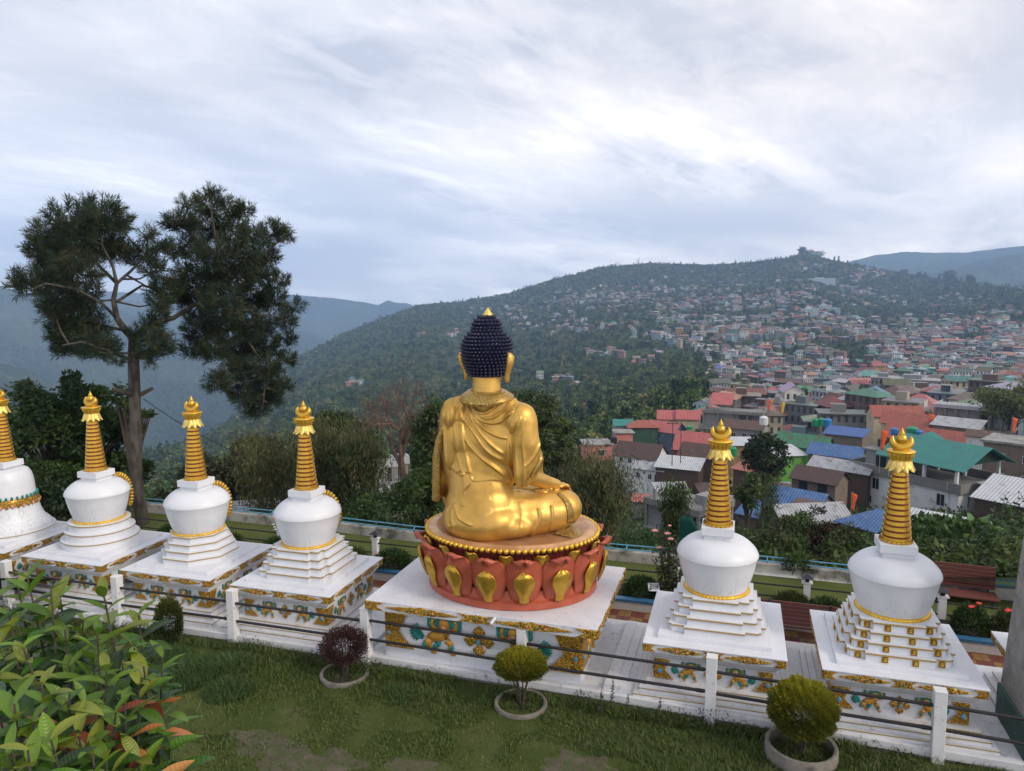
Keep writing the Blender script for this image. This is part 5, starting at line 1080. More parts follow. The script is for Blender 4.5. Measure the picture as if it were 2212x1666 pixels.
# ---------------- houses
def corr(name,c,c2,rust=None,lo=.56,hi=.66,sc=60,rough=.45,metal=.0):     # corrugated sheet: ribs run along the slope (object Y)
    m=mat(name,c,rough,metal,col2=c2,scale=.5,stain=rust,stscale=.7,stlo=lo,sthi=hi,coords='UV'); t=m.node_tree; p=t.nodes['Principled BSDF']
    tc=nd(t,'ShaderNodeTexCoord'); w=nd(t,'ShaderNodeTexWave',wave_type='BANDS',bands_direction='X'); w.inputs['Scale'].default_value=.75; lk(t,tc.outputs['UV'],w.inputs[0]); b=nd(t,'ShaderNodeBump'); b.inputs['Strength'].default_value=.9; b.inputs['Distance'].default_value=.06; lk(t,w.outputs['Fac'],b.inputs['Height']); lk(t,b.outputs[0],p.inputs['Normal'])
    src=p.inputs['Base Color'].links[0].from_socket; r=nd(t,'ShaderNodeMapRange'); lk(t,w.outputs['Fac'],r.inputs[0]); r.inputs[1].default_value=.1; r.inputs[2].default_value=.5; r.inputs[3].default_value=.74; r.inputs[4].default_value=1.08; x=nd(t,'ShaderNodeVectorMath',operation='SCALE'); lk(t,src,x.inputs[0]); lk(t,r.outputs[0],x.inputs['Scale']); lk(t,x.outputs[0],p.inputs['Base Color']); return m  # rib shading put into the base colour: troughs darker, crests lighter
RUST=(.13,.055,.03)
RF=dict(pink=corr('pink_red_sheet',(.43,.115,.11),(.37,.095,.09),RUST,.60,.76),red=corr('brick_red_sheet',(.34,.09,.06),(.28,.075,.05),RUST,.52,.68),teal=corr('teal_sheet',(.025,.205,.175),(.03,.17,.15),(.10,.2,.17),.6,.8),
 blue=corr('blue_sheet',(.05,.12,.29),(.08,.16,.33),(.2,.23,.28),.54,.68),green=corr('green_sheet',(.04,.17,.09),(.06,.2,.11),RUST,.52,.6),grey=corr('grey_tin',(.30,.31,.33),(.38,.39,.41),(.13,.11,.10),.52,.64),
 rust=corr('rusty_tin',(.10,.05,.035),(.075,.04,.03),(.26,.25,.25),.60,.66),brown=corr('brown_sheet',(.085,.042,.034),(.065,.035,.03),(.12,.09,.075),.58,.68),silver=corr('silver_tin',(.44,.46,.48),(.50,.51,.53),(.16,.13,.12),.56,.66),
 conc=mat('roof_concrete',(.30,.295,.28),.9,col2=(.22,.215,.205),scale=.8,bump=.5,stain=(.10,.10,.095),stscale=.6,stlo=.5,sthi=.65),lblue=corr('pale_blue_sheet',(.16,.33,.46),(.2,.38,.5),(.3,.3,.3),.65,.8),tarp=mat('blue_tarpaulin',(.04,.09,.27),.5,bump=.8,bscale=1.5))
def wallm(n,c,c2=None,stain=(.14,.13,.12)): return mat(n,c,.85,col2=c2 or tuple(x*.85 for x in c),scale=.6,bump=.3,bscale=8,stain=stain,stscale=.45,stlo=.56,sthi=.72)
WM=dict(white=wallm('whitewash',(.72,.73,.74)),grey=wallm('grey_plaster',(.26,.26,.26)),conc=wallm('raw_concrete',(.20,.195,.185)),pink=wallm('pink_plaster',(.50,.19,.15)),cream=wallm('cream_plaster',(.50,.43,.30)),brick=mat('brown_brick',(.16,.115,.09),.9,col2=(.22,.17,.14),scale=6,bump=.5,bscale=14,stain=(.06,.05,.045),stscale=1),
 wood=mat('weathered_boards',(.11,.07,.05),.9,col2=(.07,.045,.035),scale=3,stretch=(9,9,.4),bump=.4),ply=mat('yellow_boards',(.36,.24,.11),.85,col2=(.22,.14,.07),scale=2),green=wallm('bright_green_plaster',(.12,.34,.06)),red=wallm('deep_red_boards',(.30,.05,.035)),slate=wallm('slate_blue_plaster',(.10,.14,.19)),yellow=wallm('yellow_plaster',(.52,.33,.06)),lblue=wallm('pale_blue_plaster',(.28,.40,.50)),dgreen=wallm('dark_green_plaster',(.03,.08,.05)))
M_pane=mat('window_glass',(.02,.025,.035),.12,spec=.6); M_frame=mat('white_window_frame',(.62,.62,.62),.5); M_wframe=mat('brown_door_wood',(.12,.06,.035),.6); M_iron=mat('dark_iron',(.03,.028,.027),.6)
def uvroof(o,quads):                                        # quads: per face list of (u,v) metres
    uv=o.data.uv_layers.new(name='UVMap'); k=0
    for f in quads:
        for c in f: uv.data[k].uv=c; k+=1
def roofmesh(kind,w,dp,h,rh,ov,parent,mt,th=.09,ovx=None,name='roof'):
    """roof over a w by dp plan centred on the origin, eaves at height h; ridge along x for a gable"""
    ovx=ov if ovx is None else ovx; X=w/2+ovx; Y=dp/2+ov; e=h-rh*ov/(dp/2) if kind in('gable','hip') else h; V=[];F=[];Q=[]
    def face(ps,uvs):
        n=len(V); V.extend(ps); F.append(tuple(range(n,n+len(ps)))); Q.append(uvs)
        n=len(V); V.extend([(p[0],p[1],p[2]-th) for p in ps][::-1]); F.append(tuple(range(n,n+len(ps)))); Q.append(uvs[::-1])
    def edge(a,b): n=len(V); V.extend([a,b,(b[0],b[1],b[2]-th),(a[0],a[1],a[2]-th)]); F.append((n,n+1,n+2,n+3)); Q.append([(0,0)]*4)
    if kind=='gable':
        L=math.hypot(Y,h+rh-e)
        face([(-X,-Y,e),(X,-Y,e),(X,0,h+rh),(-X,0,h+rh)],[(0,0),(2*X,0),(2*X,L),(0,L)]); face([(X,Y,e),(-X,Y,e),(-X,0,h+rh),(X,0,h+rh)],[(0,0),(2*X,0),(2*X,L),(0,L)])
        for s in (-1,1): edge((s*X,-Y,e),(s*X,0,h+rh)); edge((s*X,0,h+rh),(s*X,Y,e))
        edge((-X,-Y,e),(X,-Y,e)); edge((X,Y,e),(-X,Y,e))
    elif kind=='hip':
        r=max(.3,X-Y); L=math.hypot(Y,rh)
        face([(-X,-Y,e),(X,-Y,e),(r,0,h+rh),(-r,0,h+rh)],[(0,0),(2*X,0),(X+r,L),(X-r,L)]); face([(X,Y,e),(-X,Y,e),(-r,0,h+rh),(r,0,h+rh)],[(0,0),(2*X,0),(X+r,L),(X-r,L)])
        face([(X,-Y,e),(X,Y,e),(r,0,h+rh)],[(0,0),(2*Y,0),(Y,L)]); face([(-X,Y,e),(-X,-Y,e),(-r,0,h+rh)],[(0,0),(2*Y,0),(Y,L)])
    elif kind=='shed':
        L=math.hypot(2*Y,rh); face([(-X,-Y,h),(X,-Y,h),(X,Y,h+rh),(-X,Y,h+rh)],[(0,0),(2*X,0),(2*X,L),(0,L)]); edge((-X,-Y,h),(X,-Y,h)); edge((X,-Y,h),(X,Y,h+rh)); edge((-X,Y,h+rh),(-X,-Y,h)); edge((X,Y,h+rh),(-X,Y,h+rh))
    else:
        face([(-X,-Y,h+rh),(X,-Y,h+rh),(X,Y,h+rh),(-X,Y,h+rh)],[(0,0),(2*X,0),(2*X,2*Y),(0,2*Y)])
        for a,b in (((-X,-Y),(X,-Y)),((X,-Y),(X,Y)),((X,Y),(-X,Y)),((-X,Y),(-X,-Y))): n=len(V); V.extend([(*a,h+rh),(*b,h+rh),(*b,h),(*a,h)]); F.append((n,n+1,n+2,n+3)); Q.append([(0,0)]*4)
    me=bpy.data.meshes.new(name); me.from_pydata(V,[],F); me.materials.append(mt); o=bpy.data.objects.new(name,me); COL.objects.link(o); o.parent=parent; uvroof(o,Q); return o
def win(parent,x,z,w,h,side,W2,D2,frame=None,name='window'):  # framed window on a wall: side f,r,l
    rot={'f':0,'r':PI/2,'l':-PI/2,'k':PI}[side]; dd=D2 if side in 'fk' else W2; mb=MB(); t_=.07
    mb.box(-w/2,w/2,-.02,.02,-h/2,h/2); mb.mi=1
    mb.box(-w/2-t_,-w/2,-.06,.03,-h/2-t_,h/2+t_); mb.box(w/2,w/2+t_,-.06,.03,-h/2-t_,h/2+t_); mb.box(-w/2,w/2,-.06,.03,h/2,h/2+t_); mb.box(-w/2,w/2,-.06,.03,-h/2-t_,-h/2)
    if name=='window':
        mb.box(-.025,.025,-.045,.0,-h/2,h/2)
    o=mb.build(name,[M_pane if name=='window' else M_wframe,frame or M_frame],parent); o.matrix_local=Matrix.Rotation(rot,4,'Z')@Matrix.Translation((x,-dd-.02,z)); return o
HOUSES=[]
def house(u,v,d,w,dp,h,yaw,roof,rm,wm,rh,label,wins=(),ov=.45,name='house',cat='house',group=None,down=2.5,ovx=None,gab=True):
    """(u,v): middle of the eave line of the near wall, d metres away; h wall height; yaw turns the house, 0 = facing the viewer"""
    p=at(u,v,d); hd=hdir(u); face=math.atan2(hd[1],hd[0])-PI/2+R(yaw); g=gpos(u,d); H=max(h,p.z-g.z+.5)
    c=Vector((p.x,p.y,0))+Vector((-math.sin(face),math.cos(face),0))*dp/2; e=empty(name,(c.x,c.y,p.z-h),face,label,cat,group)
    mb=MB(); mb.box(-w/2,w/2,-dp/2,dp/2,h-H-down,h-.002)
    if roof=='gable' and gab:
        k=.06
        for s in (-1,1): x=s*w/2; mb.add([(x,-dp/2,h-.002),(x,dp/2,h-.002),(x,0,h+rh-k),(x-s*.15,-dp/2,h-.002),(x-s*.15,dp/2,h-.002),(x-s*.15,0,h+rh-k)],[(0,1,2) if s>0 else (2,1,0),(3,5,4) if s>0 else (4,5,3)])
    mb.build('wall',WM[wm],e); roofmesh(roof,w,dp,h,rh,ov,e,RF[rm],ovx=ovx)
    for q in wins:
        if q[0]=='door': win(e,q[2],1.0+(q[3] if len(q)>3 else 0),.85,2.0,q[1],w/2,dp/2,M_wframe,'door')
        else: win(e,q[1],q[2],q[3] if len(q)>3 else 1.0,q[4] if len(q)>4 else 1.1,q[0],w/2,dp/2,M_frame if len(q)<6 else q[5])
    HOUSES.append((c.x,c.y,max(w,dp)/2+2)); return e
def cyl_tank(parent_xyz,r,h,m,label,name='water_tank'):
    mb=MB(); mb.lathe([(r*.96,0),(r,.1*h),(r*.97,.2*h),(r,.3*h),(r*.97,.42*h),(r,.55*h),(r*.97,.68*h),(r,.8*h),(r*.55,.95*h),(r*.25,.97*h),(r*.25,h),(.01,h)],20); o=mb.build(name,m,autos=40); o.location=parent_xyz; return tag(o,label,'water tank')
M_tkb=mat('black_plastic',(.02,.02,.022),.4); M_tkg=mat('green_plastic',(.01,.22,.10),.4); M_tku=mat('blue_plastic',(.02,.16,.42),.4); M_tkw=mat('white_plastic',(.6,.6,.6),.4)
# --- the white house with the teal roof
Cc=at(2069,1108,120); Lc=at(1838,1071,130); dv_=Vector((Cc.x-Lc.x,Cc.y-Lc.y,0)); fw_=dv_.length; fa=math.atan2(dv_.y,dv_.x); dp=10.5
ctr=Vector((Lc.x,Lc.y,0))+dv_/2+Vector((-math.sin(fa),math.cos(fa),0))*dp/2
e=empty('house',(ctr.x,ctr.y,Cc.z),fa,'two-storey white house with a big teal roof over an open terrace','house'); hw=fw_/2; hd_=dp/2; HOUSES.append((ctr.x,ctr.y,12))
mb=MB(); mb.box(-hw,hw,-hd_,hd_,-6,2.75); mb.build('wall',WM['white'],e)
mb=MB(); mb.box(-hw-.5,hw+.5,-hd_-.5,hd_+.5,2.75,3.0)
for a in ((-hw-.5,hw+.5,-hd_-.5,-hd_-.35),(-hw-.5,hw+.5,hd_+.35,hd_+.5),(-hw-.5,-hw-.35,-hd_-.35,hd_+.35),(hw+.35,hw+.5,-hd_-.35,hd_+.35)): mb.box(*a,3.0,4.15)
mb.build('parapet',WM['conc'],e)
mb=MB(); mb.box(-hw+1.4,-hw+6.6,-hd_+1.2,hd_-1,3.0,6.1); mb.build('upper_room',WM['grey'],e); mb=MB(); mb.box(-hw+1.0,-hw+7.0,-hd_+.8,hd_-.6,6.1,6.35); mb.build('flat_roof',WM['conc'],e)
for x in (-1.0,3.3,hw-.6):
    for y in (-hd_+.2,hd_-.4):
        mb=MB(); mb.box(x-.2,x+.2,y-.2,y+.2,3.0,6.6); mb.build('column',WM['white'],e)
o=roofmesh('gable',fw_*.70,dp+.6,6.5,2.5,.7,e,RF['teal'],ovx=.9); o.location=(fw_*.165,0,0)
mb=MB(); 
for s in (-1,1): x=fw_*.165+s*fw_*.33; mb.add([(x,-dp/2-.2,6.5),(x,dp/2+.2,6.5),(x,0,8.9)],[(0,1,2),(2,1,0)])
mb.build('gable_board',WM['dgreen'],e)
for x in (-hw+4.4,hw-2.6): win(e,x,1.25,1.15,1.7,'f',hw,hd_)
win(e,-3,1.3,.5,1.6,'r',hw,hd_); win(e,-hw+4.2,4.6,1.6,1.6,'f',hw,hd_-1.2,M_iron); win(e,-hw+3.0,-1.4,1.6,1.1,'f',hw,hd_)
mb=MB()
for x in (-hw+2.1,-hw+6.9,hw-1.4): mb.bar((x,-hd_-.56,4.1),(x,-hd_-.56,3.0),.05,6); mb.bar((x,-hd_-.1,2.8),(x,-hd_-.1,-1.0),.05,6)
mb.build('drain_pipe',M_tkw,e)
RM=Matrix.Rotation(fa,4,'Z'); top=lambda x,y,z: ctr+RM@Vector((x,y,0))+Vector((0,0,Cc.z+z))
cyl_tank(top(-hw+2.0,-1,6.35),.7,1.4,M_tkb,'black water tank on the roof of the white house, left one'); cyl_tank(top(-hw+5.6,-1.5,6.35),.75,1.5,M_tkg,'dark green water tank on the roof of the white house, next to the golden spire')
# --- near houses
G=None
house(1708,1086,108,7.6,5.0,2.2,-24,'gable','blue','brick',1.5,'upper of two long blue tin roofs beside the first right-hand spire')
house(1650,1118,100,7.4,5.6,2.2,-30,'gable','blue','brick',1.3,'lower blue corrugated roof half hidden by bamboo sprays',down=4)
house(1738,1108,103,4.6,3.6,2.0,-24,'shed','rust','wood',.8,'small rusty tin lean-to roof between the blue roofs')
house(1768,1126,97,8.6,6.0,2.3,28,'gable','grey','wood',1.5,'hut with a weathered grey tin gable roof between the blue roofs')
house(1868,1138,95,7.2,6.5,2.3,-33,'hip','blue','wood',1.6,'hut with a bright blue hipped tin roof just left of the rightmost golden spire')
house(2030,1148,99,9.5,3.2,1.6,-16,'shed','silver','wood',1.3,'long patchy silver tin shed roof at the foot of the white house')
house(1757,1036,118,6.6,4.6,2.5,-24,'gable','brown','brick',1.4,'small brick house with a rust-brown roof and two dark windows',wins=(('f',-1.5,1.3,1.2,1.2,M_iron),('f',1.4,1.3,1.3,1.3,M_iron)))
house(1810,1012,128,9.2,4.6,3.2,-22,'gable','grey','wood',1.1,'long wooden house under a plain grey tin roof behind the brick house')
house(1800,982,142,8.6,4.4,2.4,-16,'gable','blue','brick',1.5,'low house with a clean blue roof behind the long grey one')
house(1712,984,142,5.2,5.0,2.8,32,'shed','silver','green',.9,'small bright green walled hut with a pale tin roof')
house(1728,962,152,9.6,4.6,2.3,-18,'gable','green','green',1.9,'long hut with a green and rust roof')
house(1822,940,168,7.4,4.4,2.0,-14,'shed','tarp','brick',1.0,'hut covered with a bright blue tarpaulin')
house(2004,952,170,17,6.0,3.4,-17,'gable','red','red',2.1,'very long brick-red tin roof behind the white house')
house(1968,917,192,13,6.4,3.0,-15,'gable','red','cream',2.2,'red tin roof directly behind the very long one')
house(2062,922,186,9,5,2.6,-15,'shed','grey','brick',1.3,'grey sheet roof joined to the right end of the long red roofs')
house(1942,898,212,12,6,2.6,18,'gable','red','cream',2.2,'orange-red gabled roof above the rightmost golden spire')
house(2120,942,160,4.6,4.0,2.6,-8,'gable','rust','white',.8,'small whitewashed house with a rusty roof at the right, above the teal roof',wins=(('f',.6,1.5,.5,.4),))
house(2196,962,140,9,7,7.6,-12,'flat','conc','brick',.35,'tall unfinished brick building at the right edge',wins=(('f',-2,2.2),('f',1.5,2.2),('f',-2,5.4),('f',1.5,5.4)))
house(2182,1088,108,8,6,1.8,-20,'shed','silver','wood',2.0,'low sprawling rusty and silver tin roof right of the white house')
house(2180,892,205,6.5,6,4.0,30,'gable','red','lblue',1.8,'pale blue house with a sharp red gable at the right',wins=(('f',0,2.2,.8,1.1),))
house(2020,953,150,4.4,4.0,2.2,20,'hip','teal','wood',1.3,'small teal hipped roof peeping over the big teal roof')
house(1294,962,170,6.2,6.0,6.2,12,'flat','conc','pink',.3,'pink two-storey house with a flat roof and white window grille',wins=(('f',.5,4.4,1.5,1.4),('f',.5,1.4,1.4,1.4)),ov=.35)
house(1349,936,177,4.0,4.0,4.4,10,'flat','conc','pink',.2,'smaller pink rooftop room behind the flat pink house')
house(1372,985,160,9.6,6.4,4.6,-22,'gable','brown','white',2.4,'long white half-timbered house with a dark brown roof',wins=(('f',-3.2,3.4,.8,1.0),('f',-1.2,3.4,.8,1.0),('f',1.0,3.4,.8,1.0),('f',3.2,3.4,.8,1.0),('r',-1.8,3.2,.8,1.1),('r',1.6,3.2,.8,1.1),('door','r',-.1,1.6)))
house(1398,1012,152,6.6,3.8,3.2,-20,'gable','grey','white',1.0,'low white house with a slate-grey roof below the half-timbered one',wins=(('f',-1.9,1.6,.7,.9),('f',.6,1.5,.7,.9),('door','f',2.1)))
house(1505,972,184,11.6,9.0,3.2,-14,'gable','pink','red',3.6,'large house with a broad pink-red gable roof and deep red end wall')
house(1424,930,203,9.0,6.5,4.2,-30,'gable','pink','slate',2.1,'pink-roofed house with slate-blue walls left of the largest pink roof')
house(1446,904,222,6.6,6.4,4.2,0,'gable','pink','cream',2.0,'left half of the twin pink gables'); 
house(1486,904,221,6.2,6.4,4.2,0,'gable','pink','cream',2.0,'right half of the twin pink gables')
house(1603,925,187,9.4,6.5,3.6,-14,'gable','rust','grey',1.5,'grey house with a rusty brown roof behind the first right-hand spire',wins=(('f',-2,1.8),('f',.6,1.8),('f',3,1.8)))
house(1503,985,166,8.2,6.2,2.6,-24,'gable','rust','wood',2.3,'dark brown tin roof below the largest pink roof')
house(1462,1012,150,8.6,4.6,2.6,-14,'shed','silver','wood',1.5,'open shed under a white-silver tin roof')
house(1615,962,152,6.2,5.0,3.6,14,'shed','silver','ply',.7,'yellow boarded hut with a pale tin roof',wins=(('door','f',-.8,.4),))
house(1390,922,202,8.0,5.5,2.8,8,'hip','red','dgreen',1.4,'dark green walled house with a low maroon roof')
house(1348,918,205,5.0,5.0,3.2,10,'gable','teal','grey',1.2,'small teal-roofed hut left of the maroon roof')
house(1620,1018,112,5.4,3.6,2.2,-30,'shed','red','wood',.8,'low red roof strip right of the first right-hand spire')
house(337,1122,46,2.4,2.2,1.4,-20,'gable','pink','wood',.6,'small pink-red tin roof seen past the round-stepped stupa',ov=.15)
house(505,1128,34,3.2,2.0,1.0,0,'shed','grey','wood',.3,'low tin roof hidden in the bamboo left of the fourth stupa')
# concrete frames
def frame_house(u,v,d,w,dp,h,yaw,label,cols=(5,3),roof=None,tilt=0):
    p=at(u,v,d); hd=hdir(u); face=math.atan2(hd[1],hd[0])-PI/2+R(yaw); c=Vector((p.x,p.y,0))+Vector((-math.sin(face),math.cos(face),0))*dp/2; e=empty('concrete_frame',(c.x,c.y,p.z-h),face,label,'building'); HOUSES.append((c.x,c.y,max(w,dp)/2+2))
    mb=MB(); mb.box(-w/2,w/2,-dp/2,dp/2,h-.25,h); mb.box(-w/2,w/2,-dp/2,-dp/2+.15,h,h+.55); mb.box(-w/2,-w/2+.15,-dp/2+.15,dp/2,h,h+.55); mb.box(w/2-.15,w/2,-dp/2+.15,dp/2,h,h+.55); mb.build('roof_slab',RF[roof] if roof else WM['conc'],e)
    for i in range(cols[0]):
        for j in range(cols[1]):
            x=-w/2+.3+(w-.6)*i/(cols[0]-1); y=-dp/2+.3+(dp-.6)*j/(cols[1]-1); mb=MB(); mb.box(x-.17,x+.17,y-.17,y+.17,-5,h-.25); mb.build('column',WM['conc'],e)
    mb=MB(); mb.box(-w/2+.8,w/2-.8,dp/2-.4,dp/2-.2,-4,h-.3); mb.box(-w/2,w/2,-dp/2,dp/2,-.25,0); mb.box(-w/2+.2,w/2*.2,-dp/2+.9,-dp/2+1.05,0,h-.3); mb.build('wall',WM['grey'],e); return e,face
e,_=frame_house(1582,893,200,15.5,9,4.4,-8,'unfinished concrete building with a flat terrace roof and a red lean-to on top'); roofmesh('shed',5.5,4.5,1.6,2.6,.2,e,RF['pink'],name='lean_to_roof').location=(-3.6,1.5,4.4)
e,_=frame_house(2101,884,198,16,9,4.6,-10,'scaffolded concrete frame with a pale roof slab at the right',cols=(8,3),roof='silver')
mb=MB(); rq=np.random.default_rng(2)
for k in range(60): x=rq.uniform(-8,8); y=rq.uniform(-4.4,4); mb.bar((x,y,-.3),(x+rq.uniform(-.5,.5),y+rq.uniform(-.4,.4),4.35),.05,5)
for k in range(14): x=rq.uniform(-8,8); mb.bar((x,-4.2,4.6),(x,-4.2,6.6),.03,5)
mb.build('bamboo_props',WM['ply'],e)
e,_=frame_house(1448,1098,92,8.6,7.5,3.2,-38,'grey concrete house with flat terraces and bare column stubs',cols=(4,3))
mb=MB(); mb.box(-4.3,-.6,-3.7,0,3.2,3.35); mb.box(.6,4.2,.5,3.7,3.2,4.3)
for x,y in ((-2.8,-3.3),(-.6,-3.4),(1.5,-3.2),(3.4,-1.5),(-3.9,0.6)): mb.box(x-.14,x+.14,y-.14,y+.14,3.2,5.0)
mb.build('column_stub',WM['grey'],e)
e,_=frame_house(842,1004,66,2.8,2.4,1.6,20,'small pale concrete shelter among the trees left of the bare tree',cols=(4,2),roof='silver')
e,_=frame_house(868,998,70,1.6,1.5,2.2,20,'pale box of the same height behind the concrete shelter',cols=(2,2),roof='silver')
house(800,1062,52,2.2,1.6,1.4,15,'shed','grey','grey',.25,'grey shed roof beside the utility pole among the bamboo')
# water tanks on near roofs
for u,v,d,r,h,m,l in ((1582,975,148,.85,1.9,M_tkg,'teal-green water tank beside the yellow boarded hut'),(1650,908,182,1.0,2.1,M_tkw,'white water tank right of the first right-hand spire'),(1762,912,176,.8,1.7,M_tkg,'green water tank, left one of a rooftop group'),(1775,911,176,.8,1.7,M_tkg,'green water tank, middle one of a rooftop group'),(1788,913,176,.9,1.9,M_tku,'blue water tank, right one of a rooftop group'),
  (1932,932,165,.7,1.5,M_tku,'blue water tank left of the long brick-red roof'),(1970,932,164,1.1,2.0,M_tkg,'large green water tank before the long brick-red roof'),(1985,937,163,.7,1.5,M_tku,'blue water tank before the long brick-red roof'),(1326,950,172,.8,1.8,M_tkb,'black water tank on the flat pink house'),(1521,905,205,1.0,2.3,M_tkb,'dark tank by the concrete terrace building'),(1490,924,190,.8,.9,M_tkg,'low teal tank behind the largest pink roof')):
    p=at(u,v,d); cyl_tank(p-Vector((0,0,h*.5)),r,h,m,l)
# green shade net by the fence
mb=MB(); V=[];F=[]; a=at(1468,1120,25); b=at(1535,1165,24); 
for i in range(13):
    for j in range(9): s,q=i/12,j/8; p=a.lerp(b,s); V.append((p.x,p.y,a.z+.25*math.sin(s*5)*(1-q)-.55*s*(1-q)*.6-q*1.5+.04*math.sin(i*1.7+j)))
for i in range(12):
    for j in range(8): k=i*9+j; F.append((k,k+1,k+10,k+9))
mb.add(V,F); o=mb.build('shade_net',mat('green_net',(.01,.12,.085),.7,bump=.6,bscale=200),smooth=True); m_=o.modifiers.new('s','SOLIDIFY'); m_.thickness=.01; tag(o,'sagging dark green shade net left of the first right-hand stupa','net')
# ---------------- town: counted houses, then the mass beyond
def wtmat():
    m=bpy.data.materials.new('town_wall'); m.use_nodes=True; t=m.node_tree; p=t.nodes['Principled BSDF']; p.inputs['Roughness'].default_value=.85
    a=nd(t,'ShaderNodeAttribute'); a.attribute_name='tint'; tc=nd(t,'ShaderNodeTexCoord'); b=nd(t,'ShaderNodeTexBrick'); b.offset=0; b.inputs['Scale'].default_value=1; b.inputs['Brick Width'].default_value=2.1; b.inputs['Row Height'].default_value=3.0; b.inputs['Mortar Size'].default_value=.62; b.inputs['Mortar Smooth'].default_value=0
    lk(t,tc.outputs['UV'],b.inputs[0]); lk(t,a.outputs['Color'],b.inputs['Mortar']); setc(b.inputs[1],(.03,.035,.04)); setc(b.inputs[2],(.07,.065,.06)); 
    n=nd(t,'ShaderNodeTexNoise'); n.inputs['Scale'].default_value=.35; n.inputs['Detail'].default_value=5; lk(t,tc.outputs['UV'],n.inputs[0]); r=nd(t,'ShaderNodeMapRange'); lk(t,n.outputs[0],r.inputs[0]); r.inputs[1].default_value=.3; r.inputs[2].default_value=.7; r.inputs[3].default_value=.6; r.inputs[4].default_value=1.1
    x=nd(t,'ShaderNodeVectorMath',operation='SCALE'); lk(t,b.outputs[0],x.inputs[0]); lk(t,r.outputs[0],x.inputs['Scale']); lk(t,x.outputs[0],p.inputs['Base Color']); return m
def trmat():
    m=bpy.data.materials.new('town_roof'); m.use_nodes=True; t=m.node_tree; p=t.nodes['Principled BSDF']; p.inputs['Roughness'].default_value=.55; a=nd(t,'ShaderNodeAttribute'); a.attribute_name='tint'; tc=nd(t,'ShaderNodeTexCoord')
    n=nd(t,'ShaderNodeTexNoise'); n.inputs['Scale'].default_value=.5; n.inputs['Detail'].default_value=6; lk(t,tc.outputs['UV'],n.inputs[0]); r=nd(t,'ShaderNodeMapRange'); lk(t,n.outputs[0],r.inputs[0]); r.inputs[1].default_value=.3; r.inputs[2].default_value=.7; r.inputs[3].default_value=.65; r.inputs[4].default_value=1.2
    x=nd(t,'ShaderNodeVectorMath',operation='SCALE'); lk(t,a.outputs['Color'],x.inputs[0]); lk(t,r.outputs[0],x.inputs['Scale']); lk(t,x.outputs[0],p.inputs['Base Color']); return m
M_tw=wtmat(); M_tr=trmat()
RC=[('red',(.27,.08,.065),13),('salmon',(.32,.15,.12),8),('maroon',(.14,.045,.035),10),('brown',(.11,.075,.06),18),('teal',(.05,.17,.14),8),('blue',(.07,.13,.24),4),('grey',(.17,.17,.165),34),('pale tin',(.30,.30,.31),10),('green',(.06,.13,.08),5)]
WC=[('grey',(.22,.22,.215),26),('cream',(.46,.40,.29),13),('white',(.58,.59,.60),20),('pink',(.38,.20,.16),6),('pale blue',(.21,.30,.36),5),('brown',(.13,.095,.075),18),('mint',(.18,.33,.27),3),('ochre',(.38,.23,.08),3)]
def pick(L,r): w=np.array([q[2] for q in L],float); return L[int(r.choice(len(L),p=w/w.sum()))]
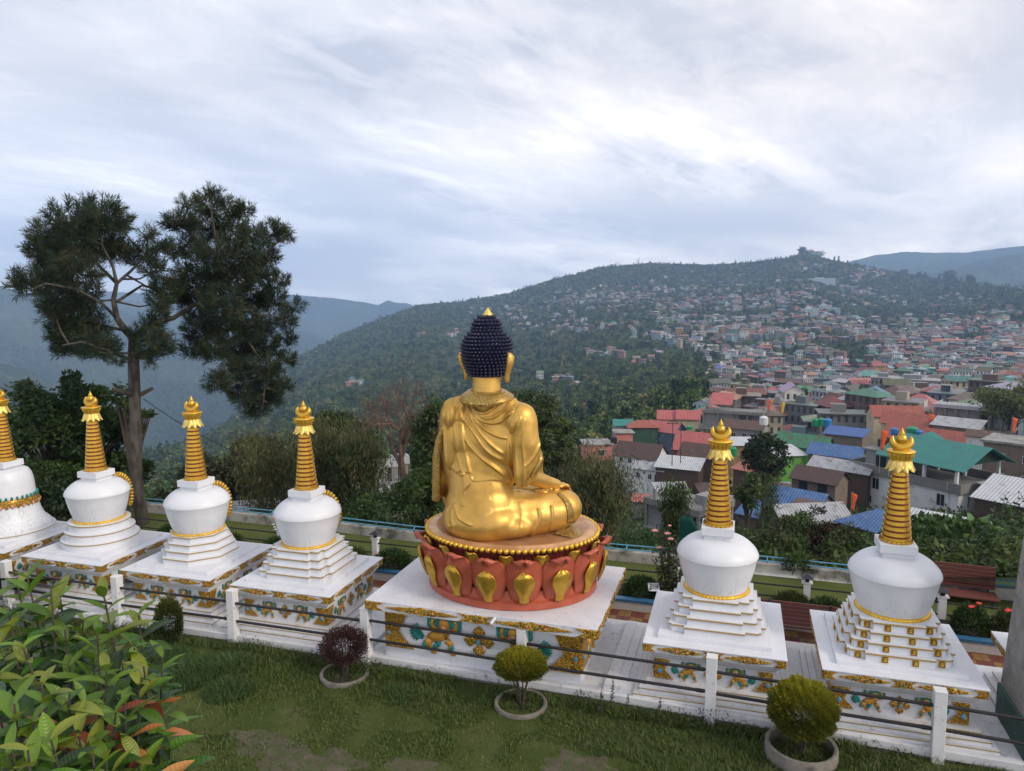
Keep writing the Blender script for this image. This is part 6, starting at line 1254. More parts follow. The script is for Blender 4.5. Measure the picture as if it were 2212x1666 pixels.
def housegeo(w,dp,h,roof,rh,ov,wc,rc):
    V=[];F=[];U=[];T=[];MI=[]
    def f(ps,uv,c,mi): n=len(V); V.extend(ps); F.append(tuple(range(n,n+len(ps)))); U.append(uv); T.extend([c]*len(ps)); MI.append(mi)
    a,b=w/2,dp/2; z0=-4.0; C4=[(-a,-b),(a,-b),(a,b),(-a,b)]
    for i in range(4):
        p,q=C4[i],C4[(i+1)%4]; L=math.hypot(q[0]-p[0],q[1]-p[1]); n_=max(1,round(L/2.1)); L2=n_*2.1; f([(*p,z0),(*q,z0),(*q,h),(*p,h)],[(0,-z0-4-4),(L2,-8),(L2,h),(0,h)],wc,0); U[-1]=[(.0,-4.0),(L2,-4.0),(L2,h),(.0,h)]
    A,B=a+ov,b+ov
    if roof=='gable':
        f([(-A,-B,h-.2),(A,-B,h-.2),(A,0,h+rh),(-A,0,h+rh)],[(0,0),(w,0),(w,b),(0,b)],rc,1); f([(A,B,h-.2),(-A,B,h-.2),(-A,0,h+rh),(A,0,h+rh)],[(0,0),(w,0),(w,b),(0,b)],rc,1)
        f([(a,-b,h),(a,b,h),(a,0,h+rh*.95)],[(0,0)]*3,wc,0); f([(-a,b,h),(-a,-b,h),(-a,0,h+rh*.95)],[(0,0)]*3,wc,0)
    elif roof=='hip':
        r=max(.2,A-B); f([(-A,-B,h-.2),(A,-B,h-.2),(r,0,h+rh),(-r,0,h+rh)],[(0,0),(w,0),(w,b),(0,b)],rc,1); f([(A,B,h-.2),(-A,B,h-.2),(-r,0,h+rh),(r,0,h+rh)],[(0,0),(w,0),(w,b),(0,b)],rc,1); f([(A,-B,h-.2),(A,B,h-.2),(r,0,h+rh)],[(0,0),(w,0),(w/2,b)],rc,1); f([(-A,B,h-.2),(-A,-B,h-.2),(-r,0,h+rh)],[(0,0),(w,0),(w/2,b)],rc,1)
    elif roof=='shed': f([(-A,-B,h),(A,-B,h),(A,B,h+rh*.7),(-A,B,h+rh*.7)],[(0,0),(w,0),(w,dp),(0,dp)],rc,1); f([(A,-B,h),(-A,-B,h),(-A,-B,h-.2),(A,-B,h-.2)],[(0,0)]*4,rc,1); f([(-a,b,h),(a,b,h),(a,b,h+rh*.6),(-a,b,h+rh*.6)],[(0,0)]*4,wc,0)
    else:
        f([(-A,-B,h+.15),(A,-B,h+.15),(A,B,h+.15),(-A,B,h+.15)],[(0,0),(w,0),(w,dp),(0,dp)],rc,1)
        for p,q in (((-A,-B),(A,-B)),((A,-B),(A,B)),((-A,B),(-A,-B))): f([(*p,h-.15),(*q,h-.15),(*q,h+.15),(*p,h+.15)],[(0,0)]*4,wc,1)
        x0=-a*.5; 
        for p,q in (((x0,-b*.3),(x0+w*.35,-b*.3)),((x0+w*.35,-b*.3),(x0+w*.35,b*.5))): f([(*p,h+.15),(*q,h+.15),(*q,h+2.3),(*p,h+2.3)],[(0,0)]*4,wc,0)
        f([(x0,-b*.3,h+2.3),(x0+w*.35,-b*.3,h+2.3),(x0+w*.35,b*.5,h+2.3),(x0,b*.5,h+2.3)],[(0,0)]*4,rc,1)
    return V,F,U,T,MI
def emit(name,V,F,U,T,MI,loc=None,rz=0):
    me=bpy.data.meshes.new(name); me.from_pydata(V,[],F); me.materials.append(M_tw); me.materials.append(M_tr); me.polygons.foreach_set('material_index',MI)
    uv=me.uv_layers.new(name='UVMap'); uv.data.foreach_set('uv',np.array([c for f in U for c in f],np.float32).ravel()); a=me.color_attributes.new('tint','FLOAT_COLOR','POINT'); t_=np.ones((len(V),4),np.float32); t_[:,:3]=np.array(T); a.data.foreach_set('color',t_.ravel())
    me.update(); o=bpy.data.objects.new(name,me); COL.objects.link(o)
    if loc is not None: o.location=loc; o.rotation_euler=(0,0,rz)
    return o
rh_=np.random.default_rng(12)
GRID={}
def free(x,y,r):
    cx,cy=int(x//25),int(y//25)
    for i in (-1,0,1):
        for j in (-1,0,1):
            for (a,b,c) in GRID.get((cx+i,cy+j),()):
                if (a-x)**2+(b-y)**2<(r+c)**2: return False
    return True
def put(x,y,r): GRID.setdefault((int(x//25),int(y//25)),[]).append((x,y,r)); HOUSES.append((x,y,r+1.5))
for x,y,r in list(HOUSES): GRID.setdefault((int(x//25),int(y//25)),[]).append((x,y,r*.8))
# special blocks of the town, each told by its look
def block(u0,u1,vt,vb,dp,roof,wc,rc,label,rh=1.2,yaw=0,dmin=250,cat='building'):
    u=(u0+u1)/2; d=ghit(u,vb,dmin) or 600; w=(u1-u0)*d/FP; h=(vb-vt)*d/FP; hd=hdir(u); face=math.atan2(hd[1],hd[0])-PI/2+R(yaw); p=gpos(u,d); c=(p.x+hd[0]*dp/2,p.y+hd[1]*dp/2)
    o=emit('apartment_block' if h>8 else 'town_house',*housegeo(w,dp,h,roof,rh,.3,wc,rc),(c[0],c[1],p.z),face); put(c[0],c[1],w/2+1); return tag(o,label,cat)
block(1897,1946,822,866,14,'flat',(.22,.225,.23),(.3,.3,.3),'grey five-storey apartment block, narrower of the two side by side')
block(1948,2033,828,872,14,'flat',(.25,.255,.26),(.3,.3,.3),'widest grey five-storey apartment block in the town')
block(1872,1897,816,847,16,'gable',(.40,.30,.20),(.10,.26,.22),'tall hall with a pale green gable roof left of the grey apartment blocks',3)
block(1824,1860,824,843,9,'flat',(.55,.43,.20),(.3,.28,.2),'yellow three-storey block left of the green-roofed hall')
block(1748,1799,602,613,12,'flat',(.62,.68,.74),(.5,.6,.7),'long white and blue building high on the wooded hill')
block(1770,1796,659,672,12,'flat',(.60,.62,.64),(.5,.5,.5),'small white tower-like block on the middle slope'); block(1733,1768,668,682,12,'flat',(.50,.60,.58),(.45,.55,.55),'pale mint long block on the middle slope'); block(1798,1815,668,680,12,'flat',(.42,.55,.62),(.4,.5,.55),'pale blue block right of the white tower-like one')
block(2027,2083,737,751,12,'hip',(.56,.40,.22),(.48,.14,.09),'cream and orange hall with a red roof in the middle of the town'); block(2160,2200,768,786,12,'hip',(.60,.55,.52),(.40,.15,.12),'white house with many storeys and a red roof by the right edge')
block(2092,2140,769,779,12,'hip',(.35,.16,.12),(.48,.09,.09),'bright red hipped roof in the middle right of the town'); block(2000,2027,799,818,10,'flat',(.24,.50,.38),(.3,.5,.4),'mint green four-storey block in the right half of the town'); block(2041,2082,805,822,12,'hip',(.45,.3,.25),(.45,.09,.085),'large red hipped roof right of the mint green block')
block(1858,1878,848,868,10,'hip',(.20,.25,.30),(.14,.22,.32),'slate blue roofed house in front of the yellow block'); block(2055,2110,846,868,12,'hip',(.42,.34,.2),(.12,.30,.42),'cream house with a bright blue hipped roof at the right'); block(1715,1735,866,890,10,'hip',(.24,.30,.36),(.06,.26,.22),'tall slate house with a teal roof'); block(1745,1775,884,905,10,'hip',(.55,.36,.06),(.42,.12,.12),'bright yellow house with a dull red roof'); block(1945,1978,856,880,9,'hip',(.22,.13,.11),(.24,.07,.05),'maroon-roofed brown house before the widest apartment block')
block(1800,1830,876,894,9,'gable',(.55,.5,.46),(.50,.07,.10),'white house with a crimson gable roof, left of a crimson pair',3); block(1832,1858,880,896,9,'gable',(.50,.46,.42),(.48,.07,.09),'white house with a crimson gable roof, right of a crimson pair',3)
block(1582,1602,650,659,10,'flat',(.5,.45,.4),(.5,.12,.1),'tall red-roofed block on the middle slope'); block(1656,1700,776,786,12,'hip',(.60,.5,.3),(.45,.16,.14),'long cream school-like building with a red roof on the slope'); block(1778,1812,690,697,10,'flat',(.6,.45,.25),(.5,.4,.3),'ochre building on the middle slope')
# counted houses
cnt=0; LBL={}; tries=0; groupcount={}
STRIPS=[(1690,2230,842,905,125),(1540,1760,868,915,34),(1530,2230,905,962,40),(1560,2230,800,850,90)]
for (ua,ub,va,vb,N) in STRIPS:
    k=0
    for _ in range(6000):
        if k>=N: break
        u=rh_.uniform(ua,ub); v=rh_.uniform(va,vb); d=ghit(u,v,150)
        if d is None or d>900: continue
        p=gpos(u,d); w=rh_.uniform(8,15); dp=rh_.uniform(6,9.5)
        if not free(p.x,p.y,w*.42): continue
        st_=int(rh_.choice([1,2,2,3,3,4],p=[.14,.24,.24,.18,.13,.07])); h=3.0*st_; rn,rc,_w=pick(RC,rh_); wn,wc,_w2=pick(WC,rh_); roof=str(rh_.choice(['gable','hip','flat','shed'],p=[.36,.30,.22,.12]))
        if rn in('grey',) and rh_.random()<.5: roof='flat'
        if roof=='flat': rn='grey' if rn not in('grey','pale tin') else rn; rc=dict((q[0],q[1]) for q in RC)[rn]
        j=rh_.uniform(.75,1.2); wcj=tuple(x*j*rh_.uniform(.92,1.08) for x in wc); rcj=tuple(x*rh_.uniform(.75,1.25) for x in rc)
        hd=hdir(u); face=math.atan2(hd[1],hd[0])-PI/2+R(float(rh_.normal(0,28))+float(rh_.choice([0,0,90])))
        o=emit('town_house',*housegeo(w,dp,h,roof,rh_.uniform(1.4,2.6),.6,wcj,rcj),(p.x,p.y,p.z),face); put(p.x,p.y,w*.42)
        if abs(u-1300)<0: pass
        lb=f'{["single-storey","two-storey","three-storey","four-storey"][st_-1]} {wn} town house with a {rn} {dict(gable="gabled",hip="hipped",flat="flat",shed="sloping")[roof]} roof'
        LBL.setdefault(lb,[]).append((o,u,v)); k+=1
LM=[(1920,845,'the grey apartment blocks'),(1885,828,'the green-roofed hall'),(1842,833,'the yellow block'),(2013,808,'the mint green block'),(2055,744,'the cream hall'),(2083,858,'the bright blue roof'),(2062,815,'the large red hip roof'),(1725,880,'the slate house'),(1760,895,'the bright yellow house'),(1830,888,'the crimson gables'),(1582,880,'the terrace building'),(2180,780,'the many-storeyed white house'),(1678,790,'the long cream building'),(1446,900,'the twin pink gables'),(2101,895,'the scaffolded frame'),(2004,940,'the long red roof'),(1616,800,'the wooded slope'),(2190,860,'the edge trees'),(1757,1030,'the small brick house'),(1712,984,'the bright green hut'),(1505,965,'the largest pink roof'),(1372,975,'the half-timbered house'),(1462,1012,'the silver-roofed open shed'),(1448,1090,'the terraced concrete house'),(1850,1130,'the blue hipped roof'),(2170,980,'the tall brick building'),(1810,1010,'the long wooden house'),(1294,965,'the flat pink house')]
k=0
for _ in range(4000):
    if k>=34: break
    u=rh_.uniform(1300,2215); v=rh_.uniform(955,1120); d=ghit(u,v,96)
    if d is None or d>230: continue
    p=gpos(u,d); w=rh_.uniform(3.5,6.5); dp=rh_.uniform(3,4.5)
    if not free(p.x,p.y,w*.42): continue
    rn=['grey','rust','silver','brown','rust','blue','grey','red'][int(rh_.integers(8))]; wn=['wood','brick','grey','conc','ply','slate'][int(rh_.integers(6))]; g_=p.z; hh=rh_.uniform(1.9,3.4); hd=hdir(u); fc=math.atan2(hd[1],hd[0])-PI/2+R(float(rh_.normal(0,30))); e=empty('shed',(p.x,p.y,g_),fc); mb=MB(); mb.box(-w/2,w/2,-dp/2,dp/2,-2,hh); mb.build('wall',WM[wn],e); roofmesh('shed' if k%3 else 'gable',w,dp,hh,rh_.uniform(.5,1.1),.35,e,RF[rn]); win(e,rh_.uniform(-w*.2,w*.2),hh*.55,.8,.8,'f',w/2,dp/2,M_iron); put(p.x,p.y,w*.42); k+=1
    LBL.setdefault('small %s shed with a %s roof'%({'wood':'boarded','brick':'brick','grey':'grey','conc':'concrete','ply':'yellow','slate':'slate-blue'}[wn],{'grey':'grey tin','rust':'rusty','silver':'pale tin','brown':'brown','blue':'blue','red':'red'}[rn]),[]).append((e,u,v))
USED=set()
for lb,L in LBL.items():
    for (o,u,v) in L:
        for s in sorted(LM,key=lambda q:(q[0]-u)**2+((q[1]-v)*1.6)**2)[:4]:
            du,dv_2=u-s[0],(v-s[1])*1.6; rel='left of' if du<-abs(dv_2) else 'right of' if du>abs(dv_2) else 'above' if dv_2<0 else 'below'; full=lb+(f' {rel} '+s[2] if len(L)>1 or 'shed' in lb else '')
            if full not in USED: break
        USED.add(full)
        tag(o,full,'shed' if 'shed' in lb else 'house','small sheds among the tin roofs' if 'shed' in lb else 'houses of the hillside town')
# mass of small far houses
CL=[(1930,785,300,55,620),(2100,775,150,70,420),(1700,800,130,40,110),(1560,812,60,14,12),(1980,720,260,34,230),(1680,735,90,20,80),(1720,690,110,26,90),(1480,690,180,22,60),(1400,650,260,24,120),(1650,640,120,26,100),(1230,655,180,18,60),(1500,625,260,16,60),(1870,640,70,30,90),(1880,590,60,14,50),(1740,580,60,10,30),(1560,605,160,12,40),(1620,700,150,30,110),(1780,620,120,20,60),(1100,690,120,16,22),(1330,710,160,14,30),(1600,770,90,10,34),(1390,792,26,5,14),(1250,845,40,8,12),(1700,655,100,20,60),(2050,650,140,26,50),(2150,700,60,30,70),(1310,768,70,6,10),(950,720,90,10,8),(760,830,30,4,5),(1190,830,40,8,8),(1830,700,120,18,90),(2380,780,150,55,420),(2400,700,120,20,40),(1350,640,260,22,150),(1520,668,190,34,170),(1620,705,130,40,120),(1060,668,90,8,30),(1180,700,160,26,50),(1450,740,120,20,40)]
VV=[];FF=[];UQ=[];TT=[];MM=[]; cnt=0
for cu,cv,su,sv,N in CL:
    k=0
    for _ in range(N*3):
        if k>=N: break
        u=cu+rh_.uniform(-1,1)*su*(1 if N>400 else rh_.uniform(.3,1)); v=cv+(rh_.uniform(-1,1) if N>400 else rh_.normal(0,.5))*sv
        if u<600 or u>2560 or v>840: continue
        d=ghit(u,v,380)
        if d is None or d>3150: continue
        p=gpos(u,d); w=rh_.uniform(6.5,13.5)*(1+.12*(d>1500)); dp=rh_.uniform(6,9)
        if float(vnoise(p.x/45,p.y/45,5))>.64: continue
        if not free(p.x,p.y,w*.36): continue
        st_=int(rh_.choice([1,2,3,4],p=[.3,.35,.23,.12])) if d<1500 else int(rh_.choice([1,2,3],p=[.45,.4,.15])); rn,rc,_=pick(RC,rh_); wn,wc,_=pick(WC,rh_); roof=str(rh_.choice(['gable','hip','flat'],p=[.4,.35,.25])); j=rh_.uniform(.8,1.25)
        if roof=='flat': rc=(.34,.34,.34)
        V,F,U_,T,MI=housegeo(w,dp,3*st_,roof,rh_.uniform(1.2,2.4),.5,tuple(min(.75,x*j) for x in wc),tuple(x*rh_.uniform(.8,1.3) for x in rc))
        hd=hdir(u); fc=math.atan2(hd[1],hd[0])-PI/2+float(rh_.normal(0,.5)); c_,s_=math.cos(fc),math.sin(fc); n=len(VV); VV+=[(p.x+x*c_-y*s_,p.y+x*s_+y*c_,p.z+z) for x,y,z in V]; FF+=[tuple(i+n for i in f) for f in F]; UQ+=U_; TT+=T; MM+=MI; put(p.x,p.y,w*.36); k+=1; cnt+=1
tag(emit('distant_houses',VV,FF,UQ,TT,MM),'hundreds of tiny distant houses spread over the hillside',None,None,'stuff')
# ---------------- forest on the hillside: one mass of instanced crowns
def crownobj(k,conifer=False,n=190):
    if conifer:
        z=RNG.uniform(0,1,n); r=(1-z)*.42+.04; a=RNG.uniform(0,2*PI,n); P=np.stack([np.cos(a)*r*RNG.uniform(.3,1,n),np.sin(a)*r*RNG.uniform(.3,1,n),z*2.9],1); o=unit(np.stack([np.cos(a),np.sin(a),-.3*np.ones(n)],1)); i=(z*9).astype(int)
    else:
        cen=rvec(9)*np.array([.62,.62,.45])+np.array([0,0,1.0]); i=RNG.integers(0,9,n); o=rvec(n); P=cen[i]+o*.42*RNG.uniform(.5,1,(n,1))
    D=unit(o+rvec(n)*.6); V,F=leafgeo(P,D,.34*RNG.uniform(.6,1.3,n),.28,N=None,bend=.15); b=.7+.6*((i*7919%13)/13.0); t_=np.stack([b]*3,1)*RNG.uniform(.8,1.2,(n,1))
    o_=npmesh(f'crown_shape',V,F,M_ftree,None,np.repeat(t_,4,0)); 
    for c in o_.users_collection: c.objects.unlink(o_)
    return o_
M_ftree=bpy.data.materials.new('forest_leaves'); M_ftree.use_nodes=True; t=M_ftree.node_tree; p=t.nodes['Principled BSDF']; p.inputs['Roughness'].default_value=.9; p.inputs['Specular IOR Level'].default_value=.1
oi=nd(t,'ShaderNodeObjectInfo'); cr=nd(t,'ShaderNodeValToRGB'); lk(t,oi.outputs['Random'],cr.inputs[0]); pts_=[(0,(.012,.028,.010)),(.3,(.042,.076,.020)),(.6,(.082,.13,.034)),(.82,(.14,.185,.05)),(1,(.21,.19,.08))]
for q in pts_[1:-1]: cr.color_ramp.elements.new(q[0])
for e_,q in zip(cr.color_ramp.elements,pts_): e_.position=q[0]; e_.color=(*q[1],1)
a=nd(t,'ShaderNodeAttribute'); a.attribute_name='tint'; x=nd(t,'ShaderNodeMix',data_type='RGBA',blend_type='MULTIPLY'); x.inputs[0].default_value=1; lk(t,cr.outputs[0],x.inputs[6]); lk(t,a.outputs['Color'],x.inputs[7]); lk(t,x.outputs[2],p.inputs['Base Color'])
fc=bpy.data.collections.new('crown_shapes')
for k in range(5): fc.objects.link(crownobj(k))
for k in range(2): fc.objects.link(crownobj(k,True,150))
NT=84000; u=RNG.uniform(-420,2900,NT); d=np.sqrt(RNG.uniform(130**2,3330**2,NT))
dn=RNG.uniform(0,1,NT); d=np.where(dn<.22,130*(900/130)**RNG.uniform(0,1,NT),d)
us=np.linspace(-420,2900,500); Hh=np.array([hdir(x) for x in us]); hx=np.interp(u,us,Hh[:,0]); hy=np.interp(u,us,Hh[:,1]); px=CAM.x+hx*d; py=CAM.y+hy*d
ui=np.clip(np.searchsorted(UU,u)-1,0,len(UU)-2); di=np.clip(np.searchsorted(DD,d)-1,0,len(DD)-2); fu=(u-UU[ui])/(UU[ui+1]-UU[ui]); fd=(d-DD[di])/(DD[di+1]-DD[di])
pz=(GZ[ui,di]*(1-fu)+GZ[ui+1,di]*fu)*(1-fd)+(GZ[ui,di+1]*(1-fu)+GZ[ui+1,di+1]*fu)*fd
rdu=np.interp(u,UU,rd); keep=d<rdu*1.02
# clearings and town: fewer trees
clr=vnoise(px/130,py/130,77); keep&=~((clr>.74)&(d>700)&(RNG.uniform(0,1,NT)<.75))
town=((u>1560)&(d>260)&(d<1250))|((u>1690)&(d<300)); keep&=~(town&(vnoise(px/45,py/45,5)<.60)&(RNG.uniform(0,1,NT)<.82)); keep&=~((u>1230)&(d<215)&(RNG.uniform(0,1,NT)<.8))
keep&=~((u>1300)&(u<1560)&(d<190))
hg={}
for (hxx,hyy,hr) in HOUSES: hg.setdefault((int(hxx//30),int(hyy//30)),[]).append((hxx,hyy,hr))
idx=np.where(keep)[0]; ok=[]; sc=RNG.uniform(3.2,6.4,NT)*np.where(d>1500,1.15,1)*np.where(d<300,.8,1)*np.where((u>1560)&(d<1300),.75,1)
cxn,cyn=CAM.x,CAM.y
for i in idx:
    x,y=px[i],py[i]; bad=False; L=math.hypot(x-cxn,y-cyn); dx,dy=(x-cxn)/L,(y-cyn)/L
    for a_ in (-1,0,1):
        for b_ in (-1,0,1):
            for (a,b,c) in hg.get((int(x//30)+a_,int(y//30)+b_),()):
                rx,ry=a-x,b-y; al=rx*dx+ry*dy; ac=abs(rx*dy-ry*dx)
                if rx*rx+ry*ry<(c+sc[i]*.45)**2 or (0<al<c+10 and ac<c*.75): bad=True
    if not bad: ok.append(i)
ok=np.array(ok); me=bpy.data.meshes.new('forest'); me.vertices.add(len(ok)); me.vertices.foreach_set('co',np.stack([px[ok],py[ok],pz[ok]-sc[ok]*.35],1).astype(np.float32).ravel())
a=me.attributes.new('scl','FLOAT','POINT'); a.data.foreach_set('value',sc[ok].astype(np.float32)); a=me.attributes.new('idx','INT','POINT'); iv_=RNG.integers(0,5,len(ok)); iv_=np.where(RNG.uniform(0,1,len(ok))<.10,RNG.integers(5,7,len(ok)),iv_).astype(np.int32); a.data.foreach_set('value',iv_); a=me.attributes.new('rz','FLOAT_VECTOR','POINT'); rr=np.zeros((len(ok),3),np.float32); rr[:,2]=RNG.uniform(0,6.28,len(ok)); a.data.foreach_set('vector',rr.ravel())
fo=bpy.data.objects.new('forest',me); COL.objects.link(fo); tag(fo,'far-off wood covering the whole hillside',None,None,'stuff'); me.materials.append(M_ftree)
ng=bpy.data.node_groups.new('scatter','GeometryNodeTree'); ng.interface.new_socket('Geometry',in_out='INPUT',socket_type='NodeSocketGeometry'); ng.interface.new_socket('Geometry',in_out='OUTPUT',socket_type='NodeSocketGeometry')
gi=ng.nodes.new('NodeGroupInput'); go=ng.nodes.new('NodeGroupOutput'); ci=ng.nodes.new('GeometryNodeCollectionInfo'); ci.inputs[0].default_value=fc; ci.inputs[1].default_value=True; ci.inputs[2].default_value=True
ip=ng.nodes.new('GeometryNodeInstanceOnPoints'); ip.inputs['Pick Instance'].default_value=True
def na(nm,ty): n_=ng.nodes.new('GeometryNodeInputNamedAttribute'); n_.data_type=ty; n_.inputs[0].default_value=nm; return [o for o in n_.outputs if o.enabled and o.name=='Attribute'][0]
ng.links.new(gi.outputs[0],ip.inputs['Points']); ng.links.new(ci.outputs[0],ip.inputs['Instance']); ng.links.new(na('idx','INT'),ip.inputs['Instance Index']); ng.links.new(na('rz','FLOAT_VECTOR'),ip.inputs['Rotation']); ng.links.new(na('scl','FLOAT'),ip.inputs['Scale']); ng.links.new(ip.outputs[0],go.inputs[0])
md=fo.modifiers.new('scatter','NODES'); md.node_group=ng
# ---------------- lawn grass
def blades(name,P,h,wd,cols,lean=.5,jit=.3,kind='stuff'):
    n=len(P); a=RNG.uniform(0,2*PI,n); L=h*RNG.uniform(.45,1.25,n) if not hasattr(h,'__len__') else h*RNG.uniform(.6,1.2,n); D=unit(np.stack([np.cos(a)*lean*RNG.uniform(.2,1.3,n),np.sin(a)*lean*RNG.uniform(.2,1.3,n),np.ones(n)],1)); b=a+RNG.uniform(-1,1,n); Sd=np.stack([-np.sin(b),np.cos(b),0*b],1)*wd*RNG.uniform(.6,1.3,(n,1)); tip=P+D*L[:,None]+np.stack([np.cos(a),np.sin(a),-.3*np.ones(n)],1)*(L*.25)[:,None]; m=P+D*(L*.6)[:,None]
    V=np.stack([P-Sd*.5,P+Sd*.5,m+Sd*.4,m-Sd*.4,tip,tip+Sd*.05],1).reshape(-1,3); q=np.arange(n)[:,None]*6; F=np.concatenate([q+np.array([[0,1,2,3]]),q+np.array([[3,2,5,4]])])
    return V,F,np.repeat(pal(cols,n,jit),6,0)
GL=[(.065,.115,.016),(.050,.090,.013),(.095,.145,.024),(.12,.125,.045),(.06,.095,.016)]
n=210000; X=RNG.uniform(-11,9.5,n); Y=-1.35-4.9*RNG.uniform(0,1,n)**1.1; bare=vnoise(X*.6+3,Y*.9,8)*.6+vnoise(X*1.9,Y*1.9,9)*.4+.16*np.clip((-Y-3.6)/1.5,0,1)*((X>-6)&(X<1)); k=(bare<.615)|(RNG.uniform(0,1,n)<.14); X,Y=X[k],Y[k]
for (wx,wy,wr) in WORN: q_=np.hypot((X-wx)/1.3,(Y-wy)/.8)/wr; k=(RNG.uniform(0,1,len(X))<.18+1.3*np.clip(q_-.55+.4*(vnoise(X*5,Y*5,4)-.5),0,1)); X,Y=X[k],Y[k]
n=len(X)
P=np.stack([X,Y,lawnz(X,Y)-.005],1); long_=vnoise(X*.8+9,Y*1.1,21); hh=.05+.07*np.clip(long_-.45,0,1)*2+np.where(Y>-1.62,.05,0); V,F,T=blades('grass',P,hh,.010,GL,.6,.45); tag(npmesh('grass',V,F,M_leaf,None,T),kind='stuff')
TF=[(-5.3,-2.2,.45,.28),(-4.6,-2.5,.6,.30),(-4.1,-2.1,.4,.25),(-5.9,-2.6,.5,.26),(-3.6,-2.7,.4,.22),(1.35,-4.5,.35,.25),(.7,-4.4,.3,.22),(-1.0,-2.0,.3,.16),(1.9,-4.9,.4,.2)]
Q=[];Hh_=[]
for x,y,r,h in TF:
    m=int(2600*r*r/.16*.55); a=RNG.uniform(0,2*PI,m); q=r*np.sqrt(RNG.uniform(0,1,m)); xx=x+np.cos(a)*q; yy=y+np.sin(a)*q; Q.append(np.stack([xx,yy,lawnz(xx,yy)],1)); Hh_.append(np.full(m,h)*(1-.5*q/r))
V,F,T=blades('long_grass',np.concatenate(Q),np.concatenate(Hh_),.009,[(.05,.095,.018),(.035,.07,.014),(.07,.12,.03)],.8); tag(npmesh('long_grass',V,F,M_leaf,None,T),kind='stuff')
# small weeds against the platform edge
n=7000; X=RNG.uniform(-11,9,n); cl=vnoise(X*2.2,X*0,3); k=cl>.45; X=X[k]; cl=cl[k]; Y=np.interp(X,PX,PY)-.05-RNG.uniform(0,.28,len(X)); P=np.stack([X,Y,-.16+RNG.uniform(0,1,len(X))**1.6*.34*(cl-.2)],1); D=unit(rvec(len(X))+np.array([0,0,.5])); V,F=leafgeo(P,D,.05*RNG.uniform(.5,1.4,len(X)),.02); tag(npmesh('weeds',V,F,M_leaf,None,np.repeat(pal([(.04,.06,.018),(.06,.075,.025),(.03,.045,.014)],len(X),.3),4,0)),kind='stuff')
for i,(x,y,h) in enumerate([(2.2,-1.52,.55),(2.05,-1.62,.38),(2.45,-1.7,.42),(2.9,-1.62,.4),(-6.9,-1.75,.4),(-7.0,-1.6,.5),(4.55,-1.75,.35),(6.9,-1.9,.32),(-2.85,-1.7,.3)]):
    mb=MB(); V=[]; mb.tube([(0,0,0),(.01,0,h*.6),(.03,0,h)],[.006,.005,.002],5); o=mb.build('stem',M_bark2); e=empty('weed_stalk',(x,y,-.16),0,['tallest leafy weed stalk before the right end of the plinth','short weed stalk just left of the tallest one','weed stalk right of the tallest one before the plinth','weed stalk between plinth and the first stupa to its right','weed stalk beside the cone-shaped conifer, left one','weed stalk beside the cone-shaped conifer, nearer the platform','weed stalk just left of the big yellow bush','weed stalk below the last white post on the right','weed stalk left of the reddish-brown bush'][i],'weed','weed stalks along the platform edge'); o.parent=e
    m=60; z=RNG.uniform(.15,1,m); a=RNG.uniform(0,2*PI,m); V,F=leafgeo(np.stack([.02*z,0*z,z*h],1),unit(np.stack([np.cos(a),np.sin(a),.5+0*a],1)),.075*(1.2-z),.016,bend=.2); npmesh('leaves',V,F,M_leaf,e,np.repeat(pal([(.05,.08,.02),(.07,.09,.03)],m,.2),4,0))
# ---------------- clipped shrubs of the lawn
M_ring=mat('ring_concrete',(.22,.20,.17),.9,col2=(.16,.145,.125),scale=8,bump=.7,bscale=60,stain=(.07,.07,.05),stscale=6)
def planter(x,y,r,label,z=-.2,th=.055,h=.07):
    mb=MB(); mb.lathe([(r-th,0),(r-th,h),(r-th*.6,h+.012),(r-.01,h+.008),(r,h-.01),(r,0)],56,cap=False); o=mb.build('planter_ring',M_ring,autos=40); o.location=(x,y,z+.02); tag(o,label,'planter ring')
    s=MB(); s.lathe([(r-th+.002,.0),(r*.5,.02),(.01,.03)],30,cap=False); s.build('soil',M_soil,o)
def topiary(name,x,y,z0,zc,rx,rz,n,ls,cols,label,stems=5,br=None,aspect=.42,flat=.15,inner=.45,spiky=False):
    e=empty(name,(x,y,z0),0,label,'shrub'); d=rvec(n); rad=RNG.uniform(inner,1,(n,1))**.45; lump=1+.07*np.sin(d[:,:1]*9)*np.cos(d[:,1:2]*8+d[:,2:]*7)+.05*np.sin(d[:,:1]*23+d[:,2:]*19); P=d*rad*lump*np.array([rx,rx,rz]); P[:,2]=np.maximum(P[:,2],-rz*flat*4); P+=np.array([0,0,zc]); D=unit(d+rvec(n)*.45+np.array([0,0,.35])); V,F=leafgeo(P,D,ls*RNG.uniform(.6,1.4,n),ls*aspect); t_=pal(cols,n,.25); t_=t_*RNG.uniform(.8,1.2,(n,1))
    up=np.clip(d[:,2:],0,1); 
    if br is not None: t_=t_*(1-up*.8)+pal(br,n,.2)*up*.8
    npmesh('crown',V,F,M_leaf,e,np.repeat(t_,4,0)); mb=MB()
    for k in range(stems): a=2*PI*k/stems+.5; mb.tube([(math.cos(a)*.03,math.sin(a)*.03,0),(math.cos(a)*.05*1.6,math.sin(a)*.08,zc*.45),(math.cos(a)*rx*.5,math.sin(a)*rx*.5,zc-.02)],[.014,.011,.006],6)
    mb.build('stem',M_bark2,e); return e
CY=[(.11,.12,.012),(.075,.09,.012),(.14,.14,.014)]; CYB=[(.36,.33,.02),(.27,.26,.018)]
planter(-2.15,-1.70,.40,'weathered concrete ring round the reddish-brown bush')
topiary('maroon_bush',-2.15,-1.70,-.17,.52,.38,.27,9000,.034,[(.060,.022,.022),(.042,.020,.018),(.075,.035,.028)],'clipped reddish-brown bush in a concrete ring on the lawn',7,flat=.2,inner=.2)
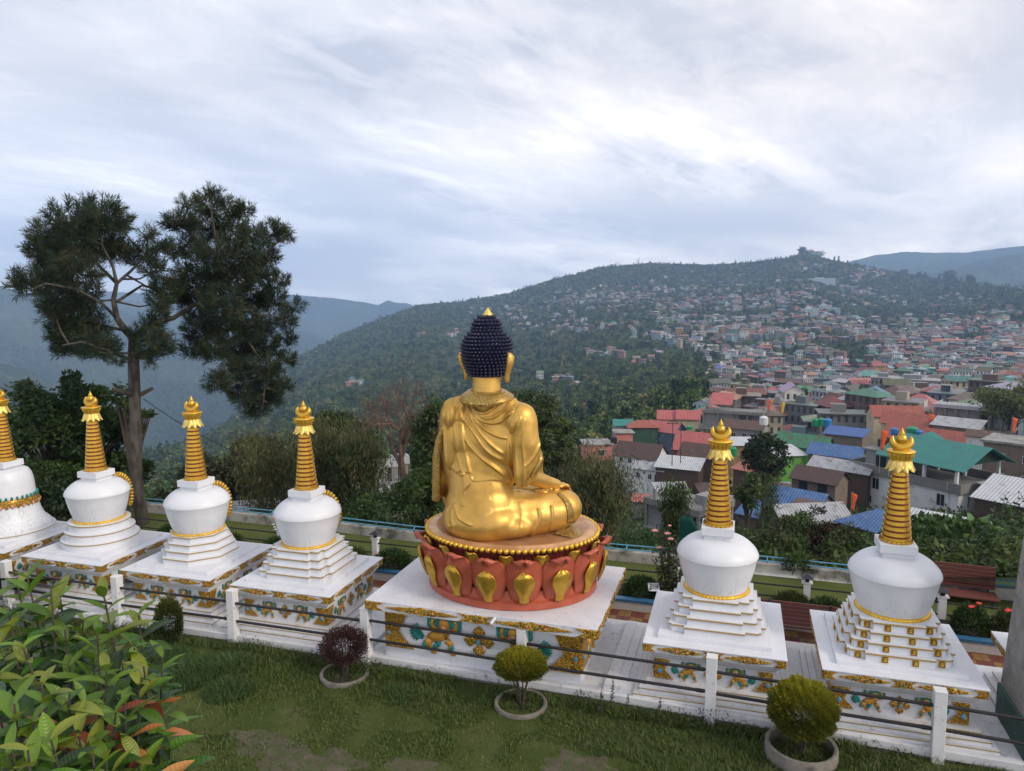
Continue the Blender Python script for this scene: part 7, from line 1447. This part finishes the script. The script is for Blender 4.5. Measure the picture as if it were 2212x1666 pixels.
planter(.86,-1.72,.40,'weathered concrete ring round the small yellow bush')
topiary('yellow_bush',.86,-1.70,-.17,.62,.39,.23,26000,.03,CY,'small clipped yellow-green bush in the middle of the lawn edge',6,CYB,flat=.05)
planter(4.80,-1.82,.46,'larger raised concrete ring round the big yellow-green bush',h=.2)
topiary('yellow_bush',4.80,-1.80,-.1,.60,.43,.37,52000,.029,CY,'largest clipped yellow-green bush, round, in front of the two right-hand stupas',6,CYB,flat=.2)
topiary('cone_conifer',-5.66,-1.68,-.17,.46,.22,.42,9000,.04,[(.030,.050,.012),(.045,.065,.015),(.02,.036,.010)],'small cone-shaped dark green conifer with a wispy top on the lawn',2,[(.10,.11,.02)],flat=.25)
mb=MB(); mb.tube([(0,0,.7),(.01,0,.95),(.0,.01,1.2)],[.006,.004,.002],5)
for k in range(16): z=.75+.42*k/16; a=k*2.4; mb.bar((0,0,z),(math.cos(a)*.10,math.sin(a)*.10,z+.05),.0025,4)
o=mb.build('leader_twigs',M_leafstem if 'M_leafstem' in globals() else mat('twig_green',(.12,.13,.04),.8)); o.parent=[q for q in COL.objects if q.name.startswith('cone_conifer')][0]
# ---------------- planting bed: low plants, flowers, rose bush
def bedplant(x,y,r,h,n,cols,label,ls=.09,name='bed_plant',asp=.28):
    e=empty(name,(x,y,.03),0,label,'plant'); d=rvec(n); d[:,2]=np.abs(d[:,2]); P=d*RNG.uniform(.25,1,(n,1))**.5*np.array([r,r,h]); V,F=leafgeo(P,unit(d+np.array([0,0,.25])+rvec(n)*.4),ls*RNG.uniform(.6,1.3,n),ls*asp,bend=.2); npmesh('leaves',V,F,M_leaf,e,np.repeat(pal(cols,n,.25),4,0)); return e
def flowers(e,pts,r,m,name='flower'):
    for (x,y,z) in pts:
        mb=MB()
        for k in range(9): a=k*2.399; q=.25+.75*(k/9); mb.ball((math.cos(a)*r*q*.6,math.sin(a)*r*q*.6,r*.25*(1-q)),r*.42,8,5,1,1,.5)
        o=mb.build(name,m,e,smooth=True); o.location=(x,y,z)
M_pk=mat('pink_petals',(.75,.25,.27),.6,col2=(.80,.36,.36),scale=30,trans=.2); M_wp=mat('white_petals',(.72,.74,.66),.6,trans=.2); M_rp=mat('red_petals',(.60,.03,.03),.6); M_op=mat('orange_petals',(.75,.25,.02),.6)
e=empty('rose_bush',(2.62,2.45,.03),0,'tall rose bush with pink blooms right of the golden statue','rose bush')
mb=MB(); ST=[(-.30,.1,1.32),(-.05,.05,1.30),(.02,-.02,1.22),(-.18,.0,1.02),(.25,.1,.9),(.35,-.1,.75),(0,.0,1.48)]
for s in ST: mb.tube([(0,0,0),(s[0]*.4,s[1]*.3,s[2]*.5),s],[.014,.010,.005],6)
mb.build('stem',mat('rose_stem',(.05,.06,.02),.7),e); n=1500; i=RNG.integers(0,len(ST),n); q=RNG.uniform(.1,.95,n); P=np.array(ST)[i]*q[:,None]*np.array([.8,.8,1])+rvec(n)*np.array([.16,.16,.08]); V,F=leafgeo(P,rvec(n),.065*RNG.uniform(.6,1.3,n),.035); npmesh('leaves',V,F,M_leaf,e,np.repeat(pal([(.03,.06,.02),(.045,.075,.025),(.07,.04,.025)],n,.25),4,0)); flowers(e,ST[:4],.075,M_pk); flowers(e,[ST[6]],.045,M_pk)
for x,r,h,c,l in ((2.1,.35,.34,G_dk,'dark strappy-leaved plant in the bed right of the golden statue'),(3.05,.38,.40,G_dk,'leafy bed plant with white blooms left of the first right-hand stupa'),(4.9,.4,.34,[(.04,.075,.02),(.09,.06,.02),(.03,.055,.015)],'reddish-green bed plant between the two right-hand stupas'),(5.5,.35,.3,G_dk,'low dark bed plant behind the plaque-covered stupa'),(7.85,.3,.5,G_dk,'bed plant with red flowers near the concrete pillar'),(8.4,.25,.45,G_ol,'wiry bed plant right of the red flowers'),(-3.4,.45,.34,G_dk,'leafy bed plant left of the golden statue'),(-4.4,.35,.30,G_yl,'bright bed plant behind the stupa left of the statue'),(-6.4,.3,.35,G_dk,'bed plant with white flower spikes behind the eight-sided-step stupa'),(-7.6,.3,.3,G_yl,'grassy bed plant behind the round-stepped stupa'),(-9.4,.35,.4,G_dk,'dark bed plant behind the bell-shaped stupa')):
    e=bedplant(x,2.5,r,h,int(1500*r/.35),c,l)
    if 'white blooms' in l: flowers(e,[(.05,-.2,.34),(.22,-.15,.28),(.3,-.05,.36),(.15,-.3,.16)],.055,M_wp)
    if 'red flowers' in l: flowers(e,[(-.05,-.1,.5),(.08,-.05,.56),(.02,.05,.46)],.06,M_rp)
    if 'spikes' in l: flowers(e,[(.0,0,.62),(.02,0,.56),(-.02,0,.68),(.25,0,.5)],.04,M_wp)
    if 'left of the golden' in l: flowers(e,[(-.3,-.1,.3),(.0,-.2,.26)],.03,M_op)
bp_=bedplant(6.9,4.55,.28,.3,500,G_yl,'fern growing out of the top of the retaining wall',.12); bp_.location=(5.1,4.52,.15)
# ---------------- big-leaved shrub close to the viewer
def bigleaf(L,wd,curl,fold,rows=7):
    V=[];F=[]
    for i in range(rows+1):
        t_=i/rows; w=wd*.5*(math.sin(PI*min(1,t_*.96+.03))**.75)*(1.0-.15*t_); z=curl*L*(t_*t_)*-1; x=L*t_*(1-.12*abs(curl)*t_)
        for j in (-1,-.5,0,.5,1): V.append((x-abs(j)*.02*L,w*j,z+abs(j)*w*fold+.004*math.sin(i*PI)*abs(j)))
    for i in range(rows):
        for j in range(4): q=i*5+j; F.append((q,q+1,q+6,q+5))
    return np.array(V),np.array(F)
M_big=bpy.data.materials.new('big_leaf'); M_big.use_nodes=True; t=M_big.node_tree; p=t.nodes['Principled BSDF']; p.inputs['Roughness'].default_value=.38; p.inputs['Specular IOR Level'].default_value=.45
a=nd(t,'ShaderNodeAttribute'); a.attribute_name='tint'; a2=nd(t,'ShaderNodeAttribute'); a2.attribute_name='lf'; sx=nd(t,'ShaderNodeSeparateXYZ'); lk(t,a2.outputs['Vector'],sx.inputs[0])
ab=nd(t,'ShaderNodeMath',operation='ABSOLUTE'); lk(t,sx.outputs[1],ab.inputs[0]); sm=nd(t,'ShaderNodeMath',operation='MULTIPLY_ADD'); lk(t,ab.outputs[0],sm.inputs[0]); sm.inputs[1].default_value=-.35; lk(t,sx.outputs[0],sm.inputs[2]); w=nd(t,'ShaderNodeMath',operation='MULTIPLY'); lk(t,sm.outputs[0],w.inputs[0]); w.inputs[1].default_value=75; sn=nd(t,'ShaderNodeMath',operation='SINE'); lk(t,w.outputs[0],sn.inputs[0])
mr=nd(t,'ShaderNodeMapRange'); lk(t,ab.outputs[0],mr.inputs[0]); mr.inputs[1].default_value=0; mr.inputs[2].default_value=.10; mr.inputs[3].default_value=1.6; mr.inputs[4].default_value=0
v1=nd(t,'ShaderNodeMapRange'); lk(t,sn.outputs[0],v1.inputs[0]); v1.inputs[1].default_value=.75; v1.inputs[2].default_value=1; v1.inputs[3].default_value=0; v1.inputs[4].default_value=.6
mxx=nd(t,'ShaderNodeMath',operation='MAXIMUM'); lk(t,mr.outputs[0],mxx.inputs[0]); lk(t,v1.outputs[0],mxx.inputs[1]); b=nd(t,'ShaderNodeBump'); b.invert=True; b.inputs['Strength'].default_value=.3; b.inputs['Distance'].default_value=.002; lk(t,sn.outputs[0],b.inputs['Height']); lk(t,b.outputs[0],p.inputs['Normal'])
vs=nd(t,'ShaderNodeMath',operation='MULTIPLY'); lk(t,mxx.outputs[0],vs.inputs[0]); vs.inputs[1].default_value=.11; xx=nd(t,'ShaderNodeMix',data_type='RGBA'); lk(t,vs.outputs[0],xx.inputs[0]); lk(t,a.outputs['Color'],xx.inputs[6]); setc(xx.inputs[7],(.16,.20,.06)); lk(t,xx.outputs[2],p.inputs['Base Color'])
tr=nd(t,'ShaderNodeBsdfTranslucent'); lk(t,xx.outputs[2],tr.inputs[0]); msh=nd(t,'ShaderNodeMixShader'); msh.inputs[0].default_value=.28; lk(t,p.outputs[0],msh.inputs[1]); lk(t,tr.outputs[0],msh.inputs[2]); lk(t,msh.outputs[0],t.nodes['Material Output'].inputs[0])
SB=at(190,1900,4.0); sb=empty('big_leaved_shrub',(SB.x,SB.y,-.2),0,'tall big-leaved shrub with a few orange old leaves, nearest to the viewer','shrub'); so=Vector((SB.x,SB.y,-.2))
rs=np.random.default_rng(21); mb=MB(); LV=[];LF=[];LT=[];LA=[]; nl=0
GR=[(.034,.105,.009),(.020,.068,.008),(.065,.155,.012),(.012,.040,.007)]; YG=[(.12,.21,.016),(.18,.21,.022),(.09,.17,.014)]; OR=[(.42,.14,.04),(.30,.10,.035),(.48,.22,.06),(.22,.05,.03)]
tips=[((300,1330),4.4,0),((40,1270),4.5,0),((-20,1380),4.0,1),((120,1400),4.3,0),((270,1520),3.4,0),((170,1590),3.2,1),((60,1620),2.9,0),((230,1640),3.1,2),((310,1440),3.7,2),((150,1500),3.3,2),((200,1430),3.7,2),((80,1350),4.4,0),((180,1340),4.3,0),((225,1290),3.9,1),((60,1250),4.2,0),((110,1275),4.0,0),((20,1330),4.1,0),((290,1400),3.9,1),((350,1420),3.8,1),((50,1400),3.6,1),((140,1360),3.9,0),((210,1370),3.7,1),((300,1480),3.6,0),((340,1580),3.6,0),((230,1450),3.5,2),((250,1540),3.3,2),((180,1520),3.4,2),((90,1480),3.3,0),((30,1520),3.2,1),((110,1600),3.0,0),((200,1630),3.0,1),((300,1640),3.2,2),((20,1630),3.1,0),((70,1560),3.2,1),((260,1600),3.5,0),((150,1440),3.8,0),((-30,1450),3.6,0),((-20,1300),4.3,0),((95,1340),4.2,1),((265,1440),4.1,0),((130,1290),4.4,0),((10,1450),4.4,0),((170,1400),4.3,0),((330,1540),4.2,0),((240,1500),4.4,0),((80,1430),4.5,0),((150,1560),4.4,0),((40,1580),4.4,0),((280,1560),4.5,0)]
for (uv_,d_,ty) in tips:
    tp=at(uv_[0],uv_[1],d_)-so; b0=Vector((tp.x*.25,tp.y*.25,tp.z*.35)); m1=b0.lerp(tp,.72)+Vector((rs.uniform(-.15,.15),rs.uniform(-.15,.15),-.18)); mb.tube([Vector((0,0,0)),b0,m1,tp],[.02,.013,.008,.004],6)
    ax=(tp-m1).normalized()*.8+Vector((rs.uniform(-.35,.35),rs.uniform(-.35,.35),.45)); ax.normalize(); npair=10
    for k in range(npair):
        s=k/(npair-1); pos=tp-ax*(.62*(1-s)**1.0); a0=rs.uniform(0,3.14) if k==0 else a0+PI/2+rs.uniform(-.3,.3)
        for sd in (0,PI):
            if rs.random()<.06: continue
            L=(.07+.125*math.sin(PI*min(.95,(1-s)*.9+.12)))*rs.uniform(.75,1.2); V,F=bigleaf(L,L*.38,rs.uniform(.1,.5)+(.25 if s<.4 else -.1),rs.uniform(.25,.6)); up_=.85 if s>.85 else rs.uniform(.05,.5)
            az=a0+sd; side=ax.orthogonal().normalized(); dd=(Matrix.Rotation(az,3,ax)@side+ax*up_).normalized(); z=(ax-dd*ax.dot(dd)).normalized(); y=z.cross(dd); Rm=np.array([[dd.x,y.x,z.x],[dd.y,y.y,z.y],[dd.z,y.z,z.z]])
            W_=V@Rm.T+np.array(pos); n0=len(V); LV.append(W_); LF.append(F+nl); nl+=n0
            c=(YG[rs.integers(3)] if s>.8 or (ty==1 and s>.55 and rs.random()<.6) else GR[rs.integers(4)])
            if ty==2 and s<.75 and rs.random()<.72: c=OR[rs.integers(4)]
            c=np.array(c)*rs.uniform(.75,1.25); LT.append(np.tile(c,(n0,1))); q=V.copy(); q[:,0]/=L; q[:,1]/=L; LA.append(q)
mb.build('stem',M_bark2,sb)
o=npmesh('leaves',np.concatenate(LV),np.concatenate(LF),M_big,sb,np.concatenate(LT),smooth=True); a=o.data.attributes.new('lf','FLOAT_VECTOR','POINT'); a.data.foreach_set('vector',np.concatenate(LA).astype(np.float32).ravel())
# ---------------- poles, wires, flags, masts
def pole(u,vb,vt,d,label,m=M_iron,r=.09,arm=False):
    a=at(u,vb,d); b=at(u,vt,d); e=empty('utility_pole',(a.x,a.y,a.z),0,label,'pole'); mb=MB(); mb.bar((0,0,-2),(0,0,b.z-a.z),r,8,r*.8); mb.build('pole',m,e)
    if arm: mb=MB(); mb.box(-1.2,1.2,-.06,.06,b.z-a.z-.35,b.z-a.z-.22); mb.bar((-.9,0,b.z-a.z-.25),(-.9,0,b.z-a.z+.05),.05); mb.bar((.9,0,b.z-a.z-.25),(.9,0,b.z-a.z+.05),.05); mb.build('crossarm',m,e)
    return Vector((a.x,a.y,b.z))
a1=pole(834,1090,1042,30,'grey concrete pole standing in the bamboo left of the statue',M_conc,.11); a2=pole(1452,985,912,150,'dark pole with crossarm before the largest pink roof',arm=True); a3=pole(1470,1000,912,152,'second dark pole right beside the one with the crossarm',arm=False)
def wire(a,b,sag,label,r=.012):
    mb=MB(); mb.tube([a.lerp(b,i/16)-Vector((0,0,sag*4*(i/16)*(1-i/16))) for i in range(17)],r,5); tag(mb.build('cable',M_iron),label,'cable')
wire(at(310,862,24),at(590,990,45),.5,'thin cable running down from the pine trunk to the bamboo',.012); wire(at(-40,822,40),at(300,862,24),.4,'thin cable running left from the pine trunk',.012)
for q,(dz,l) in enumerate(((0,'upper'),(.35,'middle'),(.7,'lower'))): wire(at(505,1092+8*q,31),at(840,1048+7*q,30),.2,f'{l} of three pale wires crossing the bamboo',.011)
wire(at(1250,1030,24),at(1330,1180,21),.1,'guy wire slanting down behind the willow-like bamboo',.01); wire(a2,at(1330,1000,60),1.2,'cable from the crossarm pole towards the willow-like bamboo',.03)
M_flag=mat('orange_flag',(.75,.13,.03),.7,trans=.3); M_yf=mat('yellow_flag',(.7,.5,.05),.7,trans=.3)
for u,vt,d,sc_,m,l in ((1840,1062,98,1.0,M_flag,'orange prayer flag between the grey tin roof and the brick house'),(1904,926,120,1.4,M_flag,'tall orange flag left of the rightmost golden spire'),(2008,892,190,1.6,M_flag,'orange flag before the long red roofs'),(2188,900,170,1.4,M_flag,'orange flag at the right edge'),(1660,862,230,1.6,M_flag,'orange flag above the concrete terrace building'),(1688,868,230,1.6,M_yf,'yellow flag right of the orange flag above the concrete terrace')):
    t_=at(u,vt,d); e=empty('flag',(t_.x,t_.y,t_.z-4*sc_),HEAD,l,'flag'); mb=MB(); mb.bar((0,0,-1),(0,0,4*sc_),.04,6); mb.build('flagpole',M_conc,e); mb=MB(); V=[];F=[]
    for i in range(9):
        for j in range(4): V.append((.04+j*.25*sc_*(.9-.06*i),.10*math.sin(i*.9+j*1.3),4*sc_-.1-i*.26*sc_-j*.12))
    for i in range(8):
        for j in range(3): q=i*4+j; F.append((q,q+1,q+5,q+4))
    mb.add(V,F); o=mb.build('cloth',m,e,smooth=True); s_=o.modifiers.new('s','SOLIDIFY'); s_.thickness=.01
for u,vb,vt,d,l in ((1380,574,556,3180,'tall thin mast on the left summit of the ridge'),(1376,574,559,3180,'thin mast just left of the tallest one'),(1331,578,567,3150,'short mast on the left shoulder of the ridge'),(1336,578,568,3150,'second short mast on the left shoulder of the ridge'),(1588,574,560,3200,'lone mast in the middle of the ridge'),(1814,640,622,2600,'slim lattice tower on the slope below the summit'),(1657,870,838,300,'thin mast above the concrete terrace building')):
    b=at(u,vb,d); t_=at(u,vt,d); mb=MB(); rr=.0004*d; H=t_.z-b.z
    for s in ((-1,-1),(1,-1),(1,1),(-1,1)): mb.bar((s[0]*rr*2,s[1]*rr*2,-20),(s[0]*rr*.6,s[1]*rr*.6,H),rr*.35,4)
    for i in range(6): z=H*i/6; k_=rr*(2-1.4*i/6); mb.bar((-k_,-k_,z),(k_,-k_,z+H/6),rr*.25,4); mb.bar((k_,k_,z),(-k_,k_,z+H/6),rr*.25,4)
    o=mb.build('mast',M_iron); o.location=b; tag(o,l,'mast')
# skyline trees that can be told apart
def sky_tree(name,u,v,w,h,conif,label,grp=None):
    d=float(np.interp(u,UU,rd))*.985; p=gpos(u,d); H=h*d/FP; Wd_=w*d/FP; e=empty(name,p,0,label,'tree',grp); n=420 if not conif else 260
    if conif: z=RNG.uniform(0,1,n); a=RNG.uniform(0,2*PI,n); r=((1-z)*.5+.05)*Wd_*RNG.uniform(.4,1,n); P=np.stack([np.cos(a)*r,np.sin(a)*r,z*H],1)
    else: d_=rvec(n); P=d_*RNG.uniform(.5,1,(n,1))*np.array([Wd_/2,Wd_/2,H*.42])*(1+.25*np.sin(d_[:,:1]*7+d_[:,2:]*6))+np.array([0,0,H*.58])
    V,F=leafgeo(P,rvec(n),H*.13,H*.11); npmesh('crown',V,F,M_leaf,e,np.repeat(pal([(.014,.026,.011),(.02,.036,.014)],n,.3),4,0)); mb=MB(); mb.bar((0,0,-6),(0,0,H*.6),H*.025,6); mb.build('trunk',M_bark2,e)
sky_tree('summit_tree',1729,551,16,19,False,'tallest round tree on the summit of the ridge'); sky_tree('summit_tree',1764,564,26,15,False,'wide dark tree just right of the summit'); sky_tree('summit_tree',1745,560,18,12,False,'medium tree between the two summit trees')
for i,(u,h,l) in enumerate(((1799,13,'thin cypress right of the summit, left of a pair'),(1808,15,'thin cypress right of the summit, right of a pair'),(2026,14,'slim cypress beside the round tree on the right part of the ridge'),(2062,12,'broken-topped conifer on the right part of the ridge'))): sky_tree('cypress',u,0,5,h,True,l)
sky_tree('ridge_tree',2047,598,24,22,False,'large round tree on the right part of the ridge'); sky_tree('ridge_tree',1950,600,16,12,False,'round tree on the ridge left of the cypress row'); sky_tree('ridge_tree',2093,600,14,18,False,'tall ragged tree near the right end of the ridge')
for i in range(7): sky_tree('cypress_row',1978+i*3.6,0,3.6,9+2*(i%3),True,['first','second','third','fourth','fifth','sixth','seventh'][i]+' from the left in the close row of slim cypresses on the ridge','cypress row on the ridge')
